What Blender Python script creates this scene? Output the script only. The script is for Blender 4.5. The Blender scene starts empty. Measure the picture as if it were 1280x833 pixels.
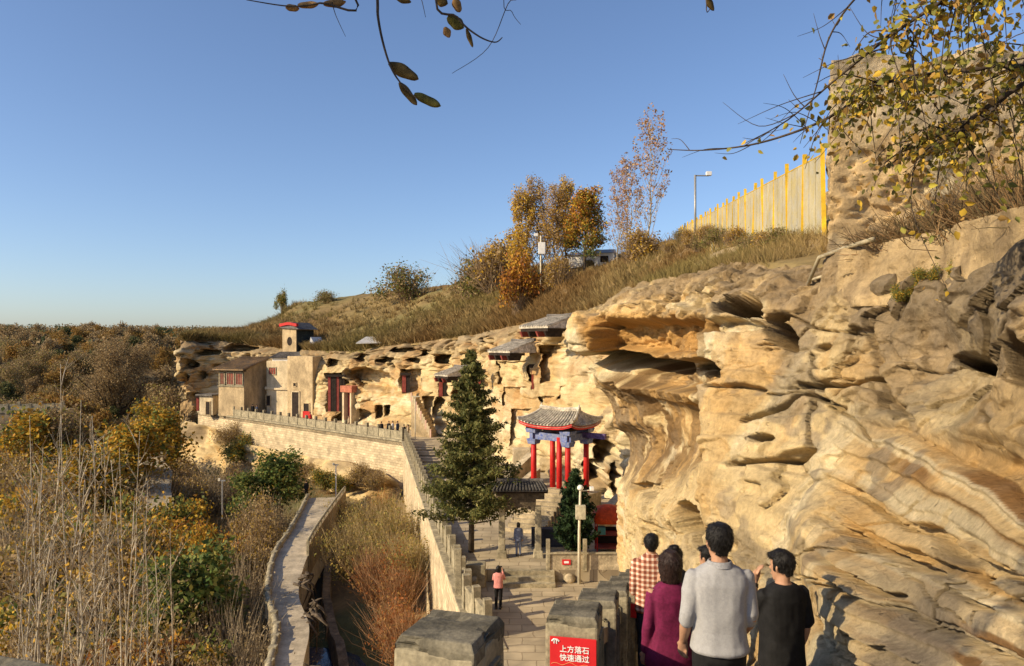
import bpy, bmesh, math, random
import numpy as np
from mathutils import Vector, Matrix

R = math.radians
rng = np.random.default_rng(7)
random.seed(7)
scene = bpy.context.scene
COL = scene.collection

# ------------------------------------------------------------------ camera
CZ, FPX, HZ = 10.2, 930.0, 428.0        # eye height over the plaza, focal length and horizon row of a 1280 x 833 picture
cam_d = bpy.data.cameras.new('camera')
cam_d.sensor_width = 36.0
cam_d.lens = 36.0 * FPX / 1280.0
cam_d.shift_y = (HZ - 416.5) / 1280.0
cam_d.clip_start, cam_d.clip_end = 0.05, 12000
cam = bpy.data.objects.new('camera', cam_d)
COL.objects.link(cam)
cam.location = (0, 0, CZ)
cam.rotation_euler = (R(90), 0, 0)
scene.camera = cam

# ------------------------------------------------------------------ light
SUN_EL, SUN_AZ = R(27), math.atan2(-0.91, -0.41)     # low sun, behind the left shoulder
world = bpy.data.worlds.new('World')
scene.world = world
world.use_nodes = True
wn = world.node_tree
wn.nodes.clear()
w_out = wn.nodes.new('ShaderNodeOutputWorld')
w_bg = wn.nodes.new('ShaderNodeBackground')
w_sky = wn.nodes.new('ShaderNodeTexSky')
w_sky.sky_type = 'NISHITA'
w_sky.sun_disc = False
w_sky.sun_elevation = SUN_EL
w_sky.sun_rotation = SUN_AZ
w_sky.altitude = 800
w_sky.air_density = 1.0
w_sky.dust_density = 1.7
w_sky.ozone_density = 3.0
w_bg.inputs['Strength'].default_value = 0.122
w_tint = wn.nodes.new('ShaderNodeVectorMath')
w_tint.operation = 'MULTIPLY'
w_tint.inputs[1].default_value = (1.0, 0.995, 1.06)
wn.links.new(w_sky.outputs[0], w_tint.inputs[0])
wn.links.new(w_tint.outputs[0], w_bg.inputs[0])
wn.links.new(w_bg.outputs[0], w_out.inputs[0])
sun_d = bpy.data.lights.new('sun', 'SUN')
sun_d.energy = 5.0
sun_d.angle = R(0.5)
sun_d.color = (1.0, 0.81, 0.53)
sun = bpy.data.objects.new('sun', sun_d)
COL.objects.link(sun)
sv = Vector((math.sin(SUN_AZ) * math.cos(SUN_EL), math.cos(SUN_AZ) * math.cos(SUN_EL), math.sin(SUN_EL)))
sun.rotation_euler = sv.to_track_quat('Z', 'Y').to_euler()
sun.location = sv * 60
scene.view_settings.view_transform = 'Standard'
scene.view_settings.look = 'None'
scene.view_settings.gamma = 1.0
scene.view_settings.exposure = 0.4
scene.view_settings.use_curve_mapping = False
scene.cycles.max_bounces = 5
scene.cycles.diffuse_bounces = 3
scene.cycles.transparent_max_bounces = 4


# ------------------------------------------------------------------ helpers
def at(px, py, d):
    """a place in the world from where it shows in the photograph and how far off it is"""
    return ((px - 640.0) / FPX * d, d, CZ + (HZ - py) / FPX * d)


def on_level(px, py, z):
    d = (CZ - z) * FPX / (py - HZ)
    return at(px, py, d)


def tag(o, label=None, cat=None, group=None, kind=None):
    if label: o['label'] = label
    if cat: o['category'] = cat
    if group: o['group'] = group
    if kind: o['kind'] = kind
    return o


def link(o, parent=None):
    COL.objects.link(o)
    if parent is not None:
        o.parent = parent
    return o


def empty(name, loc=(0, 0, 0), rz=0.0):
    o = bpy.data.objects.new(name, None)
    o.empty_display_size = 0.2
    o.location = loc
    o.rotation_euler = (0, 0, rz)
    return link(o)


def copy_tree(o, parent=None):
    c = o.copy()
    COL.objects.link(c)
    c.parent = parent
    for ch in list(o.children):
        copy_tree(ch, c)
    return c


def mesh_np(name, v, f, cols=None, smooth=False):
    """mesh from arrays; cols is one linear RGB per vertex"""
    v = np.asarray(v, dtype=np.float32)
    f = np.asarray(f, dtype=np.int32)
    me = bpy.data.meshes.new(name)
    k = f.shape[1]
    me.vertices.add(len(v))
    me.vertices.foreach_set('co', v.ravel())
    me.loops.add(f.size)
    me.loops.foreach_set('vertex_index', f.ravel())
    me.polygons.add(len(f))
    me.polygons.foreach_set('loop_start', np.arange(0, f.size, k, dtype=np.int32))
    if smooth:
        me.polygons.foreach_set('use_smooth', np.ones(len(f), dtype=bool))
    if cols is not None:
        a = me.color_attributes.new('Col', 'FLOAT_COLOR', 'POINT')
        c4 = np.ones((len(v), 4), dtype=np.float32)
        c4[:, :3] = cols
        a.data.foreach_set('color', c4.ravel())
    me.update(calc_edges=True)
    me.validate()
    return me


def obj_np(name, v, f, mat, parent=None, cols=None, smooth=False):
    me = mesh_np(name, v, f, cols, smooth)
    me.materials.append(mat)
    return link(bpy.data.objects.new(name, me), parent)


def grid_faces(nu, nv):
    i = np.arange(nu - 1)[:, None] * nv + np.arange(nv - 1)[None, :]
    i = i.ravel()
    return np.stack([i, i + nv, i + nv + 1, i + 1], 1)


class MB:
    """collects shapes that make ONE mesh"""
    def __init__(self):
        self.v, self.f = [], []

    def add(self, vs, fs):
        n = len(self.v)
        self.v += [tuple(p) for p in vs]
        self.f += [tuple(i + n for i in q) for q in fs]
        return self

    def box(self, c, s, rz=0.0, top=1.0):
        """box by centre and size; top scales the upper face"""
        x, y, z = s[0] / 2, s[1] / 2, s[2] / 2
        ca, sa = math.cos(rz), math.sin(rz)
        vs = []
        for k, w in ((-1, 1.0), (1, top)):
            for a, b in ((-1, -1), (1, -1), (1, 1), (-1, 1)):
                u, t = a * x * w, b * y * w
                vs.append((c[0] + u * ca - t * sa, c[1] + u * sa + t * ca, c[2] + k * z))
        return self.add(vs, [(3, 2, 1, 0), (4, 5, 6, 7), (0, 1, 5, 4), (1, 2, 6, 5), (2, 3, 7, 6), (3, 0, 4, 7)])

    def hexa(self, b, t):
        """four bottom points, four top points, both counter-clockwise from above"""
        return self.add(list(b) + list(t), [(3, 2, 1, 0), (4, 5, 6, 7), (0, 1, 5, 4), (1, 2, 6, 5), (2, 3, 7, 6), (3, 0, 4, 7)])

    def prism(self, pts, z0, z1):
        n = len(pts)
        vs = [(p[0], p[1], z0) for p in pts] + [(p[0], p[1], z1) for p in pts]
        fs = [tuple(range(n - 1, -1, -1)), tuple(range(n, 2 * n))]
        fs += [(i, (i + 1) % n, n + (i + 1) % n, n + i) for i in range(n)]
        return self.add(vs, fs)

    def tube(self, pts, rad, seg=6, cap=True):
        pts = [Vector(p) for p in pts]
        if not hasattr(rad, '__len__'):
            rad = [rad] * len(pts)
        vs, fs = [], []
        n = len(pts)
        up = Vector((0.31, 0.17, 0.93))
        for i, p in enumerate(pts):
            t = (pts[min(i + 1, n - 1)] - pts[max(i - 1, 0)])
            if t.length < 1e-9: t = Vector((0, 0, 1))
            t.normalize()
            a = t.cross(up)
            if a.length < 0.05: a = t.cross(Vector((1, 0, 0)))
            a.normalize()
            b = t.cross(a)
            for j in range(seg):
                w = 2 * math.pi * j / seg
                vs.append(p + (a * math.cos(w) + b * math.sin(w)) * rad[i])
        for i in range(n - 1):
            for j in range(seg):
                k = (j + 1) % seg
                fs.append((i * seg + j, i * seg + k, (i + 1) * seg + k, (i + 1) * seg + j))
        if cap:
            fs.append(tuple(range(seg - 1, -1, -1)))
            fs.append(tuple((n - 1) * seg + j for j in range(seg)))
        return self.add(vs, fs)

    def loft(self, rings, cap=True):
        """rings: lists of points with the same count"""
        m = len(rings[0])
        vs = [p for r in rings for p in r]
        fs = []
        for i in range(len(rings) - 1):
            for j in range(m):
                k = (j + 1) % m
                fs.append((i * m + j, i * m + k, (i + 1) * m + k, (i + 1) * m + j))
        if cap:
            fs.append(tuple(range(m - 1, -1, -1)))
            fs.append(tuple((len(rings) - 1) * m + j for j in range(m)))
        return self.add(vs, fs)

    def build(self, name, mat, parent=None, smooth=False, bevel=0.0):
        me = bpy.data.meshes.new(name)
        me.from_pydata([tuple(p) for p in self.v], [], self.f)
        if smooth:
            me.polygons.foreach_set('use_smooth', np.ones(len(me.polygons), dtype=bool))
        me.update()
        if bevel > 0:
            bm = bmesh.new()
            bm.from_mesh(me)
            bmesh.ops.bevel(bm, geom=list(bm.edges), offset=bevel, segments=2, affect='EDGES', profile=0.6)
            bm.to_mesh(me)
            bm.free()
        me.materials.append(mat)
        return link(bpy.data.objects.new(name, me), parent)


# smooth value noise on arrays
def _hash(ix, iy, iz):
    h = (ix.astype(np.int64) * 374761393 + iy.astype(np.int64) * 668265263 + iz.astype(np.int64) * 2147483647) & 0xffffffff
    h = ((h ^ (h >> 13)) * 1274126177) & 0xffffffff
    h = (h ^ (h >> 16)) & 0xffffffff
    return h.astype(np.float64) / 4294967295.0 * 2 - 1


def vnoise(x, y, z):
    x, y, z = np.broadcast_arrays(np.asarray(x, float), np.asarray(y, float), np.asarray(z, float))
    x0, y0, z0 = np.floor(x), np.floor(y), np.floor(z)
    fx, fy, fz = x - x0, y - y0, z - z0
    fx, fy, fz = [t * t * t * (t * (t * 6 - 15) + 10) for t in (fx, fy, fz)]
    out = 0
    for dx in (0, 1):
        wx = fx if dx else 1 - fx
        for dy in (0, 1):
            wy = fy if dy else 1 - fy
            for dz in (0, 1):
                wz = fz if dz else 1 - fz
                out = out + wx * wy * wz * _hash(x0 + dx, y0 + dy, z0 + dz)
    return out


def fbm(x, y, z, octs=4, gain=0.5, lac=2.03):
    a, s, out = 1.0, 1.0, 0
    for i in range(octs):
        out = out + a * vnoise(x * s + i * 17.3, y * s - i * 9.1, z * s + i * 5.7)
        a *= gain
        s *= lac
    return out


def ridge(x, y, z, octs=3):
    a, s, out = 1.0, 1.0, 0
    for i in range(octs):
        out = out + a * (1 - np.abs(vnoise(x * s + i * 7.3, y * s, z * s - i * 3.3)) * 2)
        a *= 0.5
        s *= 2.1
    return out


def sstep(a, b, x):
    t = np.clip((x - a) / (b - a), 0, 1)
    return t * t * (3 - 2 * t)


def cells(x, y, z, seed=0):
    """block pattern: random value of the nearest cell and the gap to the next one"""
    x, y, z = [np.asarray(t, float) for t in (x, y, z)]
    x0, y0, z0 = np.floor(x), np.floor(y), np.floor(z)
    f1 = np.full(x.shape, 9.0)
    f2 = np.full(x.shape, 9.0)
    val = np.zeros(x.shape)
    for i in (-1, 0, 1):
        for j in (-1, 0, 1):
            for k in (-1, 0, 1):
                cx, cy, cz = x0 + i, y0 + j, z0 + k
                h1 = _hash(cx + seed, cy, cz)
                h2 = _hash(cx, cy + 57 + seed, cz)
                h3 = _hash(cx, cy, cz + 113 + seed)
                d = (cx + 0.5 + 0.45 * h1 - x) ** 2 + (cy + 0.5 + 0.45 * h2 - y) ** 2 + (cz + 0.5 + 0.45 * h3 - z) ** 2
                near = d < f1
                f2 = np.where(near, f1, np.minimum(f2, d))
                val = np.where(near, h1 * 0.5 + h3 * 0.5, val)
                f1 = np.where(near, d, f1)
    return val, np.sqrt(f2) - np.sqrt(f1)


class TPS:
    """thin plate spline through scattered points"""
    def __init__(self, xy, val, lam=1e-3):
        xy = np.asarray(xy, float)
        val = np.asarray(val, float)
        self.c = xy.mean(0)
        self.s = xy.std()
        p = (xy - self.c) / self.s
        n = len(p)
        K = self._k(p, p) + lam * np.eye(n)
        Q = np.hstack([np.ones((n, 1)), p])
        A = np.zeros((n + 3, n + 3))
        A[:n, :n] = K
        A[:n, n:] = Q
        A[n:, :n] = Q.T
        b = np.zeros(n + 3)
        b[:n] = val
        self.w = np.linalg.solve(A, b)
        self.p = p

    @staticmethod
    def _k(a, b):
        r2 = ((a[:, None, :] - b[None, :, :]) ** 2).sum(2)
        return 0.5 * r2 * np.log(r2 + 1e-12)

    def __call__(self, x, y):
        sh = np.shape(x)
        q = (np.stack([np.ravel(x), np.ravel(y)], 1) - self.c) / self.s
        out = np.empty(len(q))
        for i in range(0, len(q), 40000):
            s = q[i:i + 40000]
            out[i:i + 40000] = self._k(s, self.p) @ self.w[:-3] + self.w[-3] + s @ self.w[-2:]
        return out.reshape(sh)


def normals_grid(P):
    du = np.gradient(P, axis=0)
    dv = np.gradient(P, axis=1)
    n = np.cross(du, dv)
    return n / (np.linalg.norm(n, axis=2, keepdims=True) + 1e-12)


def to_px(P):
    return 640 + P[..., 0] / P[..., 1] * FPX, HZ - (P[..., 2] - CZ) / P[..., 1] * FPX


# ------------------------------------------------------------------ materials
MATS = {}


def nodes_of(name):
    m = bpy.data.materials.new(name)
    m.use_nodes = True
    nt = m.node_tree
    b = nt.nodes['Principled BSDF']
    b.inputs['Specular IOR Level'].default_value = 0.25
    MATS[name] = m
    return m, nt, b


def mat(name, col, rough=0.85, var=0.18, scale=6.0, bump=0.0, bscale=None, col2=None, metal=0.0, spec=0.25, stretch=None):
    """plain surface with mottling (col towards col2) and a fine relief"""
    if name in MATS: return MATS[name]
    m, nt, b = nodes_of(name)
    N, L = nt.nodes, nt.links
    tc = N.new('ShaderNodeTexCoord')
    src = tc.outputs['Object']
    if stretch:
        mp = N.new('ShaderNodeMapping')
        mp.inputs['Scale'].default_value = stretch
        L.new(src, mp.inputs[0])
        src = mp.outputs[0]
    nz = N.new('ShaderNodeTexNoise')
    nz.inputs['Scale'].default_value = scale
    nz.inputs['Detail'].default_value = 6
    nz.inputs['Roughness'].default_value = 0.65
    L.new(src, nz.inputs['Vector'])
    rp = N.new('ShaderNodeValToRGB')
    c2 = col2 if col2 else tuple(c * (1 - 2 * var) for c in col)
    rp.color_ramp.elements[0].position = 0.3
    rp.color_ramp.elements[1].position = 0.68
    rp.color_ramp.elements[0].color = (*c2, 1)
    rp.color_ramp.elements[1].color = (*[min(1, c * (1 + (var if not col2 else 0))) for c in col], 1)
    L.new(nz.outputs['Fac'], rp.inputs[0])
    # broad weathering and fine speckle on top of the mottling
    fac = None
    for sc_, lo, hi in ((scale * 0.3, 1 - 1.3 * var, 1 + 0.7 * var), (scale * 7, 1 - 0.9 * var, 1 + 0.5 * var)):
        n3 = N.new('ShaderNodeTexNoise')
        n3.inputs['Scale'].default_value = sc_
        n3.inputs['Detail'].default_value = 5
        L.new(src, n3.inputs['Vector'])
        mr = N.new('ShaderNodeMapRange')
        mr.inputs['From Min'].default_value = 0.32
        mr.inputs['From Max'].default_value = 0.68
        mr.inputs['To Min'].default_value = lo
        mr.inputs['To Max'].default_value = hi
        L.new(n3.outputs['Fac'], mr.inputs['Value'])
        if fac is None:
            fac = mr.outputs[0]
        else:
            mm = N.new('ShaderNodeMath')
            mm.operation = 'MULTIPLY'
            L.new(fac, mm.inputs[0])
            L.new(mr.outputs[0], mm.inputs[1])
            fac = mm.outputs[0]
    sv_ = N.new('ShaderNodeVectorMath')
    sv_.operation = 'SCALE'
    L.new(rp.outputs[0], sv_.inputs[0])
    L.new(fac, sv_.inputs['Scale'])
    L.new(sv_.outputs[0], b.inputs['Base Color'])
    b.inputs['Roughness'].default_value = rough
    b.inputs['Metallic'].default_value = metal
    b.inputs['Specular IOR Level'].default_value = spec
    if bump > 0:
        n2 = N.new('ShaderNodeTexNoise')
        n2.inputs['Scale'].default_value = bscale or scale * 4
        n2.inputs['Detail'].default_value = 5
        L.new(src, n2.inputs['Vector'])
        bp = N.new('ShaderNodeBump')
        bp.inputs['Strength'].default_value = 0.6
        bp.inputs['Distance'].default_value = bump
        L.new(n2.outputs['Fac'], bp.inputs['Height'])
        L.new(bp.outputs[0], b.inputs['Normal'])
    return m


def mat_col(name, rough=0.9, scale=8.0, var=0.25, bump=0.0, bscale=30.0, spec=0.15, trans=0.0):
    """surface whose colour is stored on the mesh, broken up by noise"""
    if name in MATS: return MATS[name]
    m, nt, b = nodes_of(name)
    N, L = nt.nodes, nt.links
    at_ = N.new('ShaderNodeAttribute')
    at_.attribute_name = 'Col'
    tc = N.new('ShaderNodeTexCoord')
    nz = N.new('ShaderNodeTexNoise')
    nz.inputs['Scale'].default_value = scale
    nz.inputs['Detail'].default_value = 8
    nz.inputs['Roughness'].default_value = 0.7
    L.new(tc.outputs['Object'], nz.inputs['Vector'])
    mr = N.new('ShaderNodeMapRange')
    mr.inputs['From Min'].default_value = 0.3
    mr.inputs['From Max'].default_value = 0.7
    mr.inputs['To Min'].default_value = 1 - var
    mr.inputs['To Max'].default_value = 1 + var * 0.8
    L.new(nz.outputs['Fac'], mr.inputs['Value'])
    mx = N.new('ShaderNodeVectorMath')
    mx.operation = 'SCALE'
    L.new(at_.outputs['Color'], mx.inputs[0])
    L.new(mr.outputs[0], mx.inputs['Scale'])
    L.new(mx.outputs[0], b.inputs['Base Color'])
    b.inputs['Roughness'].default_value = rough
    b.inputs['Specular IOR Level'].default_value = spec
    if bump > 0:
        n2 = N.new('ShaderNodeTexNoise')
        n2.inputs['Scale'].default_value = bscale
        n2.inputs['Detail'].default_value = 7
        n2.inputs['Roughness'].default_value = 0.65
        L.new(tc.outputs['Object'], n2.inputs['Vector'])
        bp = N.new('ShaderNodeBump')
        bp.inputs['Strength'].default_value = 0.7
        bp.inputs['Distance'].default_value = bump
        L.new(n2.outputs['Fac'], bp.inputs['Height'])
        L.new(bp.outputs[0], b.inputs['Normal'])
    if trans > 0:
        tr = N.new('ShaderNodeBsdfTranslucent')
        L.new(mx.outputs[0], tr.inputs['Color'])
        ms = N.new('ShaderNodeMixShader')
        ms.inputs[0].default_value = trans
        L.new(b.outputs[0], ms.inputs[1])
        L.new(tr.outputs[0], ms.inputs[2])
        L.new(ms.outputs[0], N['Material Output'].inputs['Surface'])
    return m


def mat_rock(name):
    """bedded sandstone: mesh colour, thin beds, cracks and grit in relief"""
    m, nt, b = nodes_of(name)
    N, L = nt.nodes, nt.links
    at_ = N.new('ShaderNodeAttribute')
    at_.attribute_name = 'Col'
    tc = N.new('ShaderNodeTexCoord')
    wp = N.new('ShaderNodeTexNoise')
    wp.inputs['Scale'].default_value = 0.9
    wp.inputs['Detail'].default_value = 4
    L.new(tc.outputs['Object'], wp.inputs['Vector'])
    wa = N.new('ShaderNodeVectorMath')
    wa.operation = 'MULTIPLY_ADD'
    wa.inputs[1].default_value = (0.3, 0.3, 0.22)
    L.new(wp.outputs['Color'], wa.inputs[0])
    L.new(tc.outputs['Object'], wa.inputs[2])

    def noise(scale, detail, sc3=None, rough=0.65):
        src = wa.outputs[0]
        if sc3:
            mp = N.new('ShaderNodeMapping')
            mp.inputs['Scale'].default_value = sc3
            mp.inputs['Rotation'].default_value = (R(-8), R(5), 0)
            L.new(src, mp.inputs[0])
            src = mp.outputs[0]
        n = N.new('ShaderNodeTexNoise')
        n.inputs['Scale'].default_value = scale
        n.inputs['Detail'].default_value = detail
        n.inputs['Roughness'].default_value = rough
        L.new(src, n.inputs['Vector'])
        return n.outputs['Fac']

    strata = noise(1.2, 10, (0.22, 0.22, 3.4))
    blotch = noise(1.1, 8)
    grit = noise(16, 8, None, 0.75)
    blotch2 = noise(4.5, 8, (0.8, 0.8, 1.6), 0.7)
    vo = N.new('ShaderNodeTexVoronoi')
    vo.feature = 'DISTANCE_TO_EDGE'
    vo.inputs['Scale'].default_value = 0.85
    mp = N.new('ShaderNodeMapping')
    mp.inputs['Scale'].default_value = (0.7, 0.7, 1.5)
    L.new(wa.outputs[0], mp.inputs[0])
    L.new(mp.outputs[0], vo.inputs['Vector'])
    ck = N.new('ShaderNodeMapRange')
    ck.inputs['From Min'].default_value = 0.0
    ck.inputs['From Max'].default_value = 0.025
    L.new(vo.outputs['Distance'], ck.inputs['Value'])

    pv = N.new('ShaderNodeTexVoronoi')
    pv.inputs['Scale'].default_value = 5.0
    L.new(wa.outputs[0], pv.inputs['Vector'])
    pit = N.new('ShaderNodeMapRange')
    pit.inputs['From Min'].default_value = 0.06
    pit.inputs['From Max'].default_value = 0.16
    L.new(pv.outputs['Distance'], pit.inputs['Value'])

    def rng_(src, a, c, lo, hi):
        r = N.new('ShaderNodeMapRange')
        r.inputs['From Min'].default_value = a
        r.inputs['From Max'].default_value = c
        r.inputs['To Min'].default_value = lo
        r.inputs['To Max'].default_value = hi
        L.new(src, r.inputs['Value'])
        return r.outputs[0]

    def mul(a, c):
        n = N.new('ShaderNodeMath')
        n.operation = 'MULTIPLY'
        L.new(a, n.inputs[0])
        L.new(c, n.inputs[1])
        return n.outputs[0]

    f = mul(mul(rng_(strata, 0.35, 0.65, 0.78, 1.12), rng_(blotch, 0.3, 0.7, 0.82, 1.15)), rng_(grit, 0.3, 0.7, 0.70, 1.20))
    sc = N.new('ShaderNodeVectorMath')
    sc.operation = 'SCALE'
    L.new(at_.outputs['Color'], sc.inputs[0])
    L.new(f, sc.inputs['Scale'])
    L.new(sc.outputs[0], b.inputs['Base Color'])
    b.inputs['Roughness'].default_value = 0.95
    b.inputs['Specular IOR Level'].default_value = 0.08
    prev = None
    for src, dist, st in ((strata, 0.055, 0.7), (ck.outputs[0], 0.02, 0.25), (blotch2, 0.05, 0.7), (grit, 0.045, 1.0), (pit.outputs[0], 0.03, 0.8)):
        bp = N.new('ShaderNodeBump')
        bp.inputs['Strength'].default_value = st
        bp.inputs['Distance'].default_value = dist
        L.new(src, bp.inputs['Height'])
        if prev is not None: L.new(prev, bp.inputs['Normal'])
        prev = bp.outputs[0]
    L.new(prev, b.inputs['Normal'])
    return m


M_CLIFF = mat_rock('sandstone')
M_EARTH = mat_col('earth', scale=2.2, var=0.18, bump=0.035, bscale=11.0)
M_SOIL = mat_col('dry_soil', scale=1.6, var=0.3, bump=0.08, bscale=5.0)
M_LEAF = mat_col('leaf', rough=0.6, scale=3.0, var=0.15, trans=0.35)
M_GRASS = mat_col('dry_grass', rough=0.8, scale=1.0, var=0.15, trans=0.15)
M_BARK = mat('bark', (0.10, 0.075, 0.05), scale=12, var=0.3, bump=0.01)
M_PALEBARK = mat('pale_bark', (0.50, 0.43, 0.32), scale=9, var=0.3, bump=0.004)
M_STONE = mat('carved_stone', (0.36, 0.31, 0.205), scale=5, var=0.26, bump=0.008, bscale=30)
M_STONETOP = mat('weathered_stone', (0.17, 0.15, 0.105), scale=7, var=0.3, bump=0.010, bscale=30)
M_PAVE = mat('paving', (0.40, 0.33, 0.22), scale=1.3, var=0.2, bump=0.02, bscale=9)
M_WALLSTONE = mat('wall_stone', (0.50, 0.41, 0.27), scale=2.5, var=0.25, bump=0.03, bscale=10)
M_MUD = mat('mud_plaster', (0.53, 0.40, 0.23), scale=1.3, var=0.22, bump=0.05, bscale=5, stretch=(1, 1, 0.6))
M_MUDPALE = mat('pale_plaster', (0.62, 0.50, 0.32), scale=1.2, var=0.2, bump=0.05, bscale=5, stretch=(1, 1, 0.6))
M_TILE = mat('roof_tile', (0.17, 0.155, 0.14), scale=5, var=0.3, bump=0.01)
M_PALETILE = mat('pale_roof_tile', (0.56, 0.50, 0.40), scale=6, var=0.3, bump=0.01)
M_DARK = mat('dark_timber', (0.035, 0.024, 0.018), scale=6, var=0.3)
M_RED = mat('red_paint', (0.52, 0.02, 0.018), rough=0.5, scale=4, var=0.12)
M_REDDK = mat('faded_red', (0.28, 0.06, 0.045), scale=4, var=0.2)
M_BLUE = mat('painted_beam', (0.055, 0.10, 0.34), scale=7, var=0.2, col2=(0.30, 0.32, 0.40))
M_WHITE = mat('white_paint', (0.75, 0.73, 0.68), rough=0.5, scale=8, var=0.06)
M_GREYMETAL = mat('grey_metal', (0.33, 0.33, 0.32), rough=0.45, metal=0.4, scale=10, var=0.1)
M_YELLOW = mat('yellow_paint', (0.62, 0.40, 0.02), rough=0.5, scale=3, var=0.15)

# ================================================================== the ground: hill, valley, cliffs
C_PALE = np.array([0.60, 0.46, 0.245])
C_CREAM = np.array([0.66, 0.56, 0.36])
C_OCHRE = np.array([0.52, 0.325, 0.125])
C_RUST = np.array([0.30, 0.15, 0.05])
C_DIRT = np.array([0.25, 0.185, 0.11])
C_GREY = np.array([0.20, 0.165, 0.12])


def mixc(c, d, w):
    return c + (d - c) * np.clip(w, 0, 1)[..., None]


def path_z(y):
    """level of the stepped way that runs down along the cliff"""
    return np.interp(y, [-8, 0, 3, 14, 26, 60], [8.45, 8.4, 7.7, 4.85, 0.0, 0.0])


# ---- near cliff: x as a function of (distance, height)
near_ctl = [
    (1280, 833, 3.4), (1280, 650, 4.0), (1280, 500, 4.9), (1280, 400, 5.6), (1280, 310, 6.0),
    (1150, 833, 4.4), (1150, 650, 5.5), (1150, 500, 7.0), (1150, 400, 7.8), (1150, 345, 8.3),
    (1040, 833, 5.6), (1040, 650, 7.3), (1040, 500, 9.0), (1040, 400, 9.7), (1040, 350, 10.2),
    (950, 700, 8.6), (950, 560, 10.0), (950, 450, 11.2), (950, 380, 11.9), (950, 343, 12.7),
    (900, 700, 9.8), (900, 560, 11.0), (900, 450, 12.6), (900, 380, 13.3), (900, 338, 14.8),
    (858, 715, 12), (850, 640, 14), (850, 560, 16.3), (850, 470, 16.2), (850, 400, 16.8), (850, 346, 19),
    (800, 720, 19), (800, 640, 21), (792, 560, 24), (772, 480, 23.5), (745, 435, 24.5), (722, 408, 26), (765, 372, 27),
    (783, 700, 26), (781, 620, 27.5), (775, 715, 31)]
_nc = np.array([at(*c) for c in near_ctl])
_ex = np.array([(2.1, 0.5, 8.6), (2.3, 0.5, 10.0), (3.4, 1.0, 11.6), (2.15, 2.5, 8.0), (3.0, 2.5, 10.2), (3.6, 3.5, 11.3),
                (2.4, 9, 5.8), (2.6, 12, 4.8), (3.4, 18, 2.5), (4.1, 24, 0.3), (4.4, 29, -0.2), (4.7, 31.5, 0.0), (4.4, 31.5, 4.0)])
_np = np.vstack([_nc, _ex])
near_F = TPS(_np[:, 1:3] * np.array([1.0, 1.6]), _np[:, 0], 2e-3)
ys = np.concatenate([np.linspace(0.3, 3.2, 40, endpoint=False), np.geomspace(3.2, 31.6, 600)])
brink = np.array([(0, 11.6), (3, 11.1), (6.0, 10.98), (8.3, 10.95), (10.2, 11.08), (12.7, 11.35), (14.8, 11.63), (19, 11.87), (27, 11.9), (31, 11.9), (34, 12.0)])


def brink_z(y): return np.interp(y, brink[:, 0], brink[:, 1])


nv = 430
tv = np.linspace(0, 1, nv)
Y = np.repeat(ys[:, None], nv, 1)
zb = path_z(ys) - 0.6
Z = zb[:, None] + (brink_z(ys) + 0.15 - zb)[:, None] * tv[None, :]
X = near_F(Y, Z * 1.6)
# the top rolls back under the soil, the far end turns round the corner into the alcove
X = X + 0.55 * sstep(0.94, 1.0, tv)[None, :] ** 2
P = np.stack([X, Y, Z], 2)
U, V = to_px(P)
Nn = normals_grid(P)
if Nn[300, 200, 0] > 0: Nn = -Nn
wu = U + 6 * fbm(P[..., 0] * 1.3, P[..., 1] * 1.3, P[..., 2] * 1.3, 3) * np.clip(9 / Y, 0.4, 1.6)
wv = V + 4.5 * fbm(P[..., 0] * 1.3 + 40, P[..., 1] * 1.3, P[..., 2] * 1.3, 3) * np.clip(9 / Y, 0.4, 1.6)


def ell(cx, cy, rx, ry, ang=0.0, soft=0.7, u=None, v=None):
    u = wu if u is None else u
    v = wv if v is None else v
    a = R(ang)
    du, dv = u - cx, v - cy
    p = (du * math.cos(a) + dv * math.sin(a)) / rx
    q = (-du * math.sin(a) + dv * math.cos(a)) / ry
    return 1 - sstep(soft, 1.0, np.sqrt(p * p + q * q))


def rect(x0, x1, y0, y1, soft=3.0, u=None, v=None):
    u = wu if u is None else u
    v = wv if v is None else v
    return sstep(x0 - soft, x0 + soft, u) * (1 - sstep(x1 - soft, x1 + soft, u)) * sstep(y0 - soft, y0 + soft, v) * (1 - sstep(y1 - soft, y1 + soft, v))


def crack(pts, w, u=None, v=None):
    u = wu if u is None else u
    v = wv if v is None else v
    best = np.full(u.shape, 1e9)
    for (x0, y0), (x1, y1) in zip(pts[:-1], pts[1:]):
        dx, dy = x1 - x0, y1 - y0
        t = np.clip(((u - x0) * dx + (v - y0) * dy) / (dx * dx + dy * dy), 0, 1)
        best = np.minimum(best, np.hypot(u - x0 - t * dx, v - y0 - t * dy))
    return 1 - sstep(0.3 * w, w, best)


def px_m(m):          # so many metres as photo pixels at each vertex
    return m * FPX / Y


x3, y3, z3 = P[..., 0], P[..., 1], P[..., 2]
D = np.zeros_like(X)             # positive = into the rock
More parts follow.
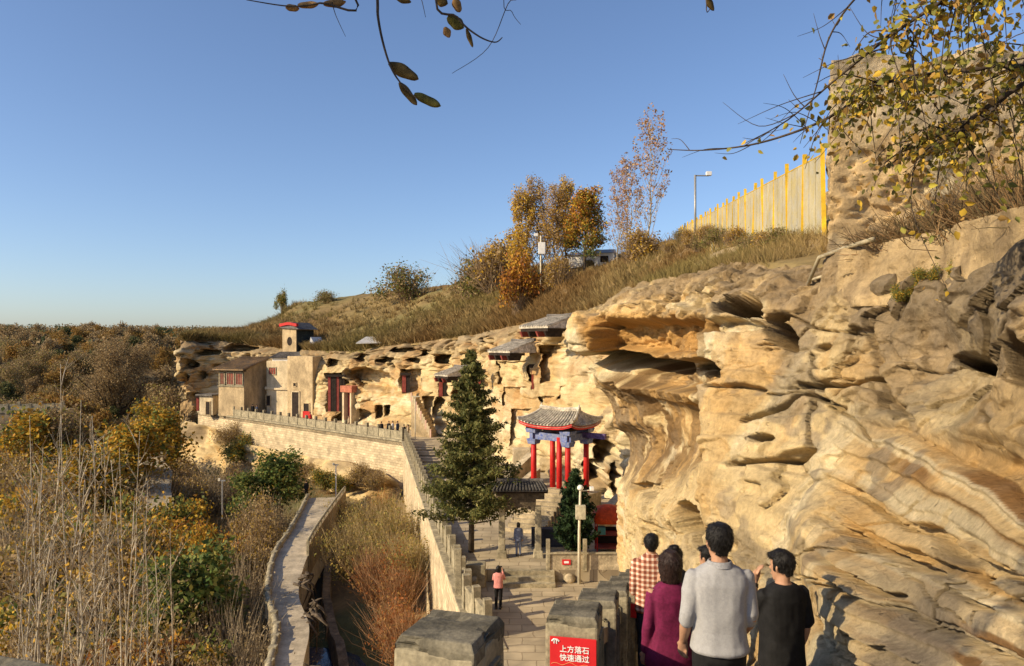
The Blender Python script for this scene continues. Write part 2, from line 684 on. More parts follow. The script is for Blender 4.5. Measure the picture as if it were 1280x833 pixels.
# beds that dip gently away, harder ones stand proud
bed = z3 * 1.9 + 0.22 * y3 + 0.45 * fbm(x3 * 0.35, y3 * 0.22, z3 * 0.4, 3)
bedn = vnoise(bed * 1.35, 0.21 * y3, 3.3) + 0.5 * vnoise(bed * 3.7, 0.4 * y3, 8.1)
D += 0.05 * bedn
qb = bed * 1.6
fr = qb - np.floor(qb)
amp = 0.5 + 0.5 * _hash(np.floor(qb), np.floor(y3 * 0.25 + 0.7 * fbm(y3 * 0.3, z3 * 0.3, 1.0, 2)), 0 * qb)
D += 0.09 * amp * (sstep(0.42, 0.58, fr) - fr) * sstep(-0.35, 0.35, fbm(x3 * 0.5 + 8, y3 * 0.4, z3 * 0.5, 2) + 0.1)
D += 0.08 * fbm(x3 * 0.5, y3 * 0.45, z3 * 0.5, 3)
ww = 0.35 * fbm(x3 * 1.1, y3 * 1.1, z3 * 1.1, 3)
blk, gap = cells((x3 + ww) * 0.6, (y3 + ww) * 0.42, (bed * 0.5 + ww) * 0.95)
D += 0.11 * blk + 0.05 * (1 - sstep(0.0, 0.06, gap))
blk2, gap2 = cells((x3 + ww * 0.6) * 2.4, (y3 + ww * 0.6) * 2.0, (bed * 0.5 + ww * 0.5) * 4.6, 5)
rough_m = sstep(0.1, 0.55, fbm(x3 * 0.7 + 21, y3 * 0.6, z3 * 0.7, 3))
D += (0.008 + 0.05 * rough_m) * blk2 + 0.02 * rough_m * (1 - sstep(0.0, 0.10, gap2))
D += 0.022 * fbm(x3 * 6, y3 * 6, z3 * 10, 4)
up_m = sstep(1.7, 0.5, brink_z(y3) - z3 + 0.5 * fbm(x3 * 0.6, y3 * 0.5, z3 * 0.6, 3))
D += up_m * (0.16 * blk2 + 0.12 * fbm(x3 * 1.8, y3 * 1.8, z3 * 2.4, 4) + 0.10 * blk)
Dgen = D.copy()
# pocks
pk = fbm(x3 * 2.6 + 9, y3 * 2.6, z3 * 3.4, 2)
D += 0.07 * sstep(0.60, 0.80, pk)
# big vertical flutes
D += 0.18 * vnoise(y3 * 0.55 + 0.15 * z3, 4.2, z3 * 0.12) * sstep(8, 14, y3)
# the long overhanging slot and the block above it
D += 2.7 * ell(780, 456, 58, 16, 6, 0.84) + 2.4 * ell(878, 461, 40, 14, 2, 0.84) + 0.9 * ell(830, 468, 100, 22, 3)
D += 0.55 * rect(755, 885, 402, 441) + 0.35 * rect(752, 812, 405, 436)
D -= 0.45 * rect(704, 752, 394, 440, 4) + 0.3 * ell(820, 392, 74, 14)
D += 0.8 * ell(820, 540, 78, 78, 0, 0.2) - 0.5 * ell(830, 640, 60, 40, 0, 0.1)
D -= 0.25 * ell(815, 490, 60, 14, 10) - 0.5 * ell(765, 505, 38, 34, 20, 0.3) - 0.6 * ell(770, 570, 42, 46, 20, 0.3)
D -= 0.5 * (sstep(874, 900, wu) * (1 - sstep(905, 990, wu)) * sstep(345, 420, V) * (1 - sstep(600, 720, V)))
# caves and pockets in the bright face
D += 3.2 * ell(931, 386, 27, 15, 8, 0.82) + 0.5 * ell(925, 412, 40, 12)
D += 2.6 * ell(982, 421, 23, 15, 45, 0.8) + 1.4 * ell(974, 399, 19, 8, -10, 0.8)
D += 2.2 * ell(1177, 441, 22, 12, 24, 0.82) + 0.9 * ell(958, 548, 13, 7) + 0.25 * ell(1000, 570, 26, 10, -10)
D += 2.2 * ell(868, 656, 12, 34, -10, 0.8) + 0.9 * ell(889, 648, 7, 30, -14, 0.6)
D += 0.4 * ell(812, 612, 22, 7, 20) + 0.25 * ell(822, 655, 24, 5, 24)
D += 0.35 * ell(1028, 432, 9, 6) + 0.3 * ell(1065, 415, 12, 6) + 0.5 * ell(1275, 450, 14, 34)
for c, w, dp in (([(940, 528), (985, 505), (1005, 490), (1050, 512)], 4, 0.4), ([(1000, 478), (1045, 483), (1085, 470)], 4, 0.45),
                 ([(930, 580), (990, 574), (1014, 560)], 4, 0.45), ([(905, 488), (960, 490)], 3, 0.3), ([(1014, 440), (1018, 500), (1008, 575)], 3, 0.25),
                 ([(885, 372), (905, 440), (903, 478)], 5, 0.2), ([(1082, 400), (1085, 470), (1130, 530)], 4, 0.14)):
    D += dp * crack(c, w)
# joints: thin broken cracks wandering over the face
rc = np.random.default_rng(12)
for i in range(24):
    cx, cy = rc.uniform(870, 1270), rc.uniform(370, 800)
    a_ = rc.normal() * 0.35 + (0.45 if cx > 1040 and cy > 500 else 0.0) + (1.4 if rc.uniform() < 0.25 else 0)
    pts_ = [(cx, cy)]
    for j in range(int(rc.integers(3, 7))):
        a_ += rc.normal() * 0.35
        pts_.append((pts_[-1][0] + math.cos(a_) * rc.uniform(10, 26), pts_[-1][1] + math.sin(a_) * rc.uniform(8, 20)))
    D += rc.uniform(0.08, 0.20) * crack(pts_, rc.uniform(1.4, 2.4), U + 0.3 * (wu - U), V + 0.3 * (wv - V))
# the smooth hollow and the fan of tilted beds under it
D += 0.55 * ell(1165, 455, 105, 95, 20, 0.0)
fan = sstep(1030, 1075, wu) * sstep(0, 40, wv - (505 + 0.20 * (wu - 1050)))
tw = (wv - 0.50 * (wu - 1050)) + 4 * fbm(x3 * 0.8, y3 * 0.7, z3 * 0.8, 3)
led = vnoise(tw / 24.0, wu / 420.0, 1.7)
tq = tw / 27.0
tf = tq - np.floor(tq)
ta_ = 0.5 + 0.5 * _hash(np.floor(tq), np.floor(wu / 330.0 + 0.5 * vnoise(tw / 60.0, wu / 200.0, 0.3)), 0 * tq)
D -= 0.9 * fan * Dgen
D += fan * (0.10 * led + 0.20 * ta_ * (sstep(0.66, 0.74, tf) - tf) + 0.10 * sstep(0.25, 0.40, led) + 0.05)
D += fan * 0.35 * sstep(0.5, 0.65, vnoise(tw / 16.0, wu / 110.0, 2.2))
# pale buttress in front of the fan
D -= 0.35 * ell(1060, 720, 70, 150, -28, 0.1)
into = np.array([0.5, 0.87, 0.0]) * 0.7 - Nn * 0.5
P = P + into * D[..., None]
near_top = P[:, -1].copy()
# the corner
cor = sstep(29.6, 31.6, y3)
P[..., 0] += 1.6 * cor ** 3
Ncol = np.empty(P.shape)
n1 = fbm(x3 * 0.5 + 3, y3 * 0.35, z3 * 0.5, 4)
n2 = fbm(x3 * 1.4 + 13, y3 * 1.1, z3 * 1.8, 4)
Ncol[:] = C_PALE
Ncol = mixc(Ncol, C_CREAM, sstep(-0.1, 0.7, n1))
Ncol = mixc(Ncol, C_OCHRE, 0.75 * sstep(0.35, 0.9, bedn + 0.5 * n1 - 0.05) * sstep(-0.3, 0.3, n2 + 0.25))
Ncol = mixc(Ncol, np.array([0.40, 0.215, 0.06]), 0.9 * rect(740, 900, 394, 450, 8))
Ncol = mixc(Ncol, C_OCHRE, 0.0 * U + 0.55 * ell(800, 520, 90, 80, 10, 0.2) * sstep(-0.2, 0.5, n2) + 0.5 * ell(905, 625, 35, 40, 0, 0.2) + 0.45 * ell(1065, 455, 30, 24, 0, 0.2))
Ncol = mixc(Ncol, np.array([0.235, 0.145, 0.062]), 0.9 * ell(812, 525, 96, 100, 12, 0.55) * sstep(-0.7, 0.1, n2 + 0.3))  # brown rock below the overhang, part of its shade put into the colour
Ncol = mixc(Ncol, np.array([0.15, 0.085, 0.034]), 0.9 * ell(782, 535, 46, 100, -12, 0.35) * sstep(-0.5, 0.2, n2 + 0.2))  # left half darker again: brown rock plus painted overhang shade
Ncol = mixc(Ncol, C_DIRT, 0.85 * ell(768, 540, 42, 110, -14, 0.2) * sstep(-0.6, 0.3, n2))  # brown stain and shade under the overhang, both painted in
Ncol = mixc(Ncol, C_OCHRE, fan * (0.35 + 0.65 * sstep(-0.2, 0.4, led)) * 0.9)
Ncol = mixc(Ncol, C_RUST * 0.8, fan * 0.9 * sstep(0.15, 0.4, vnoise(tw / 13.0, wu / 260.0, 4.4)) * sstep(1060, 1160, wu))
Ncol = mixc(Ncol, C_CREAM, fan * 0.7 * sstep(0.25, 0.5, vnoise(tw / 19.0, wu / 300.0, 9.4)))
Ncol = mixc(Ncol, C_GREY, fan * 0.75 * sstep(0.0, 0.6, fbm(x3 * 0.9 + 7, y3 * 0.9, z3 * 1.3, 4)) * sstep(1090, 1240, wu + 0.3 * (V - 600)))
Ncol = mixc(Ncol, C_GREY, 0.7 * ell(1016, 660, 44, 62, 0, 0.3) * sstep(-0.25, 0.35, fbm(x3 * 3, y3 * 3, z3 * 6, 4)))
rn = vnoise(y3 * 1.6 + 0.3 * n2, 2.7, z3 * 0.10) + 0.5 * vnoise(y3 * 4.3, 8.2, z3 * 0.2)
face = sstep(880, 930, U) * (1 - sstep(1060, 1110, U))
Ncol = mixc(Ncol, C_OCHRE, 0.55 * sstep(0.25, 0.55, rn) * face)
Ncol = mixc(Ncol, C_CREAM * 1.05, 0.6 * sstep(0.3, 0.6, -rn) * face)
pat = fbm(x3 * 0.9 + 31, y3 * 0.6, z3 * 0.7, 4)
Ncol = mixc(Ncol, C_OCHRE * 1.1, 0.45 * sstep(0.28, 0.42, pat))
Ncol = mixc(Ncol, C_GREY * 1.2, 0.6 * sstep(0.35, 0.5, fbm(x3 * 1.3 - 11, y3 * 0.9, z3 * 1.2, 4)) * sstep(700, 1000, U))
# soil washed over the upper edge, with runs
top_m = (brink_z(y3) - z3)
runs = vnoise(y3 * 2.4, 1.1, 0.0) * 0.5 + vnoise(y3 * 6.0, 5.1, 0.0) * 0.3
Ncol = mixc(Ncol, C_DIRT, 0.85 * (1 - sstep(0.15, 0.95, top_m + 0.7 * runs + 0.3 * n2)))
Ncol = mixc(Ncol, C_GREY, 0.55 * sstep(1040, 1100, U) * (1 - sstep(0.4, 2.0, top_m + 0.9 * n1 + 0.5 * runs)))
Ncol *= (1 + 0.10 * fbm(x3 * 7, y3 * 7, z3 * 9, 3))[..., None]
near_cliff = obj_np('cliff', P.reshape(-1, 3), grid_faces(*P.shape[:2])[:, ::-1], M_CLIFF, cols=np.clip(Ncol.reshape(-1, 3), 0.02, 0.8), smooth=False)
tag(near_cliff, kind='structure')

# ---- far cliff: a strip along a curved foot line
foot = np.array([(6.2, 31.2, 0), (8.6, 33, 0), (9.0, 38, 0.5), (8.0, 44, 0.6), (5.4, 51, 0.4), (2.2, 58, 0), (-2.0, 68, 0), (-6.2, 79.5, 0), (-11, 85, 0), (-18, 91.5, 0),
                 (-26, 99, 0), (-33, 105.5, 0), (-40, 111, 0), (-44.5, 112.5, 0), (-47.3, 110.6, -1), (-48.3, 108.8, -7), (-49.6, 108.6, -13.5), (-51.0, 111, -13.5), (-51.8, 116, -13.5), (-51, 126, -13.5), (-48, 140, -13.5)])
sl = np.concatenate([[0], np.cumsum(np.hypot(np.diff(foot[:, 0]), np.diff(foot[:, 1])))])
nu2, nv2 = 900, 230
su = np.linspace(0, sl[-1], nu2)


def smooth1(a, k):
    w = np.ones(k) / k
    return np.convolve(np.pad(a, k // 2, mode='edge'), w, 'valid')[:len(a)]


fx, fy, fz = [smooth1(np.interp(su, sl, foot[:, i]), 25 if i < 2 else 9) for i in range(3)]
tpx = 640 + fx / fy * FPX
top_py = np.interp(-tpx, [-900, -780, -720, -690, -640, -600, -540, -480, -420, -330, -270, -235, -210, -100],
                   [350, 362, 380, 392, 402, 410, 424, 430, 440, 436, 426, 424, 428, 430])
ftop = CZ + (HZ - top_py) / FPX * (fy + 2.5)
tx, ty = np.gradient(fx), np.gradient(fy)
ln = np.hypot(tx, ty)
nx, ny = -ty / ln, tx / ln            # towards the viewer's side
if nx[nu2 // 2] > 0: nx, ny = -nx, -ny
h = np.linspace(0, 1, nv2)
Hh = (fz - 0.4)[:, None] + (ftop - fz + 0.4)[:, None] * h[None, :]
back = 1.6 * h[None, :] ** 1.5 + 0.9 * sstep(0.88, 1, h)[None, :] ** 2 + np.zeros_like(Hh)
nose = sstep(88, 100, su)[:, None]
back = back * (1 - nose) + nose * (2.2 * sstep(0, 0.5, h)[None, :] - 1.6 * sstep(0.6, 0.85, h)[None, :] + 1.6 * sstep(0.92, 1, h)[None, :])
P2 = np.stack([fx[:, None] - nx[:, None] * back, fy[:, None] - ny[:, None] * back, Hh], 2)
U2, V2 = to_px(P2)
x3, y3, z3 = P2[..., 0], P2[..., 1], P2[..., 2]
N2 = np.stack([nx, ny, np.zeros_like(nx)], 1)[:, None, :]
u2 = U2 + 2.5 * fbm(x3 * 0.5, y3 * 0.5, z3 * 0.6, 3)
v2 = V2 + 2.0 * fbm(x3 * 0.5 + 31, y3 * 0.5, z3 * 0.6, 3)
bed = z3 * 0.9 + 0.6 * fbm(x3 * 0.12, y3 * 0.12, z3 * 0.2, 3)
bedn = vnoise(bed * 1.2, su[:, None] * 0.06, 2.2) + 0.5 * vnoise(bed * 3.1, su[:, None] * 0.12, 7.7)
n_w = fbm(x3 * 0.4, y3 * 0.4, z3 * 0.4, 3)
D = 0.30 * bedn + 0.45 * fbm(x3 * 0.35, y3 * 0.35, z3 * 0.4, 5) + 0.25 * np.maximum(0, ridge(x3 * 0.5, y3 * 0.5, z3 * 0.6, 3) - 0.8)
fb, fg = cells(x3 * 0.30 + 0.3 * n_w, y3 * 0.30 + 0.3 * n_w, z3 * 0.55, 3)
fb2, fg2 = cells(x3 * 0.9, y3 * 0.9, z3 * 1.6 + 0.4 * n_w, 4)
D += 0.55 * fb + 0.25 * (1 - sstep(0, 0.12, fg)) + 0.2 * fb2
D += 0.9 * sstep(0.45, 0.75, fbm(x3 * 0.7 + 5, y3 * 0.7, z3 * 0.9, 3)) * sstep(0.35, 0.75, h)[None, :]
# cut faces are flatter: calm the relief where plaster walls and chambers are
calm = np.clip(rect(612, 745, 445, 560, 4, U2, V2) + rect(325, 400, 452, 520, 4, U2, V2) + rect(460, 545, 460, 530, 4, U2, V2), 0, 1)
D *= 1 - 0.65 * calm
E = lambda *a: ell(*a, u=u2, v=v2)
Q = lambda *a: rect(*a, 1.0, u2, v2)
K = lambda *a: rect(*a, 0.7, U2 + 0.5 * (u2 - U2), V2 + 0.5 * (v2 - V2))
carve = np.zeros_like(D)
for c in (4.5 * E(465, 474, 34, 14, 14), 3.5 * E(456, 449, 13, 6, 12), 6.0 * K(407, 431, 467, 515), 3.2 * E(440, 521, 25, 9, -6), 5.0 * K(432, 443, 486, 513),
          3.2 * K(501, 526, 462, 492), 3.0 * K(470, 477, 507, 523), 3.0 * K(480, 486, 507, 521), 3.5 * E(555, 450, 10, 7), 3.5 * K(547, 560, 470, 496), 2.2 * K(528, 541, 496, 540),
          1.3 * K(621, 660, 452, 481), 3.4 * K(664, 671, 456, 487), 1.0 * K(629, 657, 484, 508), 2.4 * K(679, 698, 432, 479), 1.6 * K(673, 694, 496, 512), 2.5 * K(700, 708, 484, 500),
          1.4 * K(640, 662, 512, 560), 1.6 * K(668, 690, 520, 600), 4.0 * E(598, 402, 10, 4), 4.0 * E(575, 408, 16, 4), 3.0 * E(640, 405, 9, 4), 5.0 * K(372, 384, 486, 516), 3.4 * K(566, 576, 478, 500), 2.6 * K(580, 592, 440, 458), 2.8 * K(596, 606, 462, 486),
          3.5 * E(548, 508, 7, 15), 4.0 * E(235, 455, 14, 6), 3.4 * E(262, 440, 16, 4), 3.5 * E(240, 550, 16, 4, -10), 3.0 * E(268, 574, 8, 4), 3.6 * E(300, 435, 22, 5, -8), 3.0 * E(228, 475, 6, 9), 2.8 * E(252, 470, 7, 5), 2.6 * E(246, 590, 9, 4),
          5.0 * K(242, 256, 492, 514), 2.6 * E(222, 500, 6, 4), 4.2 * E(760, 565, 14, 22), 4.0 * E(745, 590, 9, 18), 3.5 * E(772, 600, 8, 24),
          3.4 * E(500, 437, 16, 4), 3.4 * E(530, 441, 12, 5), 3.2 * E(415, 455, 10, 6), 3.3 * E(600, 560, 14, 20), 2.6 * E(520, 452, 9, 4), 2.6 * E(484, 450, 8, 4), 2.4 * E(610, 425, 8, 4), 3.0 * E(665, 425, 7, 4), 3.0 * E(612, 520, 8, 12), 2.6 * K(586, 596, 505, 530)):
    carve = np.maximum(carve, c)
P2 = P2 - N2 * D[..., None] + np.array([-0.12, 0.99, 0.0]) * carve[..., None]
cc = np.empty(P2.shape)
cc[:] = C_PALE
n1 = fbm(x3 * 0.16, y3 * 0.16, z3 * 0.25, 4)
n2 = fbm(x3 * 0.6, y3 * 0.6, z3 * 0.9, 4)
cc = mixc(cc, C_CREAM, sstep(-0.2, 0.6, n1))
cc = mixc(cc, C_OCHRE, 0.7 * sstep(0.1, 0.8, bedn + 0.5 * n1) * sstep(-0.2, 0.4, n2 + 0.1))
cc = mixc(cc, C_OCHRE, 0.5 * K(679, 698, 432, 479) + 0.35 * calm * sstep(0, 0.6, n2))
cc = mixc(cc, C_DIRT, 0.65 * sstep(0.05, 0.6, n2) * (1 - 0.5 * calm))
cc = mixc(cc, C_RUST * 1.3, 0.45 * sstep(0.15, 0.5, fbm(x3 * 0.35 + 9, y3 * 0.35, z3 * 0.5, 4)))
cc *= 0.95
cc = mixc(cc, C_DIRT, 0.8 * (1 - sstep(0.5, 2.2, (ftop[:, None] - z3) + 1.2 * n2)))
far_top = P2[:, -1].copy()
far_cliff = obj_np('cliff', P2.reshape(-1, 3), grid_faces(nu2, nv2), M_CLIFF, cols=np.clip(cc.reshape(-1, 3), 0.02, 0.8), smooth=True)
tag(far_cliff, kind='structure')

# ---- hill behind the brink
hill_ctl = [at(*c) for c in (
    (1280, 250, 7.2), (1150, 290, 9.8), (1045, 330, 12.0), (950, 336, 15.0), (890, 334, 20.0), (840, 342, 28.5), (780, 352, 35), (735, 372, 38), (690, 386, 52), (650, 392, 62),
    (600, 404, 73), (540, 420, 84), (480, 424, 92), (420, 434, 99), (340, 428, 112), (290, 420, 118), (245, 421, 117), (222, 424, 116),
    (1030, 268, 17), (950, 286, 26.1), (900, 295, 42), (850, 304, 80), (1000, 300, 15.5), (900, 318, 25), (860, 318, 40), (800, 325, 60),
    (760, 338, 75), (690, 350, 85), (640, 352, 95), (560, 366, 115), (500, 371, 130), (420, 376, 150), (350, 386, 165), (300, 405, 172), (280, 413, 176), (250, 417, 180),
    (620, 380, 82), (500, 405, 110), (440, 410, 118), (380, 405, 128), (320, 412, 140))]
hill_ctl += [(9, 14.5, 11.9), (13, 15, 13.0), (20, 10, 13), (8, 4, 12.4), (20, 20, 14.5), (40, 40, 19), (45, 90, 22), (30, 130, 22), (0, 160, 20), (-30, 190, 17), (-60, 210, 12), (60, 200, 22), (-20, 260, 16), (-75, 170, 7), (-62, 150, 8)]
hill_ctl = np.array(hill_ctl, float)
hill_Z = TPS(hill_ctl[:, :2], hill_ctl[:, 2], 2e-3)
k0 = int(np.argmax(far_top[:, 0] < near_top[-1, 0] + 0.8)) if False else 0
edge = np.vstack([near_top[::8][:, :3], far_top[int(nu2 * 0.035)::3][:, :3]])
edge = np.stack([smooth1(edge[:, i], 9) for i in range(3)], 1)
nb = len(edge)
bx, by, bz = edge.T
sb = np.concatenate([[0], np.cumsum(np.hypot(np.diff(bx), np.diff(by)))])
bs = sb
dang = np.interp(sb, [0, 30, 60, 100, 140, 160, bs[-1]], [R(5), R(12), R(28), R(50), R(65), R(85), R(95)])
vv = np.concatenate([[0], np.geomspace(0.25, 150, 150)])
hx = bx[:, None] + np.cos(dang)[:, None] * vv[None, :]
hy = by[:, None] + np.sin(dang)[:, None] * vv[None, :]
hz = hill_Z(hx, hy)


def hill_detail(x, y):
    r = np.clip(np.hypot(x, y) / 40, 0.15, 1.2)
    return 0.55 * r * fbm(x * 0.22, y * 0.22, 0.5, 4) + 0.12 * fbm(x * 1.1, y * 1.1, 2.5, 3)


hz = hz + hill_detail(hx, hy)
we = np.exp(-(vv / 2.0) ** 1.5)[None, :]
hz = hz * (1 - we) + (bz[:, None] + 0.25 * vv[None, :] + 0.2 * hill_detail(hx, hy)) * we
hz[:, 0] = bz - 0.25
hn = fbm(hx * 0.08, hy * 0.08, 1.0, 4)
hn2 = fbm(hx * 0.5, hy * 0.5, 4.0, 3)
hc = np.empty(hx.shape + (3,))
hc[:] = np.array([0.23, 0.165, 0.07])
hc = mixc(hc, np.array([0.17, 0.105, 0.042]), sstep(0.0, 0.6, hn))
hc = mixc(hc, np.array([0.20, 0.165, 0.065]), sstep(0.1, 0.7, -hn))
hc = mixc(hc, np.array([0.40, 0.30, 0.17]), 0.7 * sstep(0.15, 0.7, hn2) * (1 - sstep(3, 14, vv))[None, :])
hill = obj_np('hill', np.stack([hx, hy, hz], 2).reshape(-1, 3), grid_faces(nb, len(vv))[:, ::-1], M_SOIL, cols=np.clip(hc, 0.02, 0.8).reshape(-1, 3), smooth=True)
tag(hill, kind='structure')


def hill_z(x, y): return float(hill_Z(np.array([x]), np.array([y]))[0] + hill_detail(np.array([x]), np.array([y]))[0])


# ---- valley and everything out to the horizon
val_ctl = np.array([
    (-1.5, 30, -4.5), (-3, 36, -4.6), (-6, 50, -4.8), (-9, 64, -4.8), (-13, 74, -5.0), (-16, 77, -7.5), (-25, 86, -5.5), (-36, 97, -6.5), (-46, 104, -11),
    (-4.5, 30, -7.5), (-6.6, 45, -7.2), (-10, 60, -7.2), (-14, 72, -7.0),
    (-8.0, 34, -9.8), (-10.2, 44, -9.8), (-13.3, 54, -9.8), (-16, 68, -9.6),
    (-12.5, 33, -7.6), (-16, 46, -7.2), (-18.5, 56, -6.5), (-19.5, 68, -6.2), (-21, 76, -6.0),
    (0, 3, 3.0), (1, 12, -0.6), (1, 22, -0.8), (-3, 22, -3), (-4, 10, 0), (-8, 14, -5), (-14, 22, -8), (-25, 40, -8.5), (-30, 60, -8.5), (-40, 85, -9.5), (-52, 104, -12.5), (-60, 118, -12), (-58, 140, -11),
    (-30, 20, -6.5), (-45, 45, -7), (-75, 70, -6), (-75, 110, -8), (-110, 130, -4), (-100, 180, 0), (-70, 200, 3), (-150, 220, 5), (-60, 300, 7), (-160, 320, 8), (-300, 300, 10), (-250, 500, 12), (0, 500, 12), (300, 400, 12),
    (-500, 150, 10), (-200, 60, 2), (-100, -20, -2), (-20, -20, -2), (10, -20, 4), (60, -40, 8), (30, 60, -3), (60, 150, 0), (500, 100, 10), (20, 30, -3), (10, 5, 2)], float)
val_Z = TPS(val_ctl[:, :2], val_ctl[:, 2], 3e-3)


def valley_z(x, y):
    x, y = np.asarray(x, float), np.asarray(y, float)
    r = np.hypot(x, y)
    xx, yy = np.clip(x, -500, 500), np.clip(y, -40, 500)
    z = val_Z(xx, yy)
    far = 12 + 26 * sstep(500, 2500, r)
    z = z + (far - z) * sstep(320, 560, r)
    return z + 0.5 * fbm(x * 0.12, y * 0.12, 0.2, 4) * np.clip(r / 40, 0.4, 1)


ang = np.linspace(R(-75), R(75), 340)
rad = np.concatenate([[0.5], np.geomspace(2, 9000, 330)])
gx = np.sin(ang)[:, None] * rad[None, :]
gy = np.cos(ang)[:, None] * rad[None, :] - 6
gz = valley_z(gx, gy)
gn = fbm(gx * 0.07, gy * 0.07, 3.0, 4)
gc = np.empty(gx.shape + (3,))
gc[:] = np.array([0.25, 0.19, 0.10])
gc = mixc(gc, np.array([0.11, 0.075, 0.04]), sstep(0, 0.6, gn))
gc = mixc(gc, np.array([0.13, 0.125, 0.05]), sstep(0.1, 0.7, -gn))
gc = mixc(gc, np.array([0.10, 0.09, 0.05]), sstep(200, 400, np.hypot(gx, gy)))
ground = obj_np('ground', np.stack([gx, gy, gz], 2).reshape(-1, 3), grid_faces(len(ang), len(rad)), M_SOIL, cols=gc.reshape(-1, 3), smooth=True)
tag(ground, kind='structure')

# ---- the brook below the walkway
m, nt, b = nodes_of('water')
b.inputs['Base Color'].default_value = (0.02, 0.05, 0.09, 1)
b.inputs['Roughness'].default_value = 0.08
b.inputs['Specular IOR Level'].default_value = 0.6
tc = nt.nodes.new('ShaderNodeTexCoord')
nz = nt.nodes.new('ShaderNodeTexNoise')
nz.inputs['Scale'].default_value = 2.5
bp = nt.nodes.new('ShaderNodeBump')
bp.inputs['Strength'].default_value = 0.15
bp.inputs['Distance'].default_value = 0.05
nt.links.new(tc.outputs['Object'], nz.inputs['Vector'])
nt.links.new(nz.outputs['Fac'], bp.inputs['Height'])
nt.links.new(bp.outputs[0], b.inputs['Normal'])
mid = [(-6.0, 24), (-7.6, 33), (-9.4, 42), (-12.9, 52), (-15.3, 64), (-17.0, 76)]
wv_, wf = [], []
for i, (x, y) in enumerate(mid):
    wv_ += [(x - 2.6, y, -8.6), (x + 2.2, y, -8.6)]
    if i: wf.append((2 * i - 2, 2 * i - 1, 2 * i + 1, 2 * i))
tag(obj_np('water', wv_, wf, MATS['water']), kind='structure')

# ================================================================== built things
def mat_masonry(name, col, mortar, bw, bh, bump=0.03, var=0.3, flat=False):
    """coursed stone, laid out along the wall's own length and height"""
    m, nt, b = nodes_of(name)
    N, L = nt.nodes, nt.links
    tc = N.new('ShaderNodeTexCoord')
    sp = N.new('ShaderNodeSeparateXYZ')
    cb = N.new('ShaderNodeCombineXYZ')
    L.new(tc.outputs['Object'], sp.inputs[0])
    L.new(sp.outputs['X'], cb.inputs['X'])
    L.new(sp.outputs['Y' if flat else 'Z'], cb.inputs['Y'])
    nz = N.new('ShaderNodeTexNoise')
    nz.inputs['Scale'].default_value = 1.2
    L.new(tc.outputs['Object'], nz.inputs['Vector'])
    ad = N.new('ShaderNodeVectorMath')
    ad.operation = 'MULTIPLY_ADD'
    ad.inputs[1].default_value = (0.25, 0.25, 0.25)
    L.new(nz.outputs['Color'], ad.inputs[0])
    L.new(cb.outputs[0], ad.inputs[2])
    bk = N.new('ShaderNodeTexBrick')
    bk.inputs['Scale'].default_value = 1.0
    bk.inputs['Brick Width'].default_value = bw
    bk.inputs['Row Height'].default_value = bh
    bk.inputs['Mortar Size'].default_value = 0.02
    bk.inputs['Mortar Smooth'].default_value = 0.4
    bk.inputs['Bias'].default_value = 0.0
    bk.inputs['Color1'].default_value = (*col, 1)
    bk.inputs['Color2'].default_value = (*[c * (1 - var) for c in col], 1)
    bk.inputs['Mortar'].default_value = (*mortar, 1)
    L.new(ad.outputs[0], bk.inputs['Vector'])
    n2 = N.new('ShaderNodeTexNoise')
    n2.inputs['Scale'].default_value = 0.7
    n2.inputs['Detail'].default_value = 7
    L.new(tc.outputs['Object'], n2.inputs['Vector'])
    mr = N.new('ShaderNodeMapRange')
    mr.inputs['From Min'].default_value = 0.3
    mr.inputs['From Max'].default_value = 0.7
    mr.inputs['To Min'].default_value = 0.65
    mr.inputs['To Max'].default_value = 1.2
    L.new(n2.outputs['Fac'], mr.inputs['Value'])
    sc = N.new('ShaderNodeVectorMath')
    sc.operation = 'SCALE'
    L.new(bk.outputs['Color'], sc.inputs[0])
    L.new(mr.outputs[0], sc.inputs['Scale'])
    L.new(sc.outputs[0], b.inputs['Base Color'])
    b.inputs['Roughness'].default_value = 0.9
    bp = N.new('ShaderNodeBump')
    bp.inputs['Distance'].default_value = bump
    bp.invert = True
    L.new(bk.outputs['Fac'], bp.inputs['Height'])
    L.new(bp.outputs[0], b.inputs['Normal'])
    return m


M_FLAGS = mat_masonry('flagstones', (0.46, 0.38, 0.255), (0.27, 0.215, 0.14), 0.9, 0.6, 0.02, 0.22, True)
M_MASON = mat_masonry('coursed_stone', (0.66, 0.53, 0.34), (0.42, 0.33, 0.2), 0.55, 0.28)


def pole_line(p, q, sp):
    p, q = Vector(p), Vector(q)
    n = max(1, round((q - p).length / sp))
    return [p.lerp(q, i / n) for i in range(n + 1)]


_pm = {}


def unit_mesh(key, make):
    if key not in _pm: _pm[key] = make()
    return _pm[key]


def weather(me, cuts, amp=1.0):
    """wear: fine unevenness and shallow chips"""
    bm = bmesh.new()
    bm.from_mesh(me)
    bmesh.ops.subdivide_edges(bm, edges=[e for e in bm.edges if e.calc_length() > 0.05], cuts=cuts, use_grid_fill=True)
    bmesh.ops.recalc_face_normals(bm, faces=bm.faces)
    co = np.array([v.co[:] for v in bm.verts])
    bm.normal_update()
    no = np.array([v.normal[:] for v in bm.verts])
    x, y, z = co.T
    d = 0.003 * fbm(x * 9, y * 9, z * 9, 3) - 0.012 * sstep(0.42, 0.62, fbm(x * 11 + 4, y * 11, z * 8, 3))
    co = co + no * (d * amp)[:, None]
    for v, c in zip(bm.verts, co): v.co = c
    bm.to_mesh(me)
    bm.free()


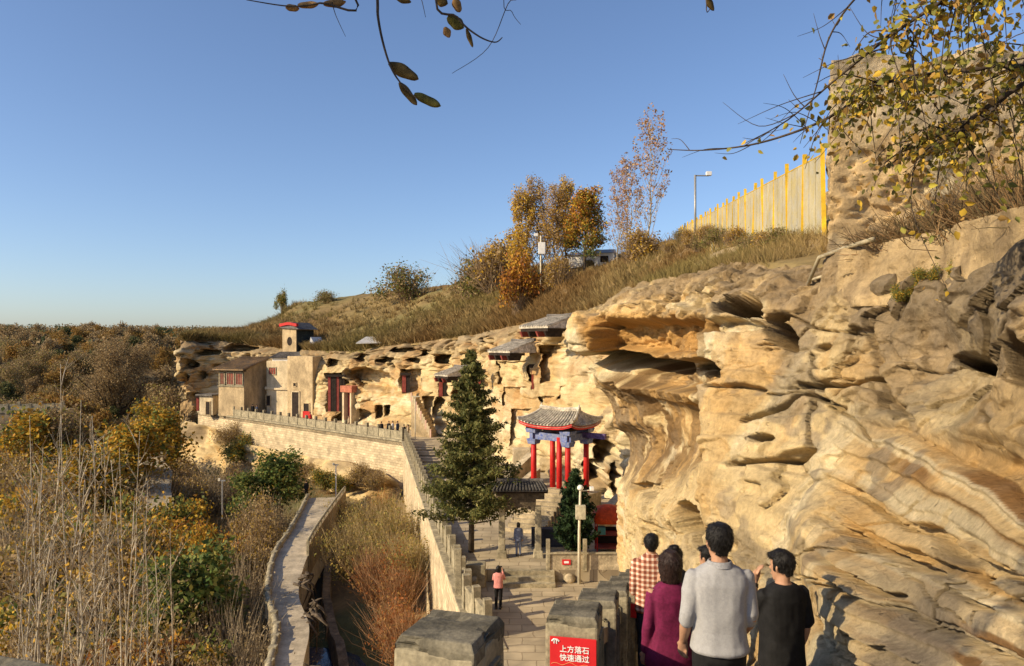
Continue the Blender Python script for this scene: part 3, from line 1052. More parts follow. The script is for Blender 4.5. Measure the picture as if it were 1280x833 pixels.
def carved_post(parent, loc, rz, w, hgt, key, cap=True):
    """square post with a raised frame on its faces and a weathered top"""
    def mk():
        b = MB()
        b.box((0, 0, (hgt - 0.055) / 2), (w, w, hgt - 0.055))
        b1 = b.build('post', M_STONE, bevel=w * 0.045)
        me = b1.data
        if w > 0.3: weather(me, 10)
        bpy.data.objects.remove(b1)
        return me
    o = link(bpy.data.objects.new('post', unit_mesh(('post', key), mk)), parent)
    o.location, o.rotation_euler = loc, (0, 0, rz)
    if cap:
        def mk2():
            b = MB()
            b.box((0, 0, -0.015), (w * 0.99, w * 0.99, 0.06))
            b.box((0, 0, 0.028), (w * 0.985, w * 0.985, 0.03), top=0.9)
            c = b.build('cap', M_STONETOP, bevel=w * 0.02)
            me = c.data
            if w > 0.3: weather(me, 8)
            bpy.data.objects.remove(c)
            return me
        c = link(bpy.data.objects.new('cap', unit_mesh(('cap', key), mk2)), o)
        c.location = (0, 0, hgt - 0.05)

        def mk3():
            b = MB()
            t = w * 0.035
            a, z0, z1 = w * 0.28, hgt * 0.30, hgt - 0.15
            r = w * 0.06
            out = [(-a, z0), (a, z0), (a, z1 - r), (a - r, z1 - r), (a - r, z1), (-a + r, z1), (-a + r, z1 - r), (-a, z1 - r), (-a, z0)]
            for (xa, za), (xb, zb_) in zip(out[:-1], out[1:]):
                dx, dz = xb - xa, zb_ - za
                l = math.hypot(dx, dz)
                b.box(((xa + xb) / 2, -w / 2 - 0.004, (za + zb_) / 2), (abs(dx) + t, 0.024, abs(dz) + t))
            c = b.build('carved_frame', M_STONE)
            me = c.data
            bpy.data.objects.remove(c)
            return me
        f = link(bpy.data.objects.new('carved_frame', unit_mesh(('frame', key), mk3)), o)
        if w > 0.3:
            f2 = link(bpy.data.objects.new('carved_frame', f.data), o)
            f2.rotation_euler = (0, 0, R(90))
    return o


def rail_panel(parent, p, q, hgt, th, mat_, z_lift=0.0, name='panel'):
    p, q = Vector(p), Vector(q)
    d = (q - p)
    n = Vector((-d.y, d.x, 0)).normalized() * th / 2
    b = MB()
    z0 = Vector((0, 0, z_lift))
    z1 = Vector((0, 0, hgt))
    b.hexa([p + n + z0, p - n + z0, q - n + z0, q + n + z0], [p + n + z1, p - n + z1, q - n + z1, q + n + z1])
    # a slightly wider top rail
    m = n * 1.35
    b.hexa([p + m + z1 * 0.88, p - m + z1 * 0.88, q - m + z1 * 0.88, q + m + z1 * 0.88], [p + m + z1 * 1.002, p - m + z1 * 1.002, q - m + z1 * 1.002, q + m + z1 * 1.002])
    return b.build(name, mat_, parent)


def balustrade(name, label, p, q, sp, w, ph, panh, mat_=None, cap=False, key=None):
    root = empty(name, p)
    tag(root, label, 'balustrade')
    pts = pole_line(p, q, sp)
    rz = math.atan2(q[1] - p[1], q[0] - p[0])
    for i, c in enumerate(pts):
        carved_post(root, c - Vector(p), rz, w, ph, key or name, cap)
        if i:
            a = pts[i - 1] - Vector(p)
            b_ = c - Vector(p)
            u = (b_ - a).normalized() * (w * 0.5 - 0.01)
            rail_panel(root, a + u, b_ - u, panh, w * 0.55, mat_ or M_STONE)
    return root


# ---- the way down along the cliff and the look-out it starts from
def left_edge(y): return float(np.interp(y, [-6, 1.5, 3.2, 14, 20, 26], [-2.4, -1.2, -0.30, 2.10, 2.3, 2.0]))


b = MB()
yy = -5.0
while yy < 26:
    st = 0.42 if yy > 3 else 1.6
    z = float(path_z(yy + st / 2))
    x0, x1 = left_edge(yy), left_edge(yy + st)
    r0 = 4.6 if yy > 2 else 3.4
    b.hexa([(x0, yy, z - 1.4), (r0, yy, z - 1.4), (r0, yy + st + 0.02, z - 1.4), (x1, yy + st + 0.02, z - 1.4)],
           [(x0, yy, z), (r0, yy, z), (r0, yy + st + 0.02, z), (x1, yy + st + 0.02, z)])
    yy += st
tag(b.build('stepped_path', M_PAVE), kind='structure')
b = MB()
for a_, c_ in zip(np.linspace(-5, 25, 31)[:-1], np.linspace(-5, 25, 31)[1:]):
    za, zc = float(path_z(a_)) - 0.1, float(path_z(c_)) - 0.1
    xa, xc = left_edge(a_) - 0.05, left_edge(c_) - 0.05
    b.hexa([(xa, a_, -6), (xa + 0.6, a_, -6), (xc + 0.6, c_, -6), (xc, c_, -6)], [(xa, a_, za), (xa + 0.6, a_, za), (xc + 0.6, c_, zc), (xc, c_, zc)])
tag(b.build('retaining_wall', M_MASON), 'tall coursed stone wall that carries the stepped path beside the cliff', 'wall')

near_rail = empty('stone_railing', (0.4, 4.8, 7.2))
tag(near_rail, 'thick carved stone railing with square posts down the stepped path beside the walkers', 'railing')
YAW = -math.atan(0.219)


def rail_post(x, y, ztop, hgt, rz, w=0.34):
    return carved_post(near_rail, (x - 0.4, y - 4.8, ztop - hgt - 7.2), rz, w, hgt, 'near')


posts = []
for k in range(9):
    d = 4.97 + 1.5 * k
    ztop = 8.43 - 0.415 * k if k < 6 else 8.43 - 0.415 * 5 - 0.6 * (k - 5)
    x = -0.5 + 0.219 * d - 0.17 if k < 6 else left_edge(d) + 0.2
    posts.append((x, d, ztop))
    rail_post(x, d, ztop, 1.22, YAW)
for (x0, y0, z0), (x1, y1, z1) in zip(posts[:-1], posts[1:]):
    d = Vector((x1 - x0, y1 - y0, 0)).normalized() * 0.16
    b = MB()
    n = Vector((-d.y, d.x, 0)).normalized() * 0.07
    for nn, ha, hb in ((n, 1.15, 0.34), (n * 1.5, 0.345, 0.22)):
        p, q = Vector((x0 - 0.4, y0 - 4.8, z0 - 7.2)) + d, Vector((x1 - 0.4, y1 - 4.8, z1 - 7.2)) - d
        b.hexa([p + nn - Vector((0, 0, ha)), p - nn - Vector((0, 0, ha)), q - nn - Vector((0, 0, ha)), q + nn - Vector((0, 0, ha))],
               [p + nn - Vector((0, 0, hb)), p - nn - Vector((0, 0, hb)), q - nn - Vector((0, 0, hb)), q + nn - Vector((0, 0, hb))])
    b.build('panel', M_STONE, near_rail)

look_rail = empty('lookout_railing', (-0.26, 3.17, 7.78))
tag(look_rail, 'weathered stone railing with one broad square post at the edge of the look-out', 'railing')
carved_post(look_rail, (0, 0, 0), R(-19), 0.36, 1.22, 'look')
carved_post(look_rail, (-1.06, -1.42, 0.40), R(-19), 0.36, 1.22, 'look')
rail_panel(look_rail, (-0.11, -0.14, -0.1), (-0.86, -1.08, 0.2), 0.82, 0.14, M_STONE)
rail_panel(look_rail, (0.1, 0.13, -0.1), (0.46, 1.6, -0.35), 0.55, 0.14, M_STONE)
rail_panel(look_rail, (-1.1, -1.36, 0.3), (-1.9, -3.2, 0.5), 0.82, 0.14, M_STONE)

# ---- the red notice on the first post
M_SIGNRED = mat('sign_red', (0.62, 0.025, 0.03), rough=0.4, scale=3, var=0.06)
M_SIGNWHITE = mat('sign_lettering', (0.82, 0.80, 0.78), rough=0.5, scale=3, var=0.03)
sign = empty('warning_sign', (posts[0][0] + math.sin(YAW) * 0.19, posts[0][1] - math.cos(YAW) * 0.19, 8.10), YAW)
tag(sign, 'red notice with white falling rock warning lettering on the first stone post', 'sign')
MB().box((0.015, 0.0, 0.0), (0.30, 0.012, 0.40)).build('board', M_SIGNRED, sign, bevel=0.002)


def lettering(txt, parent, loc, size, mat_, rot=(R(90), 0, 0), name='lettering'):
    cu = bpy.data.curves.new(name, 'FONT')
    cu.body = txt
    cu.size = size
    cu.align_x = 'CENTER'
    cu.extrude = 0.0012
    cu.offset = size * 0.012
    cu.space_character = 1.03
    cu.materials.append(mat_)
    tmp = link(bpy.data.objects.new(name, cu))
    dg = bpy.context.evaluated_depsgraph_get()
    me = bpy.data.meshes.new_from_object(tmp.evaluated_get(dg), depsgraph=dg)
    bpy.data.objects.remove(tmp)
    bpy.data.curves.remove(cu)
    o = link(bpy.data.objects.new(name, me), parent)
    o.location, o.rotation_euler = loc, rot
    return o


lettering('上方落石', sign, (0.025, -0.0085, 0.110), 0.0475, M_SIGNWHITE)
lettering('快速通过', sign, (0.025, -0.0085, 0.055), 0.0475, M_SIGNWHITE)
b = MB()
b.tube([(-0.122, -0.008, 0.172), (-0.108, -0.008, 0.186), (-0.086, -0.008, 0.184), (-0.074, -0.008, 0.174)], 0.005, 5)
b.tube([(-0.106, -0.008, 0.158), (-0.105, -0.008, 0.180)], 0.004, 5)
b.tube([(-0.090, -0.008, 0.158), (-0.091, -0.008, 0.180)], 0.004, 5)
b.build('emblem', M_SIGNWHITE, sign)
b = MB()
b.tube([(-0.125 + 0.28 * i / 24, -0.008, 0.030 + 0.008 * math.sin(i * 0.75) - 0.004 * math.cos(i * 0.31)) for i in range(25)], 0.0016, 4)
b.build('mountain_line', mat('sign_line', (0.75, 0.35, 0.15), var=0.05), sign)
b = MB().box((0, 0, 0), (0.13, 0.010, 0.17))
o = b.build('warning_plate', M_SIGNRED)
o.location = (posts[3][0] + math.sin(YAW) * 0.18 + 0.12, posts[3][1] - math.cos(YAW) * 0.182 - 0.02, posts[3][2] - 0.33)
o.rotation_euler = (0, 0, YAW)
tag(o, 'small plain red plate on the fourth stone post of the path railing', 'sign')

# ---- plaza, walkway and promenade
W0, W1, E1 = Vector((-1.1, 24.5, 0)), Vector((-11.2, 76.5, 0)), Vector((-46.0, 109.0, 0))
W00 = Vector((-1.97, 29, 0))
plaza_pts = [(-1.1, 24.5), (-1.97, 29), (-11.2, 76.5), (-46.0, 109.0), (-47.0, 112), (-40, 118), (-10, 96), (2, 74), (9, 55), (12, 44), (12, 31), (6, 29), (5.2, 24), (3.6, 16), (-0.2, 16)][::-1]
b = MB().prism(plaza_pts, -0.5, 0.0)
tag(b.build('plaza', M_FLAGS), kind='structure')
terr = [(-2.2, 31.7), (5.2, 31.7), (12, 33), (12, 45.5), (-5.0, 45.5)]
b = MB().prism(terr, 0.01, 0.5)
tag(b.build('terrace', M_FLAGS), kind='structure')
# shallow treads of the way that climbs beyond the big spruce
steps = empty('stone_steps', (-6, 55, 0))
tag(steps, 'worn stone treads of the walkway beyond the tall spruce', 'steps')
for i in range(15):
    y = 47.5 + 1.75 * i
    xl = -1.97 - 9.23 * (y - 29) / 47.5 + 0.35
    MB().box((xl + 1.55 + 6, y - 55, 0.05 + 0.03 * (i % 2)), (3.0, 0.8, 0.10 + 0.05 * (i % 2)), R(-8)).build('tread', M_PAVE, steps)

# retaining walls: built along their own x axis so the courses run with the wall
def long_wall(name, label, p, q, z0, z1, th=0.8, mat_=None, cap=0.0, jag=0.0):
    p, q = Vector(p), Vector(q)
    L_ = (q - p).length
    root = empty(name, (p.x, p.y, 0), math.atan2(q.y - p.y, q.x - p.x))
    n = 40
    bb = MB()
    for i in range(n):
        xa, xb = L_ * i / n, L_ * (i + 1) / n
        za = z0 + jag * math.sin(i * 1.7)
        bb.hexa([(xa, 0, za), (xb, 0, za), (xb, th, za), (xa, th, za)], [(xa, 0, z1), (xb, 0, z1), (xb, th, z1), (xa, th, z1)])
    bb.build('masonry', mat_ or M_MASON, root)
    if cap:
        MB().box((L_ / 2, th / 2 - 0.06, z1 + cap / 2 - 0.05), (L_, th + 0.2, cap)).build('coping', M_STONE, root)
    tag(root, label, 'wall')
    return root


long_wall('retaining_wall', 'pale masonry wall under the promenade before the cave houses', E1, W1, -5.5, -0.02, 0.9, cap=0.2)
long_wall('retaining_wall', 'sloping stone wall below the walkway railing above the brushy gully', W1 - Vector((0.0, 0, 0)), W0, -7.5, -0.02, 0.9, cap=0.12)
balustrade('balustrade', 'long pale stone balustrade along the promenade before the cave houses', W1 + Vector((-0.15, 0.55, 0.12)), E1 + Vector((0.4, 0.2, 0.12)), 2.05, 0.28, 1.35, 0.85)
balustrade('balustrade', 'stone balustrade running from the plaza up beside the tall spruce', W00 + Vector((0.25, 0, 0.05)), W1 + Vector((0.35, -0.6, 0.05)), 1.75, 0.26, 1.3, 0.9)
balustrade('balustrade', 'short stone balustrade ending at the plaza near the woman in pink', W0 + Vector((0.25, 1.2, 0.05)), W00 + Vector((0.22, -0.6, 0.05)), 1.5, 0.26, 1.3, 0.9)
b = MB().box((0, 0, 0.95), (0.26, 0.26, 1.9))
o = b.build('tall_stone_post', M_STONE, bevel=0.02)
o.location = on_level(573, 745, 0.0)
tag(o, 'tall plain square stone post where the plaza balustrades meet', 'post')

# terrace front: wall with panels, steps, low walls
tf = empty('terrace_parapet', (3.2, 31.75, 0.5))
tag(tf, 'low stone parapet of two panels in front of the small dark cypress', 'parapet')
px_posts = [685, 731, 775]
for i, p in enumerate(px_posts):
    x = (p - 640) / FPX * 31.8
    MB().box((x - 3.2, 0, 0.62), (0.17, 0.17, 1.36)).build('post', M_STONE, tf, bevel=0.012)
    if i:
        x0 = (px_posts[i - 1] - 640) / FPX * 31.8
        MB().box(((x + x0) / 2 - 3.2, 0.02, 0.36), (x - x0 - 0.15, 0.10, 0.74)).build('panel', M_WALLSTONE, tf)
        MB().box(((x + x0) / 2 - 3.2, -0.02, 0.71), (x - x0 - 0.15, 0.13, 0.07)).build('top_rail', M_STONE, tf)
o = MB().box((0, 0, 0), (0.36, 0.03, 0.22)).build('notice_plate', M_SIGNRED)
o.location = ((708 - 640) / FPX * 31.7, 31.70, 0.5 + 0.33)
tag(o, 'small dark red notice plate with white lettering on the terrace parapet', 'sign')
MB().box((0, -0.018, 0), (0.20, 0.006, 0.09)).build('lettering', M_SIGNWHITE, o)
st = empty('terrace_steps', (0.5, 31.4, 0))
tag(st, 'three stone steps from the plaza up to the gate', 'steps')
for i in range(3):
    MB().box((0.1, -0.35 + 0.33 * i, 0.083 * (i + 1) - 0.0), (2.4, 0.36, 0.168 * (i + 1))).build('step', M_STONE, st)
for i, (px0, px1, d, z0, z1, lb) in enumerate(((583, 607, 31.2, 0, 0.95, 'squat stone block wall left of the gate steps, the larger'), (580, 596, 30.4, 0, 0.55, 'squat stone block below the larger one by the gate steps'))):
    x0, x1 = (px0 - 640) / FPX * d, (px1 - 640) / FPX * d
    o = MB().box((0, 0, (z1 - z0) / 2), (x1 - x0, 0.6, z1 - z0)).build('stone_block', M_STONE, bevel=0.03)
    o.location = ((x0 + x1) / 2, d, z0)
    tag(o, lb, 'stone block')

# ---- the dark gate with a tiled top
gate = empty('stone_gate', ((650 - 640) / FPX * 33.6, 33.6, 0.5))
tag(gate, 'old dark gate with two stone posts, carved lintel and tiled top', 'gate')
for s in (-1, 1):
    MB().box((s * 0.82, 0, 1.15), (0.30, 0.34, 2.3), top=0.9).build('column', M_STONE, gate, bevel=0.03)
    MB().box((s * 0.82, 0, 0.16), (0.46, 0.5, 0.34), top=0.85).build('column_base', M_STONE, gate, bevel=0.03)
M_GATE = mat('aged_timber', (0.13, 0.10, 0.065), scale=5, var=0.3, bump=0.01)
arch = [(-0.72, 2.0)] + [(-0.72 + 1.44 * t, 2.05 + 0.22 * math.sin(math.pi * t)) for t in np.linspace(0.05, 0.95, 9)] + [(0.72, 2.0), (0.72, 2.62), (-0.72, 2.62)]
b = MB()
n = len(arch)
b.add([(x, -0.13, z) for x, z in arch] + [(x, 0.13, z) for x, z in arch], [tuple(range(n)), tuple(range(2 * n - 1, n - 1, -1))] + [((i + 1) % n, i, n + i, n + (i + 1) % n) for i in range(n)])
b.build('arched_lintel', M_GATE, gate)
MB().box((0, 0, 2.78), (2.2, 0.36, 0.3)).build('beam', M_GATE, gate, bevel=0.02)
MB().box((0, 0, 3.0), (2.5, 0.6, 0.14)).build('bracket_course', M_DARK, gate, bevel=0.02)
b = MB()
b.hexa([(-1.25, -0.6, 3.08), (1.25, -0.6, 3.08), (1.25, 0.6, 3.08), (-1.25, 0.6, 3.08)], [(-1.0, -0.06, 3.4), (1.0, -0.06, 3.4), (1.0, 0.06, 3.4), (-1.0, 0.06, 3.4)])
for i in range(17):
    x = -1.2 + 2.4 * i / 16
    b.tube([(x, -0.61, 3.13), (x * 0.8, -0.05, 3.43)], 0.05, 5)
b.build('tiled_roof', mat('dark_tile', (0.07, 0.065, 0.06), scale=6, var=0.3), gate)
MB().box((0, 0, 3.46), (2.1, 0.16, 0.16)).build('ridge', M_TILE, gate, bevel=0.02)

# ---- camera pole on the plaza
cp = empty('camera_pole', on_level(724, 730, 0.0))
tag(cp, 'pale pole with equipment box and cameras standing before the small cypress', 'pole')
M_CREAMPAINT = mat('cream_paint', (0.62, 0.56, 0.42), rough=0.5, scale=6, var=0.1)
MB().tube([(0, 0, 0), (0, 0, 2.2), (0.05, 0, 4.0)], [0.075, 0.06, 0.05], 10).build('shaft', M_CREAMPAINT, cp, smooth=True)
MB().box((0.05, -0.1, 3.05), (0.42, 0.24, 0.58)).build('equipment_box', mat('box_paint', (0.5, 0.46, 0.33), rough=0.5), cp, bevel=0.02)
b = MB()
b.loft([[(0.05 + 0.14 * s * math.cos(a), 0.14 * s * math.sin(a), 4.02 + z) for a in np.linspace(0, 2 * math.pi, 11)[:-1]] for s, z in ((0.5, -0.08), (1, 0), (0.9, 0.09), (0.4, 0.15))])
b.build('dome_camera', M_WHITE, cp, smooth=True)
MB().tube([(0.05, 0, 3.92), (0.62, 0, 3.96)], 0.025, 6).build('arm', M_CREAMPAINT, cp)
MB().box((0.52, -0.1, 4.04), (0.16, 0.34, 0.14)).build('camera', M_WHITE, cp, bevel=0.02)
o = MB().loft([[(0.26 * s * math.cos(a) * (1 + 0.15 * math.sin(3 * a)), 0.2 * s * math.sin(a), z) for a in np.linspace(0, 2 * math.pi, 11)[:-1]] for s, z in ((0.9, 0), (1, 0.12), (0.8, 0.28), (0.3, 0.36))]).build('pale_rock', M_WALLSTONE, smooth=True)
o.location = on_level(712, 728, 0.0)
tag(o, 'pale rounded rock at the foot of the camera pole', 'rock')

# ---- red offering stall beside the cliff
stall = empty('incense_stall', ((760 - 640) / FPX * 34.5, 34.5, 0.5))
tag(stall, 'open red stall with a frilled orange-red canopy beside the cliff', 'stall')
for sx in (-0.55, 0.55):
    for sy in (-0.4, 0.4):
        MB().box((sx, sy, 0.85), (0.05, 0.05, 1.7)).build('leg', M_RED, stall)
for z in (0.25, 0.85):
    MB().box((0, 0, z), (1.12, 0.82, 0.05)).build('shelf', M_REDDK, stall)
MB().box((0, 0.4, 0.55), (1.08, 0.03, 1.0)).build('back_panel', M_DARK, stall)
M_ORANGE = mat('orange_red_cloth', (0.75, 0.09, 0.02), rough=0.6, scale=5, var=0.2)
b = MB()
rings = []
for s, z in ((1.0, 1.42), (1.04, 1.6), (0.98, 1.85), (0.75, 2.05), (0.3, 2.16)):
    rings.append([(0.68 * s * math.copysign(abs(math.cos(a)) ** 0.5, math.cos(a)) * (1 + (0.05 * math.sin(9 * a) if z < 1.7 else 0)), 0.55 * s * math.copysign(abs(math.sin(a)) ** 0.5, math.sin(a)), z + (0.05 * math.sin(11 * a) if z < 1.5 else 0)) for a in np.linspace(0, 2 * math.pi, 41)[:-1]])
b.loft(rings).build('canopy', M_ORANGE, stall, smooth=True)
MB().box((-0.35, -0.3, 1.05), (0.36, 0.3, 0.34)).build('box', mat('teal_card', (0.10, 0.30, 0.30), var=0.1), stall, bevel=0.01)
o = MB().box((0, 0, 0.42), (1.5, 0.5, 0.84)).build('notice_table', mat('dark_cloth', (0.05, 0.05, 0.06), var=0.2), bevel=0.02)
o.location = ((684 - 640) / FPX * 35.5, 35.5, 0.5)
tag(o, 'low table under a dark cloth between the gate and the cypress', 'table')


# ---- tiled roofs with curved eaves
def hip_roof(parent, w, dpt, z0, rise, lift, ridge_frac=0.45, mt=None, tiles=18, name='roof_tiles', fascia=None):
    """roof with up-swept corners: x is the long side; returns nothing"""
    nu, nv = 25, 9
    mt = mt or M_TILE
    bb = MB()
    for side in range(4):
        lx = side % 2 == 0
        hw, hd = (w / 2, dpt / 2) if lx else (dpt / 2, w / 2)
        rx = (w * ridge_frac / 2) if lx else 0.02
        grid = []
        for i in range(nu):
            u = -1 + 2 * i / (nu - 1)
            row = []
            for j in range(nv):
                t = j / (nv - 1)
                xo = u * (hw * (1 - t) + rx * t)
                yo = -(hd * (1 - t) + (0.02 if lx else w * ridge_frac / 2) * t)
                zz = z0 + rise * (t ** 1.35) + lift * (1 - t) ** 2 * abs(u) ** 3
                a = side * math.pi / 2
                row.append((xo * math.cos(a) - yo * math.sin(a), xo * math.sin(a) + yo * math.cos(a), zz))
            grid.append(row)
        fs = []
        n0 = len(bb.v)
        vs = [p for r in grid for p in r]
        for i in range(nu - 1):
            for j in range(nv - 1):
                fs.append((i * nv + j, (i + 1) * nv + j, (i + 1) * nv + j + 1, i * nv + j + 1))
        bb.add(vs, fs)
        # soffit
        bb.add([(p[0], p[1], p[2] - 0.12) for r in grid for p in (r[0], r[3])], [(2 * i + 1, 2 * i + 3, 2 * i + 2, 2 * i) for i in range(nu - 1)])
        nt_ = tiles if lx else max(5, int(tiles * dpt / w))
        for k in range(nt_):
            u = -0.97 + 1.94 * k / (nt_ - 1)
            i = (u + 1) / 2 * (nu - 1)
            i0 = min(nu - 2, int(i))
            f = i - i0
            pts = [Vector(grid[i0][j]).lerp(Vector(grid[i0 + 1][j]), f) + Vector((0, 0, 0.03)) for j in range(0, nv, 2)]
            bb.tube(pts, 0.055, 5)
    o = bb.build(name, mt, parent)
    b2 = MB()
    b2.tube([(-w * ridge_frac / 2 - 0.1, 0, z0 + rise + 0.16), (0, 0, z0 + rise + 0.06), (w * ridge_frac / 2 + 0.1, 0, z0 + rise + 0.16)], 0.13, 6)
    for sx in (-1, 1):
        b2.tube([(sx * w * ridge_frac / 2, 0, z0 + rise + 0.1), (sx * w * ridge_frac / 2 + sx * 0.06, 0, z0 + rise + 0.42)], [0.10, 0.03], 5)
        for sy in (-1, 1):
            pts = []
            for t in (0, 0.25, 0.5, 0.75, 1.0):
                pts.append((sx * (w / 2 * (1 - t) + w * ridge_frac / 2 * t), sy * (dpt / 2 * (1 - t)), z0 + rise * t ** 1.35 + lift * (1 - t) ** 2 + 0.08))
            b2.tube(pts, 0.085, 6)
    b2.build('ridge', mt, parent)
    if fascia:
        b3 = MB()
        for side in range(4):
            lx = side % 2 == 0
            hw, hd = (w / 2, dpt / 2) if lx else (dpt / 2, w / 2)
            a = side * math.pi / 2
            vs, fs = [], []
            for i in range(nu):
                u = -1 + 2 * i / (nu - 1)
                zz = z0 + lift * abs(u) ** 3
                for yo, dz in ((-hd + 0.05, -0.05), (-hd + 0.05, -0.22), (-hd + 0.13, -0.22), (-hd + 0.13, -0.05)):
                    xo = u * (hw - 0.05)
                    vs.append((xo * math.cos(a) - yo * math.sin(a), xo * math.sin(a) + yo * math.cos(a), zz + dz))
                if i:
                    p = (i - 1) * 4
                    for k in range(4):
                        fs.append((p + k, p + 4 + k, p + 4 + (k + 1) % 4, p + (k + 1) % 4))
            b3.add(vs, fs)
        b3.build('fascia', fascia, parent)


# ---- red pavilion
PV = at(700, 618, 43.0)
pav = empty('red_pavilion', (PV[0], PV[1], 1.55), R(-38))
tag(pav, 'pavilion with red columns, blue painted beams and grey curved tile roof', 'pavilion')
MB().box((0, 0, -0.6), (3.6, 3.2, 1.2)).build('platform', M_WALLSTONE, pav)
hs = (1.18, 0.95)
for sx in (-1, 1):
    for sy in (-1, 1):
        MB().tube([(sx * hs[0], sy * hs[1], 0), (sx * hs[0], sy * hs[1], 3.35)], [0.17, 0.155], 14).build('column', M_RED, pav, smooth=True)
for sx in (-0.15,):
    MB().tube([(sx + 0.75, -hs[1], 0), (sx + 0.75, -hs[1], 3.3)], [0.16, 0.15], 14).build('column', M_RED, pav, smooth=True)
for sy in (-1, 1):
    MB().box((0, sy * hs[1], 3.28), (2 * hs[0] + 0.5, 0.2, 0.42)).build('beam', M_BLUE, pav, bevel=0.015)
for sx in (-1, 1):
    MB().box((sx * hs[0], 0, 3.27), (0.2, 2 * hs[1] + 0.5, 0.40)).build('beam', M_BLUE, pav, bevel=0.015)
for sx in (-1, 1):
    for sy in (-1, 1):
        MB().box((sx * hs[0], sy * hs[1], 2.95), (0.5, 0.5, 0.3), top=1.25).build('bracket', M_BLUE, pav, bevel=0.02)
        MB().box((sx * hs[0], sy * hs[1], 3.58), (0.62, 0.62, 0.24), top=1.2).build('bracket', M_BLUE, pav, bevel=0.02)
MB().box((0, 0, 3.75), (3.0, 2.6, 0.14)).build('ceiling_board', M_DARK, pav)
hip_roof(pav, 3.75, 3.2, 3.98, 0.72, 0.24, 0.68, M_PALETILE, 17, fascia=M_RED)
# beam that ties the pavilion to the rock
MB().box((1.9, 0.5, 3.35), (1.7, 0.22, 0.3)).build('tie_beam', mat('violet_beam', (0.16, 0.11, 0.26), var=0.3, scale=8), pav, bevel=0.015)

# sloping side walls of the stair that climbs to the pavilion
def ramp(label, a, bq, th, mat_=None, drop=0.9):
    a, bq = Vector(a), Vector(bq)
    d = bq - a
    n = Vector((-d.y, d.x, 0)).normalized() * th / 2
    dz = Vector((0, 0, drop))
    o = MB().hexa([a + n - dz, a - n - dz, bq - n - dz, bq + n - dz], [a + n, a - n, bq - n, bq + n]).build('stair_side_wall', mat_ or M_WALLSTONE, bevel=0.02)
    return tag(o, label, 'stair wall')


ramp('sloping stone stair wall climbing from beside the spruce towards the pavilion', at(622, 606, 44), at(664, 566, 47), 0.5, drop=1.6)
ramp('second sloping stair wall just above the gate, climbing to the pavilion', at(640, 612, 42.5), at(672, 585, 45), 0.4, drop=1.4)
ramp('sloping stone stair wall against the cliff behind the red stall', at(742, 652, 36.5), at(786, 606, 38.5), 0.5, drop=1.0)
b = MB()
for i in range(10):
    b.box((0.16 * i, 0.24 * i, 0.09 + 0.09 * i), (2.0, 0.26, 0.18 + 0.18 * i), R(-20))
o = b.build('pavilion_steps', M_WALLSTONE)
o.location = at(655, 672, 38)[:2] + (0.5,)
tag(o, 'pale stone steps behind the gate climbing to the red pavilion', 'steps')
o = MB().box((0, 0, 1.1), (1.3, 1.2, 2.2)).build('small_mud_shrine', M_MUDPALE, bevel=0.06)
o.location = at(652, 560, 54)[:2] + (0.3,)
tag(o, 'small square mud-plastered block on the slope beside the pavilion', 'shrine')


# ---- houses of the cave temple
class Front:
    """local frame of a house front: u to the right along the front, n outwards, z up"""
    def __init__(self, name, label, cat, corner, rz):
        self.root = empty(name, corner, rz)
        tag(self.root, label, cat)

    def block(self, part, u0, u1, n0, n1, z0, z1, mt, bevel=0.0, top=1.0):
        return MB().box(((u0 + u1) / 2, -(n0 + n1) / 2, (z0 + z1) / 2), (u1 - u0, abs(n1 - n0), z1 - z0), top=top).build(part, mt, self.root, bevel=bevel)

    def opening(self, part, u0, u1, z0, z1, n, mt, frame=None, fw=0.1, bars=0):
        """a recessed leaf behind a proud frame"""
        o = self.block(part, u0, u1, n - 0.05, n + 0.012, z0, z1, mt)
        if frame:
            bb = MB()
            for c, s in ((((u0 + u1) / 2, z0), (u1 - u0 + fw, fw)), (((u0 + u1) / 2, z1), (u1 - u0 + fw, fw)), ((u0, (z0 + z1) / 2), (fw, z1 - z0)), ((u1, (z0 + z1) / 2), (fw, z1 - z0))):
                bb.box((c[0], -n - 0.03, c[1]), (s[0], 0.10, s[1]))
            for k in range(bars):
                bb.box((u0 + (u1 - u0) * (k + 1) / (bars + 1), -n - 0.025, (z0 + z1) / 2), (0.05, 0.06, z1 - z0))
            bb.build('frame', frame, o)
        return o


HY = R(-21)
hc_ = at(305, 523, 101.5)
hu = Vector((math.cos(HY), math.sin(HY), 0))
house = Front('mud_house', 'two-storey mud house with three red lattice windows and tiled lean-to roof', 'house', (hc_[0], hc_[1], 0), HY)
house.block('wall', -4.4, 0, -4.9, 0, 0, 6.3, M_MUD, top=0.985)
for k, (a, c) in enumerate(((-4.15, -3.25), (-2.9, -1.65), (-1.35, -0.2))):
    house.opening('window', a, c, 4.35, 6.0, 0.03, M_REDDK, M_STONE, 0.12, 3)
house.block('sill', -4.45, 0.03, 0.0, 0.12, 4.1, 4.26, M_STONE)
b = MB()
b.hexa([(-4.8, -0.7, 6.35), (0.4, -0.7, 6.35), (0.5, 5.0, 7.9), (-4.9, 5.0, 7.9)], [(-4.8, -0.7, 6.52), (0.4, -0.7, 6.52), (0.5, 5.0, 8.1), (-4.9, 5.0, 8.1)])
for i in range(16):
    x = -4.7 + 5.0 * i / 15
    b.tube([(x, -0.74, 6.55), (x, 5.0, 8.13)], 0.07, 5)
b.build('roof', mat('ochre_tile', (0.40, 0.25, 0.11), scale=1.5, var=0.3, col2=(0.13, 0.11, 0.09)), house.root)
house.block('eave', -4.7, 0.3, -0.1, 0.5, 6.2, 6.36, M_DARK)
b = MB()
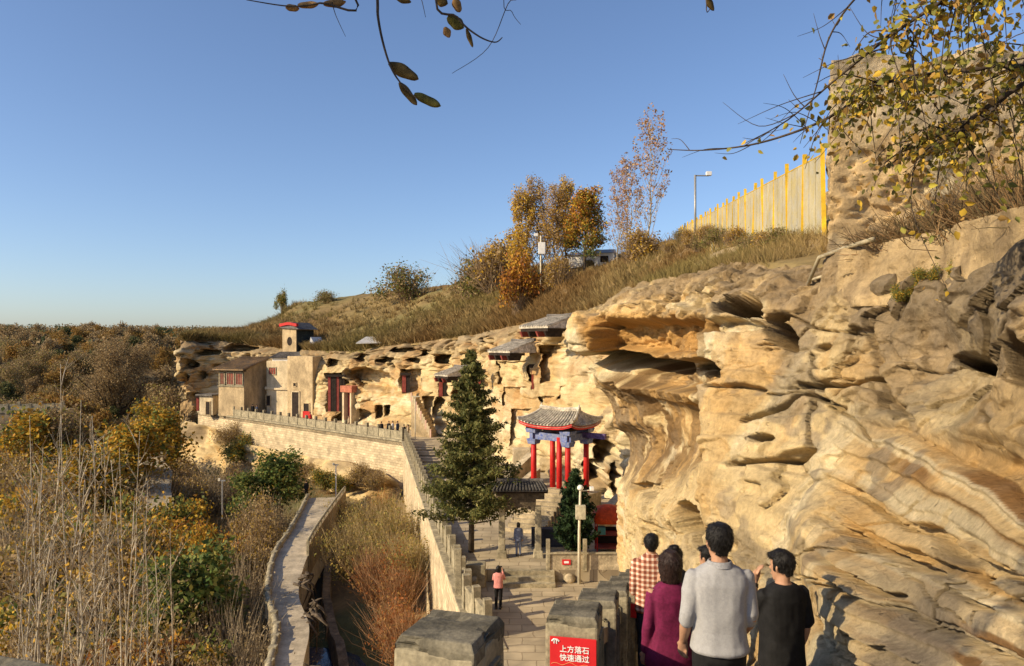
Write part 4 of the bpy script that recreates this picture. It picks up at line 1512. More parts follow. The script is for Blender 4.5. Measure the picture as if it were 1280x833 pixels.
b.add([(0, 0, 6.28), (0, 4.9, 6.28), (0, 4.9, 7.85), (-4.4, 0, 6.28), (-4.4, 4.9, 6.28), (-4.4, 4.9, 7.85)], [(0, 1, 2), (5, 4, 3), (0, 2, 5, 3), (1, 4, 5, 2)])
b.build('gable', M_MUD, house.root)
annex = Front('mud_annex', 'low mud lean-to with small arched door beside the mud house', 'house', at(266, 521, 104)[:2] + (0,), HY)
annex.block('wall', -2.4, 0, -2, 0, 0, 2.7, M_MUDPALE, 0.06)
annex.opening('door', -1.2, -0.4, 0, 1.9, 0.02, M_DARK, M_MUD)
annex.block('roof', -2.7, 0.2, -2, 0.4, 2.7, 2.9, M_TILE)

fc = at(333, 523, 104.0)
fac = Front('cave_temple_front', 'pale plastered rock temple front with tall dark doorway and red window', 'temple front', (fc[0], fc[1], 0), R(-24))
fac.block('wall', 0, 4.3, -4, 0, 0, 7.6, M_MUDPALE, 0.08)
fac.block('wall', 4.3, 8.6, -4, 0.7, 0, 8.3, M_MUD, 0.08)
fac.block('parapet', -0.1, 4.4, -0.8, 0.25, 3.6, 4.0, M_MUDPALE, 0.05)
fac.opening('window', 0.5, 1.75, 5.7, 6.7, 0.03, M_REDDK, M_STONE, 0.1, 2)
fac.opening('window', -0.0, 0.8, 1.3, 2.8, 0.03, M_DARK, M_MUD)
fac.opening('doorway', 5.1, 6.4, 0.0, 3.5, 0.72, M_DARK, M_MUDPALE, 0.16)
fac.opening('window', 5.35, 5.9, 4.2, 4.7, 0.72, M_DARK, M_MUD)
fac.opening('doorway', 7.1, 8.1, 0, 2.0, 0.72, M_DARK, M_MUD)
fac.block('red_banner', 7.0, 8.2, 0.74, 0.8, 0, 0.9, M_RED)

uc = at(353, 447, 106.0)
up = Front('hilltop_shrine', 'small shrine with round window, red curved cornice and dark panel for its shaded side above the cliff', 'shrine', uc, R(-22))
up.block('wall', 0, 2.4, -4.0, 0, 0.4, 4.2, M_MUD)
up.block('side_panel', 2.405, 2.46, -3.9, -0.15, 0.5, 3.9, mat('green_shade', (0.035, 0.045, 0.04), var=0.3))  # dark panel puts the shade of this side into the colour
b = MB()
b.loft([[(1.25 + 0.42 * math.cos(a), -r, 2.3 + 0.62 * math.sin(a)) for a in np.linspace(0, 2 * math.pi, 17)[:-1]] for r in (0.0, 0.03)])
b.build('round_window', M_DARK, up.root)
b = MB()
for i in range(12):
    t0, t1 = i / 12, (i + 1) / 12
    f = lambda t: 4.15 + 0.45 * math.sin(math.pi * t) + 0.25 * abs(2 * t - 1) ** 3
    b.hexa([(-0.3 + 3.0 * t0, -0.35, f(t0)), (-0.3 + 3.0 * t1, -0.35, f(t1)), (-0.3 + 3.0 * t1, 0.1, f(t1)), (-0.3 + 3.0 * t0, 0.1, f(t0))],
           [(-0.3 + 3.0 * t0, -0.35, f(t0) + 0.4), (-0.3 + 3.0 * t1, -0.35, f(t1) + 0.4), (-0.3 + 3.0 * t1, 0.1, f(t1) + 0.4), (-0.3 + 3.0 * t0, 0.1, f(t0) + 0.4)])
b.build('cornice', M_RED, up.root)
b = MB()
b.hexa([(-0.3, -0.3, 4.2), (3.0, -0.3, 4.0), (3.0, 4.3, 4.0), (-0.3, 4.3, 4.2)], [(1.0, 0.1, 5.0), (1.4, 0.1, 5.0), (1.4, 4.2, 5.0), (1.0, 4.2, 5.0)])
b.build('roof', M_TILE, up.root)
b = MB()
b.hexa([(-1.0, -1.6, -0.1), (4.6, -1.6, -0.1), (4.6, 4, -0.1), (-1.0, 4, -0.1)], [(-0.3, -0.1, 0.75), (3.0, -0.1, 0.75), (3.0, 4, 0.75), (-0.3, 4, 0.75)])
for i in range(19):
    x = -0.95 + 5.5 * i / 18
    b.tube([(x, -1.62, -0.03), (-0.28 + 3.2 * i / 18, -0.1, 0.78)], 0.08, 5)
b.build('skirt_roof', M_TILE, up.root)
up.block('eave', -0.8, 4.3, -3, 1.2, -0.55, -0.1, M_WHITE)
up.block('base', -0.2, 4.0, -4, 0.6, -9.0, -0.5, M_MUD, 0.08)
b = MB()
b.add([(4.2, 0.2, 0.2), (6.1, 1.0, 0.0), (4.4, 0.6, 2.9), (4.2, 3.0, 0.2), (6.1, 3.0, 0.0), (4.4, 3.0, 2.9)], [(0, 1, 2), (3, 5, 4), (0, 2, 5, 3), (1, 4, 5, 2), (0, 3, 4, 1)])
b.build('white_gable', M_WHITE, up.root)

dr = Front('red_doorway', 'rock doorway with a red painted lintel beside the dark recess', 'doorway', at(430, 525, 94.5)[:2] + (0,), R(-38))
dr.block('post', 0, 0.35, -1, 0.3, 0, 3.9, M_MUDPALE)
dr.block('post', 1.5, 1.75, -1, 0.3, 0, 3.9, M_MUDPALE)
dr.block('lintel', -0.2, 2.0, -1, 0.45, 3.9, 4.7, mat('washed_red', (0.48, 0.17, 0.10), var=0.2))
dr.block('door', 0.35, 1.5, -0.6, -0.3, 0, 3.9, M_REDDK)

# dark boards added in cut openings of the rock to stand for their shade
for px0, px1, py0, py1, d, lb in ((409, 430, 470, 515, 95.5, 'tall dark boards added for the shade of the deep recess by the red doorway'), (502, 512, 468, 491, 84.5, 'dark boards added for the shade of the square niche above the landing'),
                                  (548, 558, 474, 496, 78.5, 'narrow dark boards added for the shade of the opening under the small tiled eave'), (664.5, 670.5, 458, 487, 60.5, 'tall narrow dark boards added for the shade of the slot right of the pale cut panel'),
                                  (244, 254, 496, 514, 109.5, 'dark boards added for the shade of the rock opening beyond the mud annex'), (597, 605, 464, 485, 68.5, 'small dark boards added for the shade of the opening above the tall spruce')):
    x0, y0, z1 = at(px0, py0, d)
    x1, _, z0 = at(px1, py1, d)
    t_ = empty('shade_boards', ((x0 + x1) / 2, d + 0.4, z0), 0)
    tag(t_, lb, 'timber front')
    n = max(2, int((x1 - x0) / 0.35))
    for i in range(n):
        MB().box((x0 + (x1 - x0) * (i + 0.5) / n - (x0 + x1) / 2, 0.04 * (i % 2), (z1 - z0) / 2), ((x1 - x0) / n * 0.94, 0.12, z1 - z0)).build('plank', M_DARK if i % 3 else M_REDDK, t_)
    MB().box((0, -0.1, z1 - z0), (x1 - x0 + 0.3, 0.3, 0.3)).build('lintel', M_DARK, t_)

# white sheet roof above the caves, and eaves bolted to the rock
o = MB().hexa([(-1.9, -1.2, 0), (1.6, -1.2, 0.1), (2.0, 1.6, 0.8), (-1.2, 1.6, 0.8)], [(-1.9, -1.2, 0.12), (1.6, -1.2, 0.22), (2.0, 1.6, 0.92), (-1.2, 1.6, 0.92)]).build('sheet_roof', mat('pale_sheet', (0.48, 0.46, 0.42), rough=0.4, var=0.1))
o.location = at(466, 430, 95)
tag(o, 'pale sheet canopy lying on the slope above the triangular cave', 'canopy')


def rock_eave(label, px, py, d, w, rz, out=1.5):
    root = empty('rock_eave', at(px, py, d), rz)
    tag(root, label, 'eave roof')
    bb = MB()
    bb.hexa([(-w / 2, -out, 0), (w / 2, -out, 0), (w / 2, 1.2, 0.0), (-w / 2, 1.2, 0.0)], [(-w / 2, -out, 0.14), (w / 2, -out, 0.14), (w / 2 - 0.25, 1.2, 0.95), (-w / 2 + 0.25, 1.2, 0.95)])
    n = int(w / 0.28)
    for i in range(n):
        x = -w / 2 + w * (i + 0.5) / n
        bb.tube([(x, -out - 0.04, 0.16), (x * 0.93, 1.2, 0.98)], 0.075, 5)
    bb.build('tiles', M_PALETILE, root)
    MB().tube([(-w / 2, 1.1, 1.02), (0, 1.1, 0.96), (w / 2, 1.1, 1.06)], 0.14, 6).build('ridge', M_TILE, root)
    MB().box((0, -out * 0.4, -0.12), (w * 0.94, out * 1.1, 0.2)).build('eave_board', M_DARK, root)
    for i in range(4):
        x = -w * 0.42 + w * 0.84 * i / 3
        MB().box((x, -out * 0.55, -0.42), (0.16, out * 0.8, 0.4), top=1.3).build('bracket', M_DARK if i % 2 else M_REDDK, root)
    return root


rock_eave('small grey tiled eave jutting from the rock over the stair landing', 566, 470, 78, 2.6, R(-52))
rock_eave('grey tiled eave over the pale cut panel left of the pavilion', 640, 441, 61, 3.5, R(-58), 1.3)
rock_eave('highest tiled eave on dark brackets just under the brushy slope', 688, 411, 55, 3.5, R(-55), 1.6)

# long stair with striped balustrade near the landing
stair = empty('rock_stair', at(528, 545, 80)[:2] + (0,), R(-20))
tag(stair, 'steep stone stair with a pale stepped parapet against the rock', 'stair')
for i in range(13):
    MB().box((-1.3 + 0.19 * i, 0.9, 0.16 + 0.16 * (12 - i)), (0.2, 1.6, 0.34 + 0.32 * (12 - i))).build('step', M_MUD, stair)
    MB().box((-1.3 + 0.19 * i, 0.0, 0.5 + 0.32 * (12 - i) - 0.1), (0.17, 0.16, 1.0)).build('baluster', M_MUDPALE if i % 3 else mat('pink_plaster', (0.55, 0.36, 0.27), var=0.1), stair)

# ---- lower walkway over the brook
lw = [on_level(*p, -4.3) for p in ((345, 900), (358, 833), (366, 785), (354, 742), (364, 695), (385, 660), (408, 622))]
wd = [0.75, 0.72, 0.8, 0.85, 1.1, 1.2, 1.7]
vsA, fsA = [], []
ptsL, ptsR = [], []
for i, p in enumerate(lw):
    p0, p1 = Vector(lw[max(i - 1, 0)]), Vector(lw[min(i + 1, len(lw) - 1)])
    t = (p1 - p0).normalized()
    n = Vector((-t.y, t.x, 0))
    ptsL.append(Vector(p) + n * wd[i])
    ptsR.append(Vector(p) - n * wd[i])


def densify(pts, k):
    out = []
    for i in range(len(pts) - 1):
        a, b_, c, d = pts[max(i - 1, 0)], pts[i], pts[i + 1], pts[min(i + 2, len(pts) - 1)]
        for j in range(k):
            t = j / k
            out.append(0.5 * ((2 * b_) + (-a + c) * t + (2 * a - 5 * b_ + 4 * c - d) * t * t + (-a + 3 * b_ - 3 * c + d) * t ** 3))
    out.append(pts[-1])
    return out


ptsL, ptsR = densify(ptsL, 6), densify(ptsR, 6)
bb = MB()
for i in range(len(ptsL) - 1):
    a, c, d, e = ptsL[i], ptsR[i], ptsR[i + 1], ptsL[i + 1]
    dz = Vector((0, 0, -3.2))
    bb.hexa([a + dz, c + dz, d + dz, e + dz], [a, c, d, e])
tag(bb.build('walkway', mat('pale_concrete', (0.50, 0.42, 0.30), scale=1.2, var=0.2, bump=0.02)), kind='structure')
hr = empty('walkway_parapet', ptsL[0])
tag(hr, 'low winding stone parapet along the outer side of the lower walkway', 'parapet')
o0 = ptsL[0]
MB().tube([p - o0 + Vector((0, 0, 0.20 + 0.04 * math.sin(i * 1.3))) for i, p in enumerate(ptsL)], 0.17, 8).build('coping', M_STONE, hr, smooth=True)
for a, c in zip(ptsL[:-1], ptsL[1:]):
    rail_panel(hr, a - o0 - Vector((0, 0, 0.8)), c - o0 - Vector((0, 0, 0.8)), 1.0, 0.22, M_WALLSTONE, name='wall_panel')
for i in range(0, len(ptsL), 2):
    MB().box(ptsL[i] - o0 + Vector((0, 0, -0.1)), (0.36, 0.36, 0.95)).build('post', M_STONE, hr)
wf_ = empty('walkway_fence', ptsR[24])
tag(wf_, 'pale fence of posts and boards on the brook side of the lower walkway', 'fence')
o0 = ptsR[24].copy()
MB().tube([p - o0 + Vector((0, 0, 0.95)) for p in ptsR[24:]], 0.10, 6).build('rail', M_STONE, wf_, smooth=True)
for i in range(24, len(ptsR)):
    MB().box(ptsR[i] - o0 + Vector((0, 0, 0.1)), (0.16, 0.16, 1.7)).build('post', M_STONE, wf_)
    if i > 24:
        a, c = ptsR[i - 1] - o0, ptsR[i] - o0
        rail_panel(wf_, a - Vector((0, 0, 1.6)), c - Vector((0, 0, 1.6)), 2.2, 0.12, mat('brown_board', (0.30, 0.22, 0.13), var=0.2), name='board')
# dead trunks and roots hanging over the walkway's edge
M_DEAD = mat('dead_wood', (0.17, 0.13, 0.09), scale=6, var=0.3, bump=0.02, col2=(0.05, 0.038, 0.028))
for k, (i, lb) in enumerate(((14, 'gnarled dead root mass hanging where the walkway narrows'), (20, 'dark gnarled stump on the brook side of the walkway'), (4, 'dead stump leaning from the walkway edge above the water'))):
    bb = MB()
    rr = random.Random(40 + k)
    for j in range(13):
        p = Vector((rr.uniform(-0.3, 0.9), rr.uniform(-1.6, 1.6), 0.1))
        q = p + Vector((rr.uniform(-0.2, 1.1), rr.uniform(-0.5, 0.5), rr.uniform(-2.6, 0.9)))
        m_ = p.lerp(q, 0.5) + Vector((rr.uniform(0, 0.5), rr.uniform(-0.3, 0.3), 0.15))
        bb.tube([p, m_, q], [0.13, 0.09, 0.03], 6)
    o = bb.build('dead_stump', M_DEAD, smooth=True)
    o.scale = (0.72, 0.9, 0.62)
    o.location = ptsR[i]
    tag(o, lb, 'stump')
# far bank wall of the brook
bb = MB()
bk = [Vector((x, y, 0)) for x, y in ((-7.3, 33), (-8.3, 37), (-9.6, 42), (-13.0, 52), (-15.5, 64), (-17.4, 76))]
bk = densify(bk, 5)
for i in range(len(bk) - 1):
    a, c = bk[i], bk[i + 1]
    hh = -7.5 + 0.25 * math.sin(i * 1.9)
    hh2 = -7.5 + 0.25 * math.sin((i + 1) * 1.9)
    t = Vector((0.55, 0, 0))
    bb.hexa([a - t + Vector((0, 0, -10)), a + t + Vector((0, 0, -10)), c + t + Vector((0, 0, -10)), c - t + Vector((0, 0, -10))],
            [a + Vector((-0.25, 0, hh)), a + Vector((0.3, 0, hh)), c + Vector((0.3, 0, hh2)), c + Vector((-0.25, 0, hh2))])
tag(bb.build('stream_bank_wall', mat('bank_stone', (0.30, 0.225, 0.14), var=0.3, scale=2, bump=0.04)), 'rough low stone wall along the brook under the brushy slope', 'wall')
# lower rock under the promenade with its dark hollow
ptop = [Vector(p) for p in ((-12.2, 75.3, -4.0), (-14.5, 77.5, -3.2), (-18, 81, -3.0), (-24, 86.5, -3.4), (-30, 92, -3.2), (-36, 97.5, -2.8), (-42, 103, -1.8), (-47.5, 107.5, -1.2))]
ptop = densify(ptop, 14)
nU, nV = len(ptop), 60
G = np.zeros((nU, nV, 3))
for i, p in enumerate(ptop):
    for j in range(nV):
        t = j / (nV - 1)
        zz = p.z - 10.0 * t
        out = 3.2 * t ** 0.8 - 0.8
        G[i, j] = (p.x - 0.683 * out, p.y - 0.731 * out, zz)
gu, gv = to_px(G)
gx_, gy_, gz_ = G[..., 0], G[..., 1], G[..., 2]
dd = 0.9 * fbm(gx_ * 0.25, gy_ * 0.25, gz_ * 0.4, 5) + 0.4 * vnoise(gz_ * 1.2, gx_ * 0.1, 3.0)
dd += 3.0 * ell(440, 608, 26, 9, 12, u=gu + 3 * vnoise(gx_, gy_, gz_), v=gv) + 1.2 * ell(395, 617, 20, 5, u=gu, v=gv) + 0.8 * ell(475, 612, 12, 5, 10, u=gu, v=gv)
G = G + np.array([0.683, 0.731, 0.0]) * dd[..., None]
cl = np.empty(G.shape)
cl[:] = C_PALE
nn_ = fbm(gx_ * 0.3, gy_ * 0.3, gz_ * 0.4, 4)
cl = mixc(cl, C_OCHRE, 0.8 * sstep(-0.1, 0.6, nn_))
cl = mixc(cl, C_DIRT, 0.9 * sstep(0.0, 0.6, -nn_))
tag(obj_np('cliff', G.reshape(-1, 3), grid_faces(nU, nV)[:, ::-1], M_CLIFF, cols=cl.reshape(-1, 3), smooth=True), kind='structure')

# lamp poles in the valley
for px, py, dd_, hgt, lb in ((420, 622, 73, 3.2, 'slim white lamp pole at the far end of the lower walkway'), (278, 640, 62, 2.6, 'thin dark lamp pole among the orange bushes below the cliff')):
    lp = empty('lamp_pole', at(px, py, dd_))
    tag(lp, lb, 'lamp pole')
    MB().tube([(0, 0, -0.6), (0, 0, hgt)], 0.06, 7).build('shaft', M_WHITE if hgt > 3 else M_GREYMETAL, lp)
    MB().box((0, 0, hgt), (0.5, 0.1, 0.1)).build('cross_arm', M_GREYMETAL, lp)
    MB().box((-0.25, 0, hgt + 0.08), (0.18, 0.18, 0.22)).build('lamp_head', M_CREAMPAINT, lp, bevel=0.02)
lp = empty('lamp_pole', at(519, 551, 77.5))
tag(lp, 'thin pale pole with a cross arm among the visitors on the landing', 'lamp pole')
MB().tube([(0, 0, 0), (0, 0, 4.6)], 0.05, 7).build('shaft', M_CREAMPAINT, lp)
MB().box((0, 0, 4.6), (1.0, 0.08, 0.08)).build('cross_arm', M_CREAMPAINT, lp)

# ---- stone bridge far to the left, and a pale track
BR = Vector(at(-12, 516, 100))
br = empty('arch_bridge', (BR.x, BR.y, -8.5), R(12))
tag(br, 'small stone bridge with one dark arch beyond the thickets', 'bridge')
bb = MB()
aw, top = 3.4, BR.z + 8.5
out = [(-8.5, 0), (-aw, 0)] + [(-aw * math.cos(a), 3.4 + 3.2 * math.sin(a)) for a in np.linspace(0, math.pi, 13)] + [(aw, 0), (8.5, 0), (8.5, top), (-8.5, top)]
n = len(out)
vs = [(x, -1.8, z) for x, z in out] + [(x, 5.0, z) for x, z in out]
bb.add(vs, [((i + 1) % n, i, n + i, n + (i + 1) % n) for i in range(n)])
me_b = bb
for yv, flip in ((-1.8, False), (5.0, True)):
    k = 2
    # face strips either side of and above the arch
    arc = out[2:15]
    for (xa, za), (xb, zb_) in zip(arc[:-1], arc[1:]):
        q = [(xa, yv, za), (xb, yv, zb_), (xb, yv, top), (xa, yv, top)]
        bb.add(q[::-1] if flip else q, [(0, 1, 2, 3)])
    for xa, xb in ((-8.5, -aw), (aw, 8.5)):
        q = [(xa, yv, 0), (xb, yv, 0), (xb, yv, top), (xa, yv, top)]
        bb.add(q[::-1] if flip else q, [(0, 1, 2, 3)])
bb.build('arch', mat('bridge_stone', (0.30, 0.225, 0.135), var=0.3, scale=1.2, bump=0.03), br)
for s in (-1, 1):
    MB().box((0, s * 1.75, top + 0.5), (17, 0.25, 0.9)).build('parapet', M_STONE, br)
    for i in range(7):
        MB().box((-8.3 + 2.76 * i, s * 1.75, top + 0.6), (0.35, 0.36, 1.35)).build('post', M_STONE, br)
tr = [Vector(at(px, py, d)) for px, py, d in ((188, 574, 88), (200, 590, 80), (196, 612, 72), (200, 640, 66))]
bb = MB()
for a, c in zip(tr[:-1], tr[1:]):
    n = Vector((1.2, 0.3, 0))
    dz = Vector((0, 0, -1.5))
    bb.hexa([a - n + dz, c - n + dz, c + n + dz, a + n + dz][::-1], [a - n, c - n, c + n, a + n][::-1])
tag(bb.build('track', M_PAVE), kind='structure')
o = MB().box((0, 0, 0.35), (2.6, 1.2, 0.5), 0.1).box((0, 0, 0.75), (2.9, 1.5, 0.2), 0.1).build('stone_slab_table', M_WALLSTONE)
o.location = tr[0] + Vector((0.3, 0, -0.15))
tag(o, 'pale flat stone slab at the head of the valley track', 'slab')

# ---- earth tower on the cliff
TWR = [(5.87, 14.0), (10.6, 13.5), (13, 18), (7.65, 18)]
per = []
for i in range(4):
    a, c = Vector(TWR[i]), Vector(TWR[(i + 1) % 4])
    for j in range(90): per.append(a.lerp(c, j / 90))
per = np.array([(p.x, p.y) for p in per])
ctr = per.mean(0)
nh = 150
zz = np.linspace(0, 1, nh)
tz = 11.0 + zz * (15.62 - 11.0)
sc = 1 - 0.055 * zz
T = np.zeros((len(per), nh, 3))
T[..., 0] = ctr[0] + (per[:, 0] - ctr[0])[:, None] * sc[None, :]
T[..., 1] = ctr[1] + (per[:, 1] - ctr[1])[:, None] * sc[None, :]
T[..., 2] = tz[None, :] + 0.18 * zz[None, :] * fbm(per[:, 0] * 0.9, per[:, 1] * 0.9, 1.0, 3)[:, None]
tn = np.stack([per[:, 0] - ctr[0], per[:, 1] - ctr[1]], 1)
tn /= np.linalg.norm(tn, axis=1, keepdims=True)
a_, b_, c_ = T[..., 0], T[..., 1], T[..., 2]
er = 0.10 * fbm(a_ * 0.9, b_ * 0.9, c_ * 0.9, 4) + 0.05 * fbm(a_ * 4, b_ * 4, c_ * 4, 4)
rough_w = sstep(0.72, 0.55, zz)[None, :] * sstep(0.10, 0.2, zz)[None, :]
er = er + rough_w * (0.16 * sstep(0.1, 0.55, fbm(a_ * 2.4, b_ * 2.4, c_ * 3.2, 4)) + 0.06)
er = er + 0.05 * np.maximum(0, vnoise(c_ * 2.2, 0.2 * a_, 0.4))
T[..., 0] -= tn[:, 0:1] * er
T[..., 1] -= tn[:, 1:2] * er
tcx = np.empty(T.shape)
tcx[:] = np.array([0.57, 0.41, 0.215])
tcx = mixc(tcx, np.array([0.46, 0.37, 0.24]), sstep(0.60, 0.75, zz)[None, :] * np.ones((len(per), 1)))
tcx = mixc(tcx, C_GREY, 0.6 * sstep(0.1, 0.6, fbm(a_ * 1.5, b_ * 1.5, c_ * 0.6, 4)))
tcx = mixc(tcx, C_CREAM, 0.6 * sstep(0.1, 0.6, -fbm(a_ * 1.5 + 8, b_ * 1.5, c_ * 1.2, 4)) * rough_w)
idx = np.arange(len(per))
fT = []
i0 = (idx[:, None] * nh + np.arange(nh - 1)[None, :]).ravel()
i1 = (((idx + 1) % len(per))[:, None] * nh + np.arange(nh - 1)[None, :]).ravel()
fT = np.stack([i0, i1, i1 + 1, i0 + 1], 1)
tower = empty('earth_tower', (8.5, 15.5, 11.2))
tag(tower, 'square rammed earth tower with an eroded face on top of the cliff', 'tower')
off = np.array([8.5, 15.5, 11.2])
obj_np('rammed_earth', T.reshape(-1, 3) - off, fT, M_CLIFF, tower, cols=tcx.reshape(-1, 3), smooth=True)
tp = T[:, -1] - off
bb = MB().add([tuple(p) for p in tp] + [(0, 0, 4.5)], [(i, (i + 1) % len(tp), len(tp)) for i in range(len(tp))])
bb.build('top', M_MUD, tower)

# plastered foot wall below the tower, running towards the right
ft = [Vector(at(px, py, d)) for px, py, d in ((1034, 318, 10.6), (1062, 312, 10.0), (1130, 298, 8.85), (1200, 282, 7.75), (1300, 258, 6.2))]
ft = densify(ft, 16)
hh_ = 36
Fg = np.zeros((len(ft), hh_, 3))
for i, p in enumerate(ft):
    for j in range(hh_):
        t = j / (hh_ - 1)
        Fg[i, j] = (p.x - 0.10 * t - 0.05, p.y - 0.14 * t, p.z - t * 0.8)
fa, fb, fcz = Fg[..., 0], Fg[..., 1], Fg[..., 2]
dd = 0.12 * fbm(fa * 2, fb * 2, fcz * 1.6, 5) + 0.03 * vnoise(fa * 7, fb * 7, fcz * 0.8)
Fg[..., 0] += dd
Fg[..., 1] += dd
fcc = np.empty(Fg.shape)
fcc[:] = np.array([0.52, 0.385, 0.21])
fcc = mixc(fcc, C_DIRT, 0.75 * sstep(-0.1, 0.5, vnoise(fa * 5, fb * 5, fcz * 0.5) + 0.4 * fbm(fa, fb, fcz, 3)))
fo = obj_np('plaster_wall', Fg.reshape(-1, 3), grid_faces(len(ft), hh_)[:, ::-1], M_CLIFF, cols=fcc.reshape(-1, 3), smooth=True)
sm = fo.modifiers.new('thickness', 'SOLIDIFY')
sm.thickness = 0.4
sm.offset = -1
tag(fo, 'streaked earth plaster wall at the foot of the tower', 'wall')
ph = empty('pipe_railing', at(1010, 352, 10.9))
tag(ph, 'bent pale pipe handrail sticking out at the tower foot', 'pipe')
o0 = Vector(at(1010, 352, 10.9))
MB().tube([Vector(at(*p)) - o0 for p in ((1010, 356, 10.9), (1024, 322, 10.5), (1060, 309, 9.85), (1092, 299, 9.2))], 0.028, 8).build('rail', M_STONE, ph, smooth=True)
MB().tube([Vector(at(*p)) - o0 for p in ((1012, 351, 10.9), (1036, 343, 10.3))], 0.022, 8).build('brace', M_STONE, ph, smooth=True)

# ---- yellow and grey fence up the slope
F0, F1 = Vector((7.2, 17.2, 0)), Vector((18.0, 80.0, 0))
fence = empty('sheet_fence', (7.2, 17.2, 13.0))
tag(fence, 'grey sheet fence with bright yellow posts climbing the slope from the tower', 'fence')
nF = 30
M_SHEET = mat('grey_sheet', (0.42, 0.40, 0.33), rough=0.5, scale=3, var=0.15, col2=(0.45, 0.36, 0.12))
pts = []
for i in range(nF + 1):
    t = (i / nF) ** 1.0
    p = F0.lerp(F1, t)
    zl = 13.15 + (20.9 - 13.15) * t
    pts.append(Vector((p.x, p.y, zl)))
o0 = Vector((7.2, 17.2, 13.0))
for i, p in enumerate(pts):
    tl_ = Vector((0.05 * math.sin(i * 2.7), 0.06 * math.cos(i * 1.9), 1.3 + 0.07 * math.sin(i * 3.1)))
    MB().tube([p - o0 - Vector((tl_.x, tl_.y, 0.95)), p - o0 + Vector((tl_.x, tl_.y, tl_.z + 0.35))], 0.07, 4).build('post', M_YELLOW, fence)
    if i:
        a, c = pts[i - 1] - o0, p - o0
        d = (c - a)
        for k in range(3):
            pa, pb = a + d * (k / 3 + 0.025), a + d * ((k + 1) / 3 - 0.01)
            n = Vector((-d.y, d.x, 0)).normalized() * 0.015
            b = MB().hexa([pa + n + Vector((0, 0, -1.2)), pa - n + Vector((0, 0, -1.2)), pb - n + Vector((0, 0, -1.2)), pb + n + Vector((0, 0, -1.2))],
                          [pa + n + Vector((0, 0, 1.38)), pa - n + Vector((0, 0, 1.38)), pb - n + Vector((0, 0, 1.38)), pb + n + Vector((0, 0, 1.38))])
            b.build('sheet', M_SHEET, fence)
MB().tube([p - o0 + Vector((0, 0, 1.4)) for p in pts], 0.025, 6).build('top_rail', M_YELLOW, fence)

# ---- poles and sheds on the hill
def hill_pole(name, label, px, py_top, d, px_arm, mt, box=False):
    x = (px - 640) / FPX * d
    zb_ = hill_z(x, d) - 0.2
    zt = CZ + (HZ - py_top) / FPX * d
    root = empty(name, (x, d, zb_))
    tag(root, label, 'camera pole')
    MB().tube([(0, 0, 0), (0, 0, zt - zb_)], 0.085, 8).build('shaft', mt, root, smooth=True)
    la = (px_arm - px) / FPX * d
    MB().tube([(0, 0, zt - zb_ - 0.05), (la, 0, zt - zb_ - 0.05)], 0.05, 6).build('arm', mt, root)
    MB().box((la, 0, zt - zb_ + 0.1), (0.4, 0.3, 0.3)).build('camera', M_WHITE, root, bevel=0.03)
    if box:
        MB().box((0.1, -0.15, zt - zb_ - 1.3), (0.7, 0.5, 1.2)).build('equipment_box', M_WHITE, root, bevel=0.04)
    return root


hill_pole('camera_pole', 'tall grey pole with side arm camera before the yellow fence', 869, 219, 56, 886, M_GREYMETAL)
hill_pole('camera_pole', 'white pole with a box and camera before the golden poplars', 676, 295, 76, 670, M_CREAMPAINT, True)
for px, py, d, s, lb in ((738, 332, 88, (4.6, 3, 2.2), 'long low white shed behind the golden trees'), (757, 326, 84, (2.2, 2, 1.5), 'small white hut beside the long white shed')):
    x, y, _ = at(px, py, d)
    sh = empty('white_shed', (x, y, CZ + (HZ - py) / FPX * d - s[2] * 0.5), R(-15))
    tag(sh, lb, 'shed')
    MB().box((0, 0, s[2] / 2 - 1), (s[0], s[1], s[2] + 2)).build('wall', M_WHITE, sh)
    MB().hexa([(-s[0] * 0.55, -s[1] * 0.6, s[2]), (s[0] * 0.55, -s[1] * 0.6, s[2]), (s[0] * 0.55, s[1] * 0.6, s[2]), (-s[0] * 0.55, s[1] * 0.6, s[2])],
              [(-s[0] * 0.5, -0.1, s[2] + 0.5), (s[0] * 0.5, -0.1, s[2] + 0.5), (s[0] * 0.5, 0.1, s[2] + 0.5), (-s[0] * 0.5, 0.1, s[2] + 0.5)]).build('roof', M_GREYMETAL, sh)
    MB().box((0, -s[1] / 2 - 0.02, s[2] * 0.55), (0.9, 0.05, 0.7)).build('window', M_DARK, sh)

# ================================================================== vegetation
def leaf_quads(c, size, rs, elong=1.7, droop=0.0, flat=False):
    """one four-cornered leaf at each centre: verts (4n,3), faces (n,4)"""
    n = len(c)
    a = rs.normal(size=(n, 3))
    a[:, 2] -= droop
    a /= np.linalg.norm(a, axis=1, keepdims=True) + 1e-9
    b_ = rs.normal(size=(n, 3))
    b_ -= a * (a * b_).sum(1, keepdims=True)
    b_ /= np.linalg.norm(b_, axis=1, keepdims=True) + 1e-9
    s = (size * rs.uniform(0.6, 1.35, n))[:, None]
    l, w = a * s * elong * 0.5, b_ * s * 0.5
    v = np.stack([c - l, c + w - l * 0.1, c + l, c - w - l * 0.1], 1).reshape(-1, 3)
    f = np.arange(4 * n).reshape(n, 4)
    return v, f


def pick_cols(n, palette, rs, jitter=0.25):
    p = np.array(palette)
    k = rs.integers(0, len(p), n)
    return p[k] * rs.uniform(1 - jitter, 1 + jitter, n)[:, None]


def leaf_mesh(name, c, size, palette, rs, cols=None, **kw):
    v, f = leaf_quads(np.asarray(c), size, rs, **kw)
    col = pick_cols(len(c), palette, rs) if cols is None else cols
    me = mesh_np(name, v, f, np.repeat(col, 4, 0))
    me.materials.append(M_LEAF)
    return me


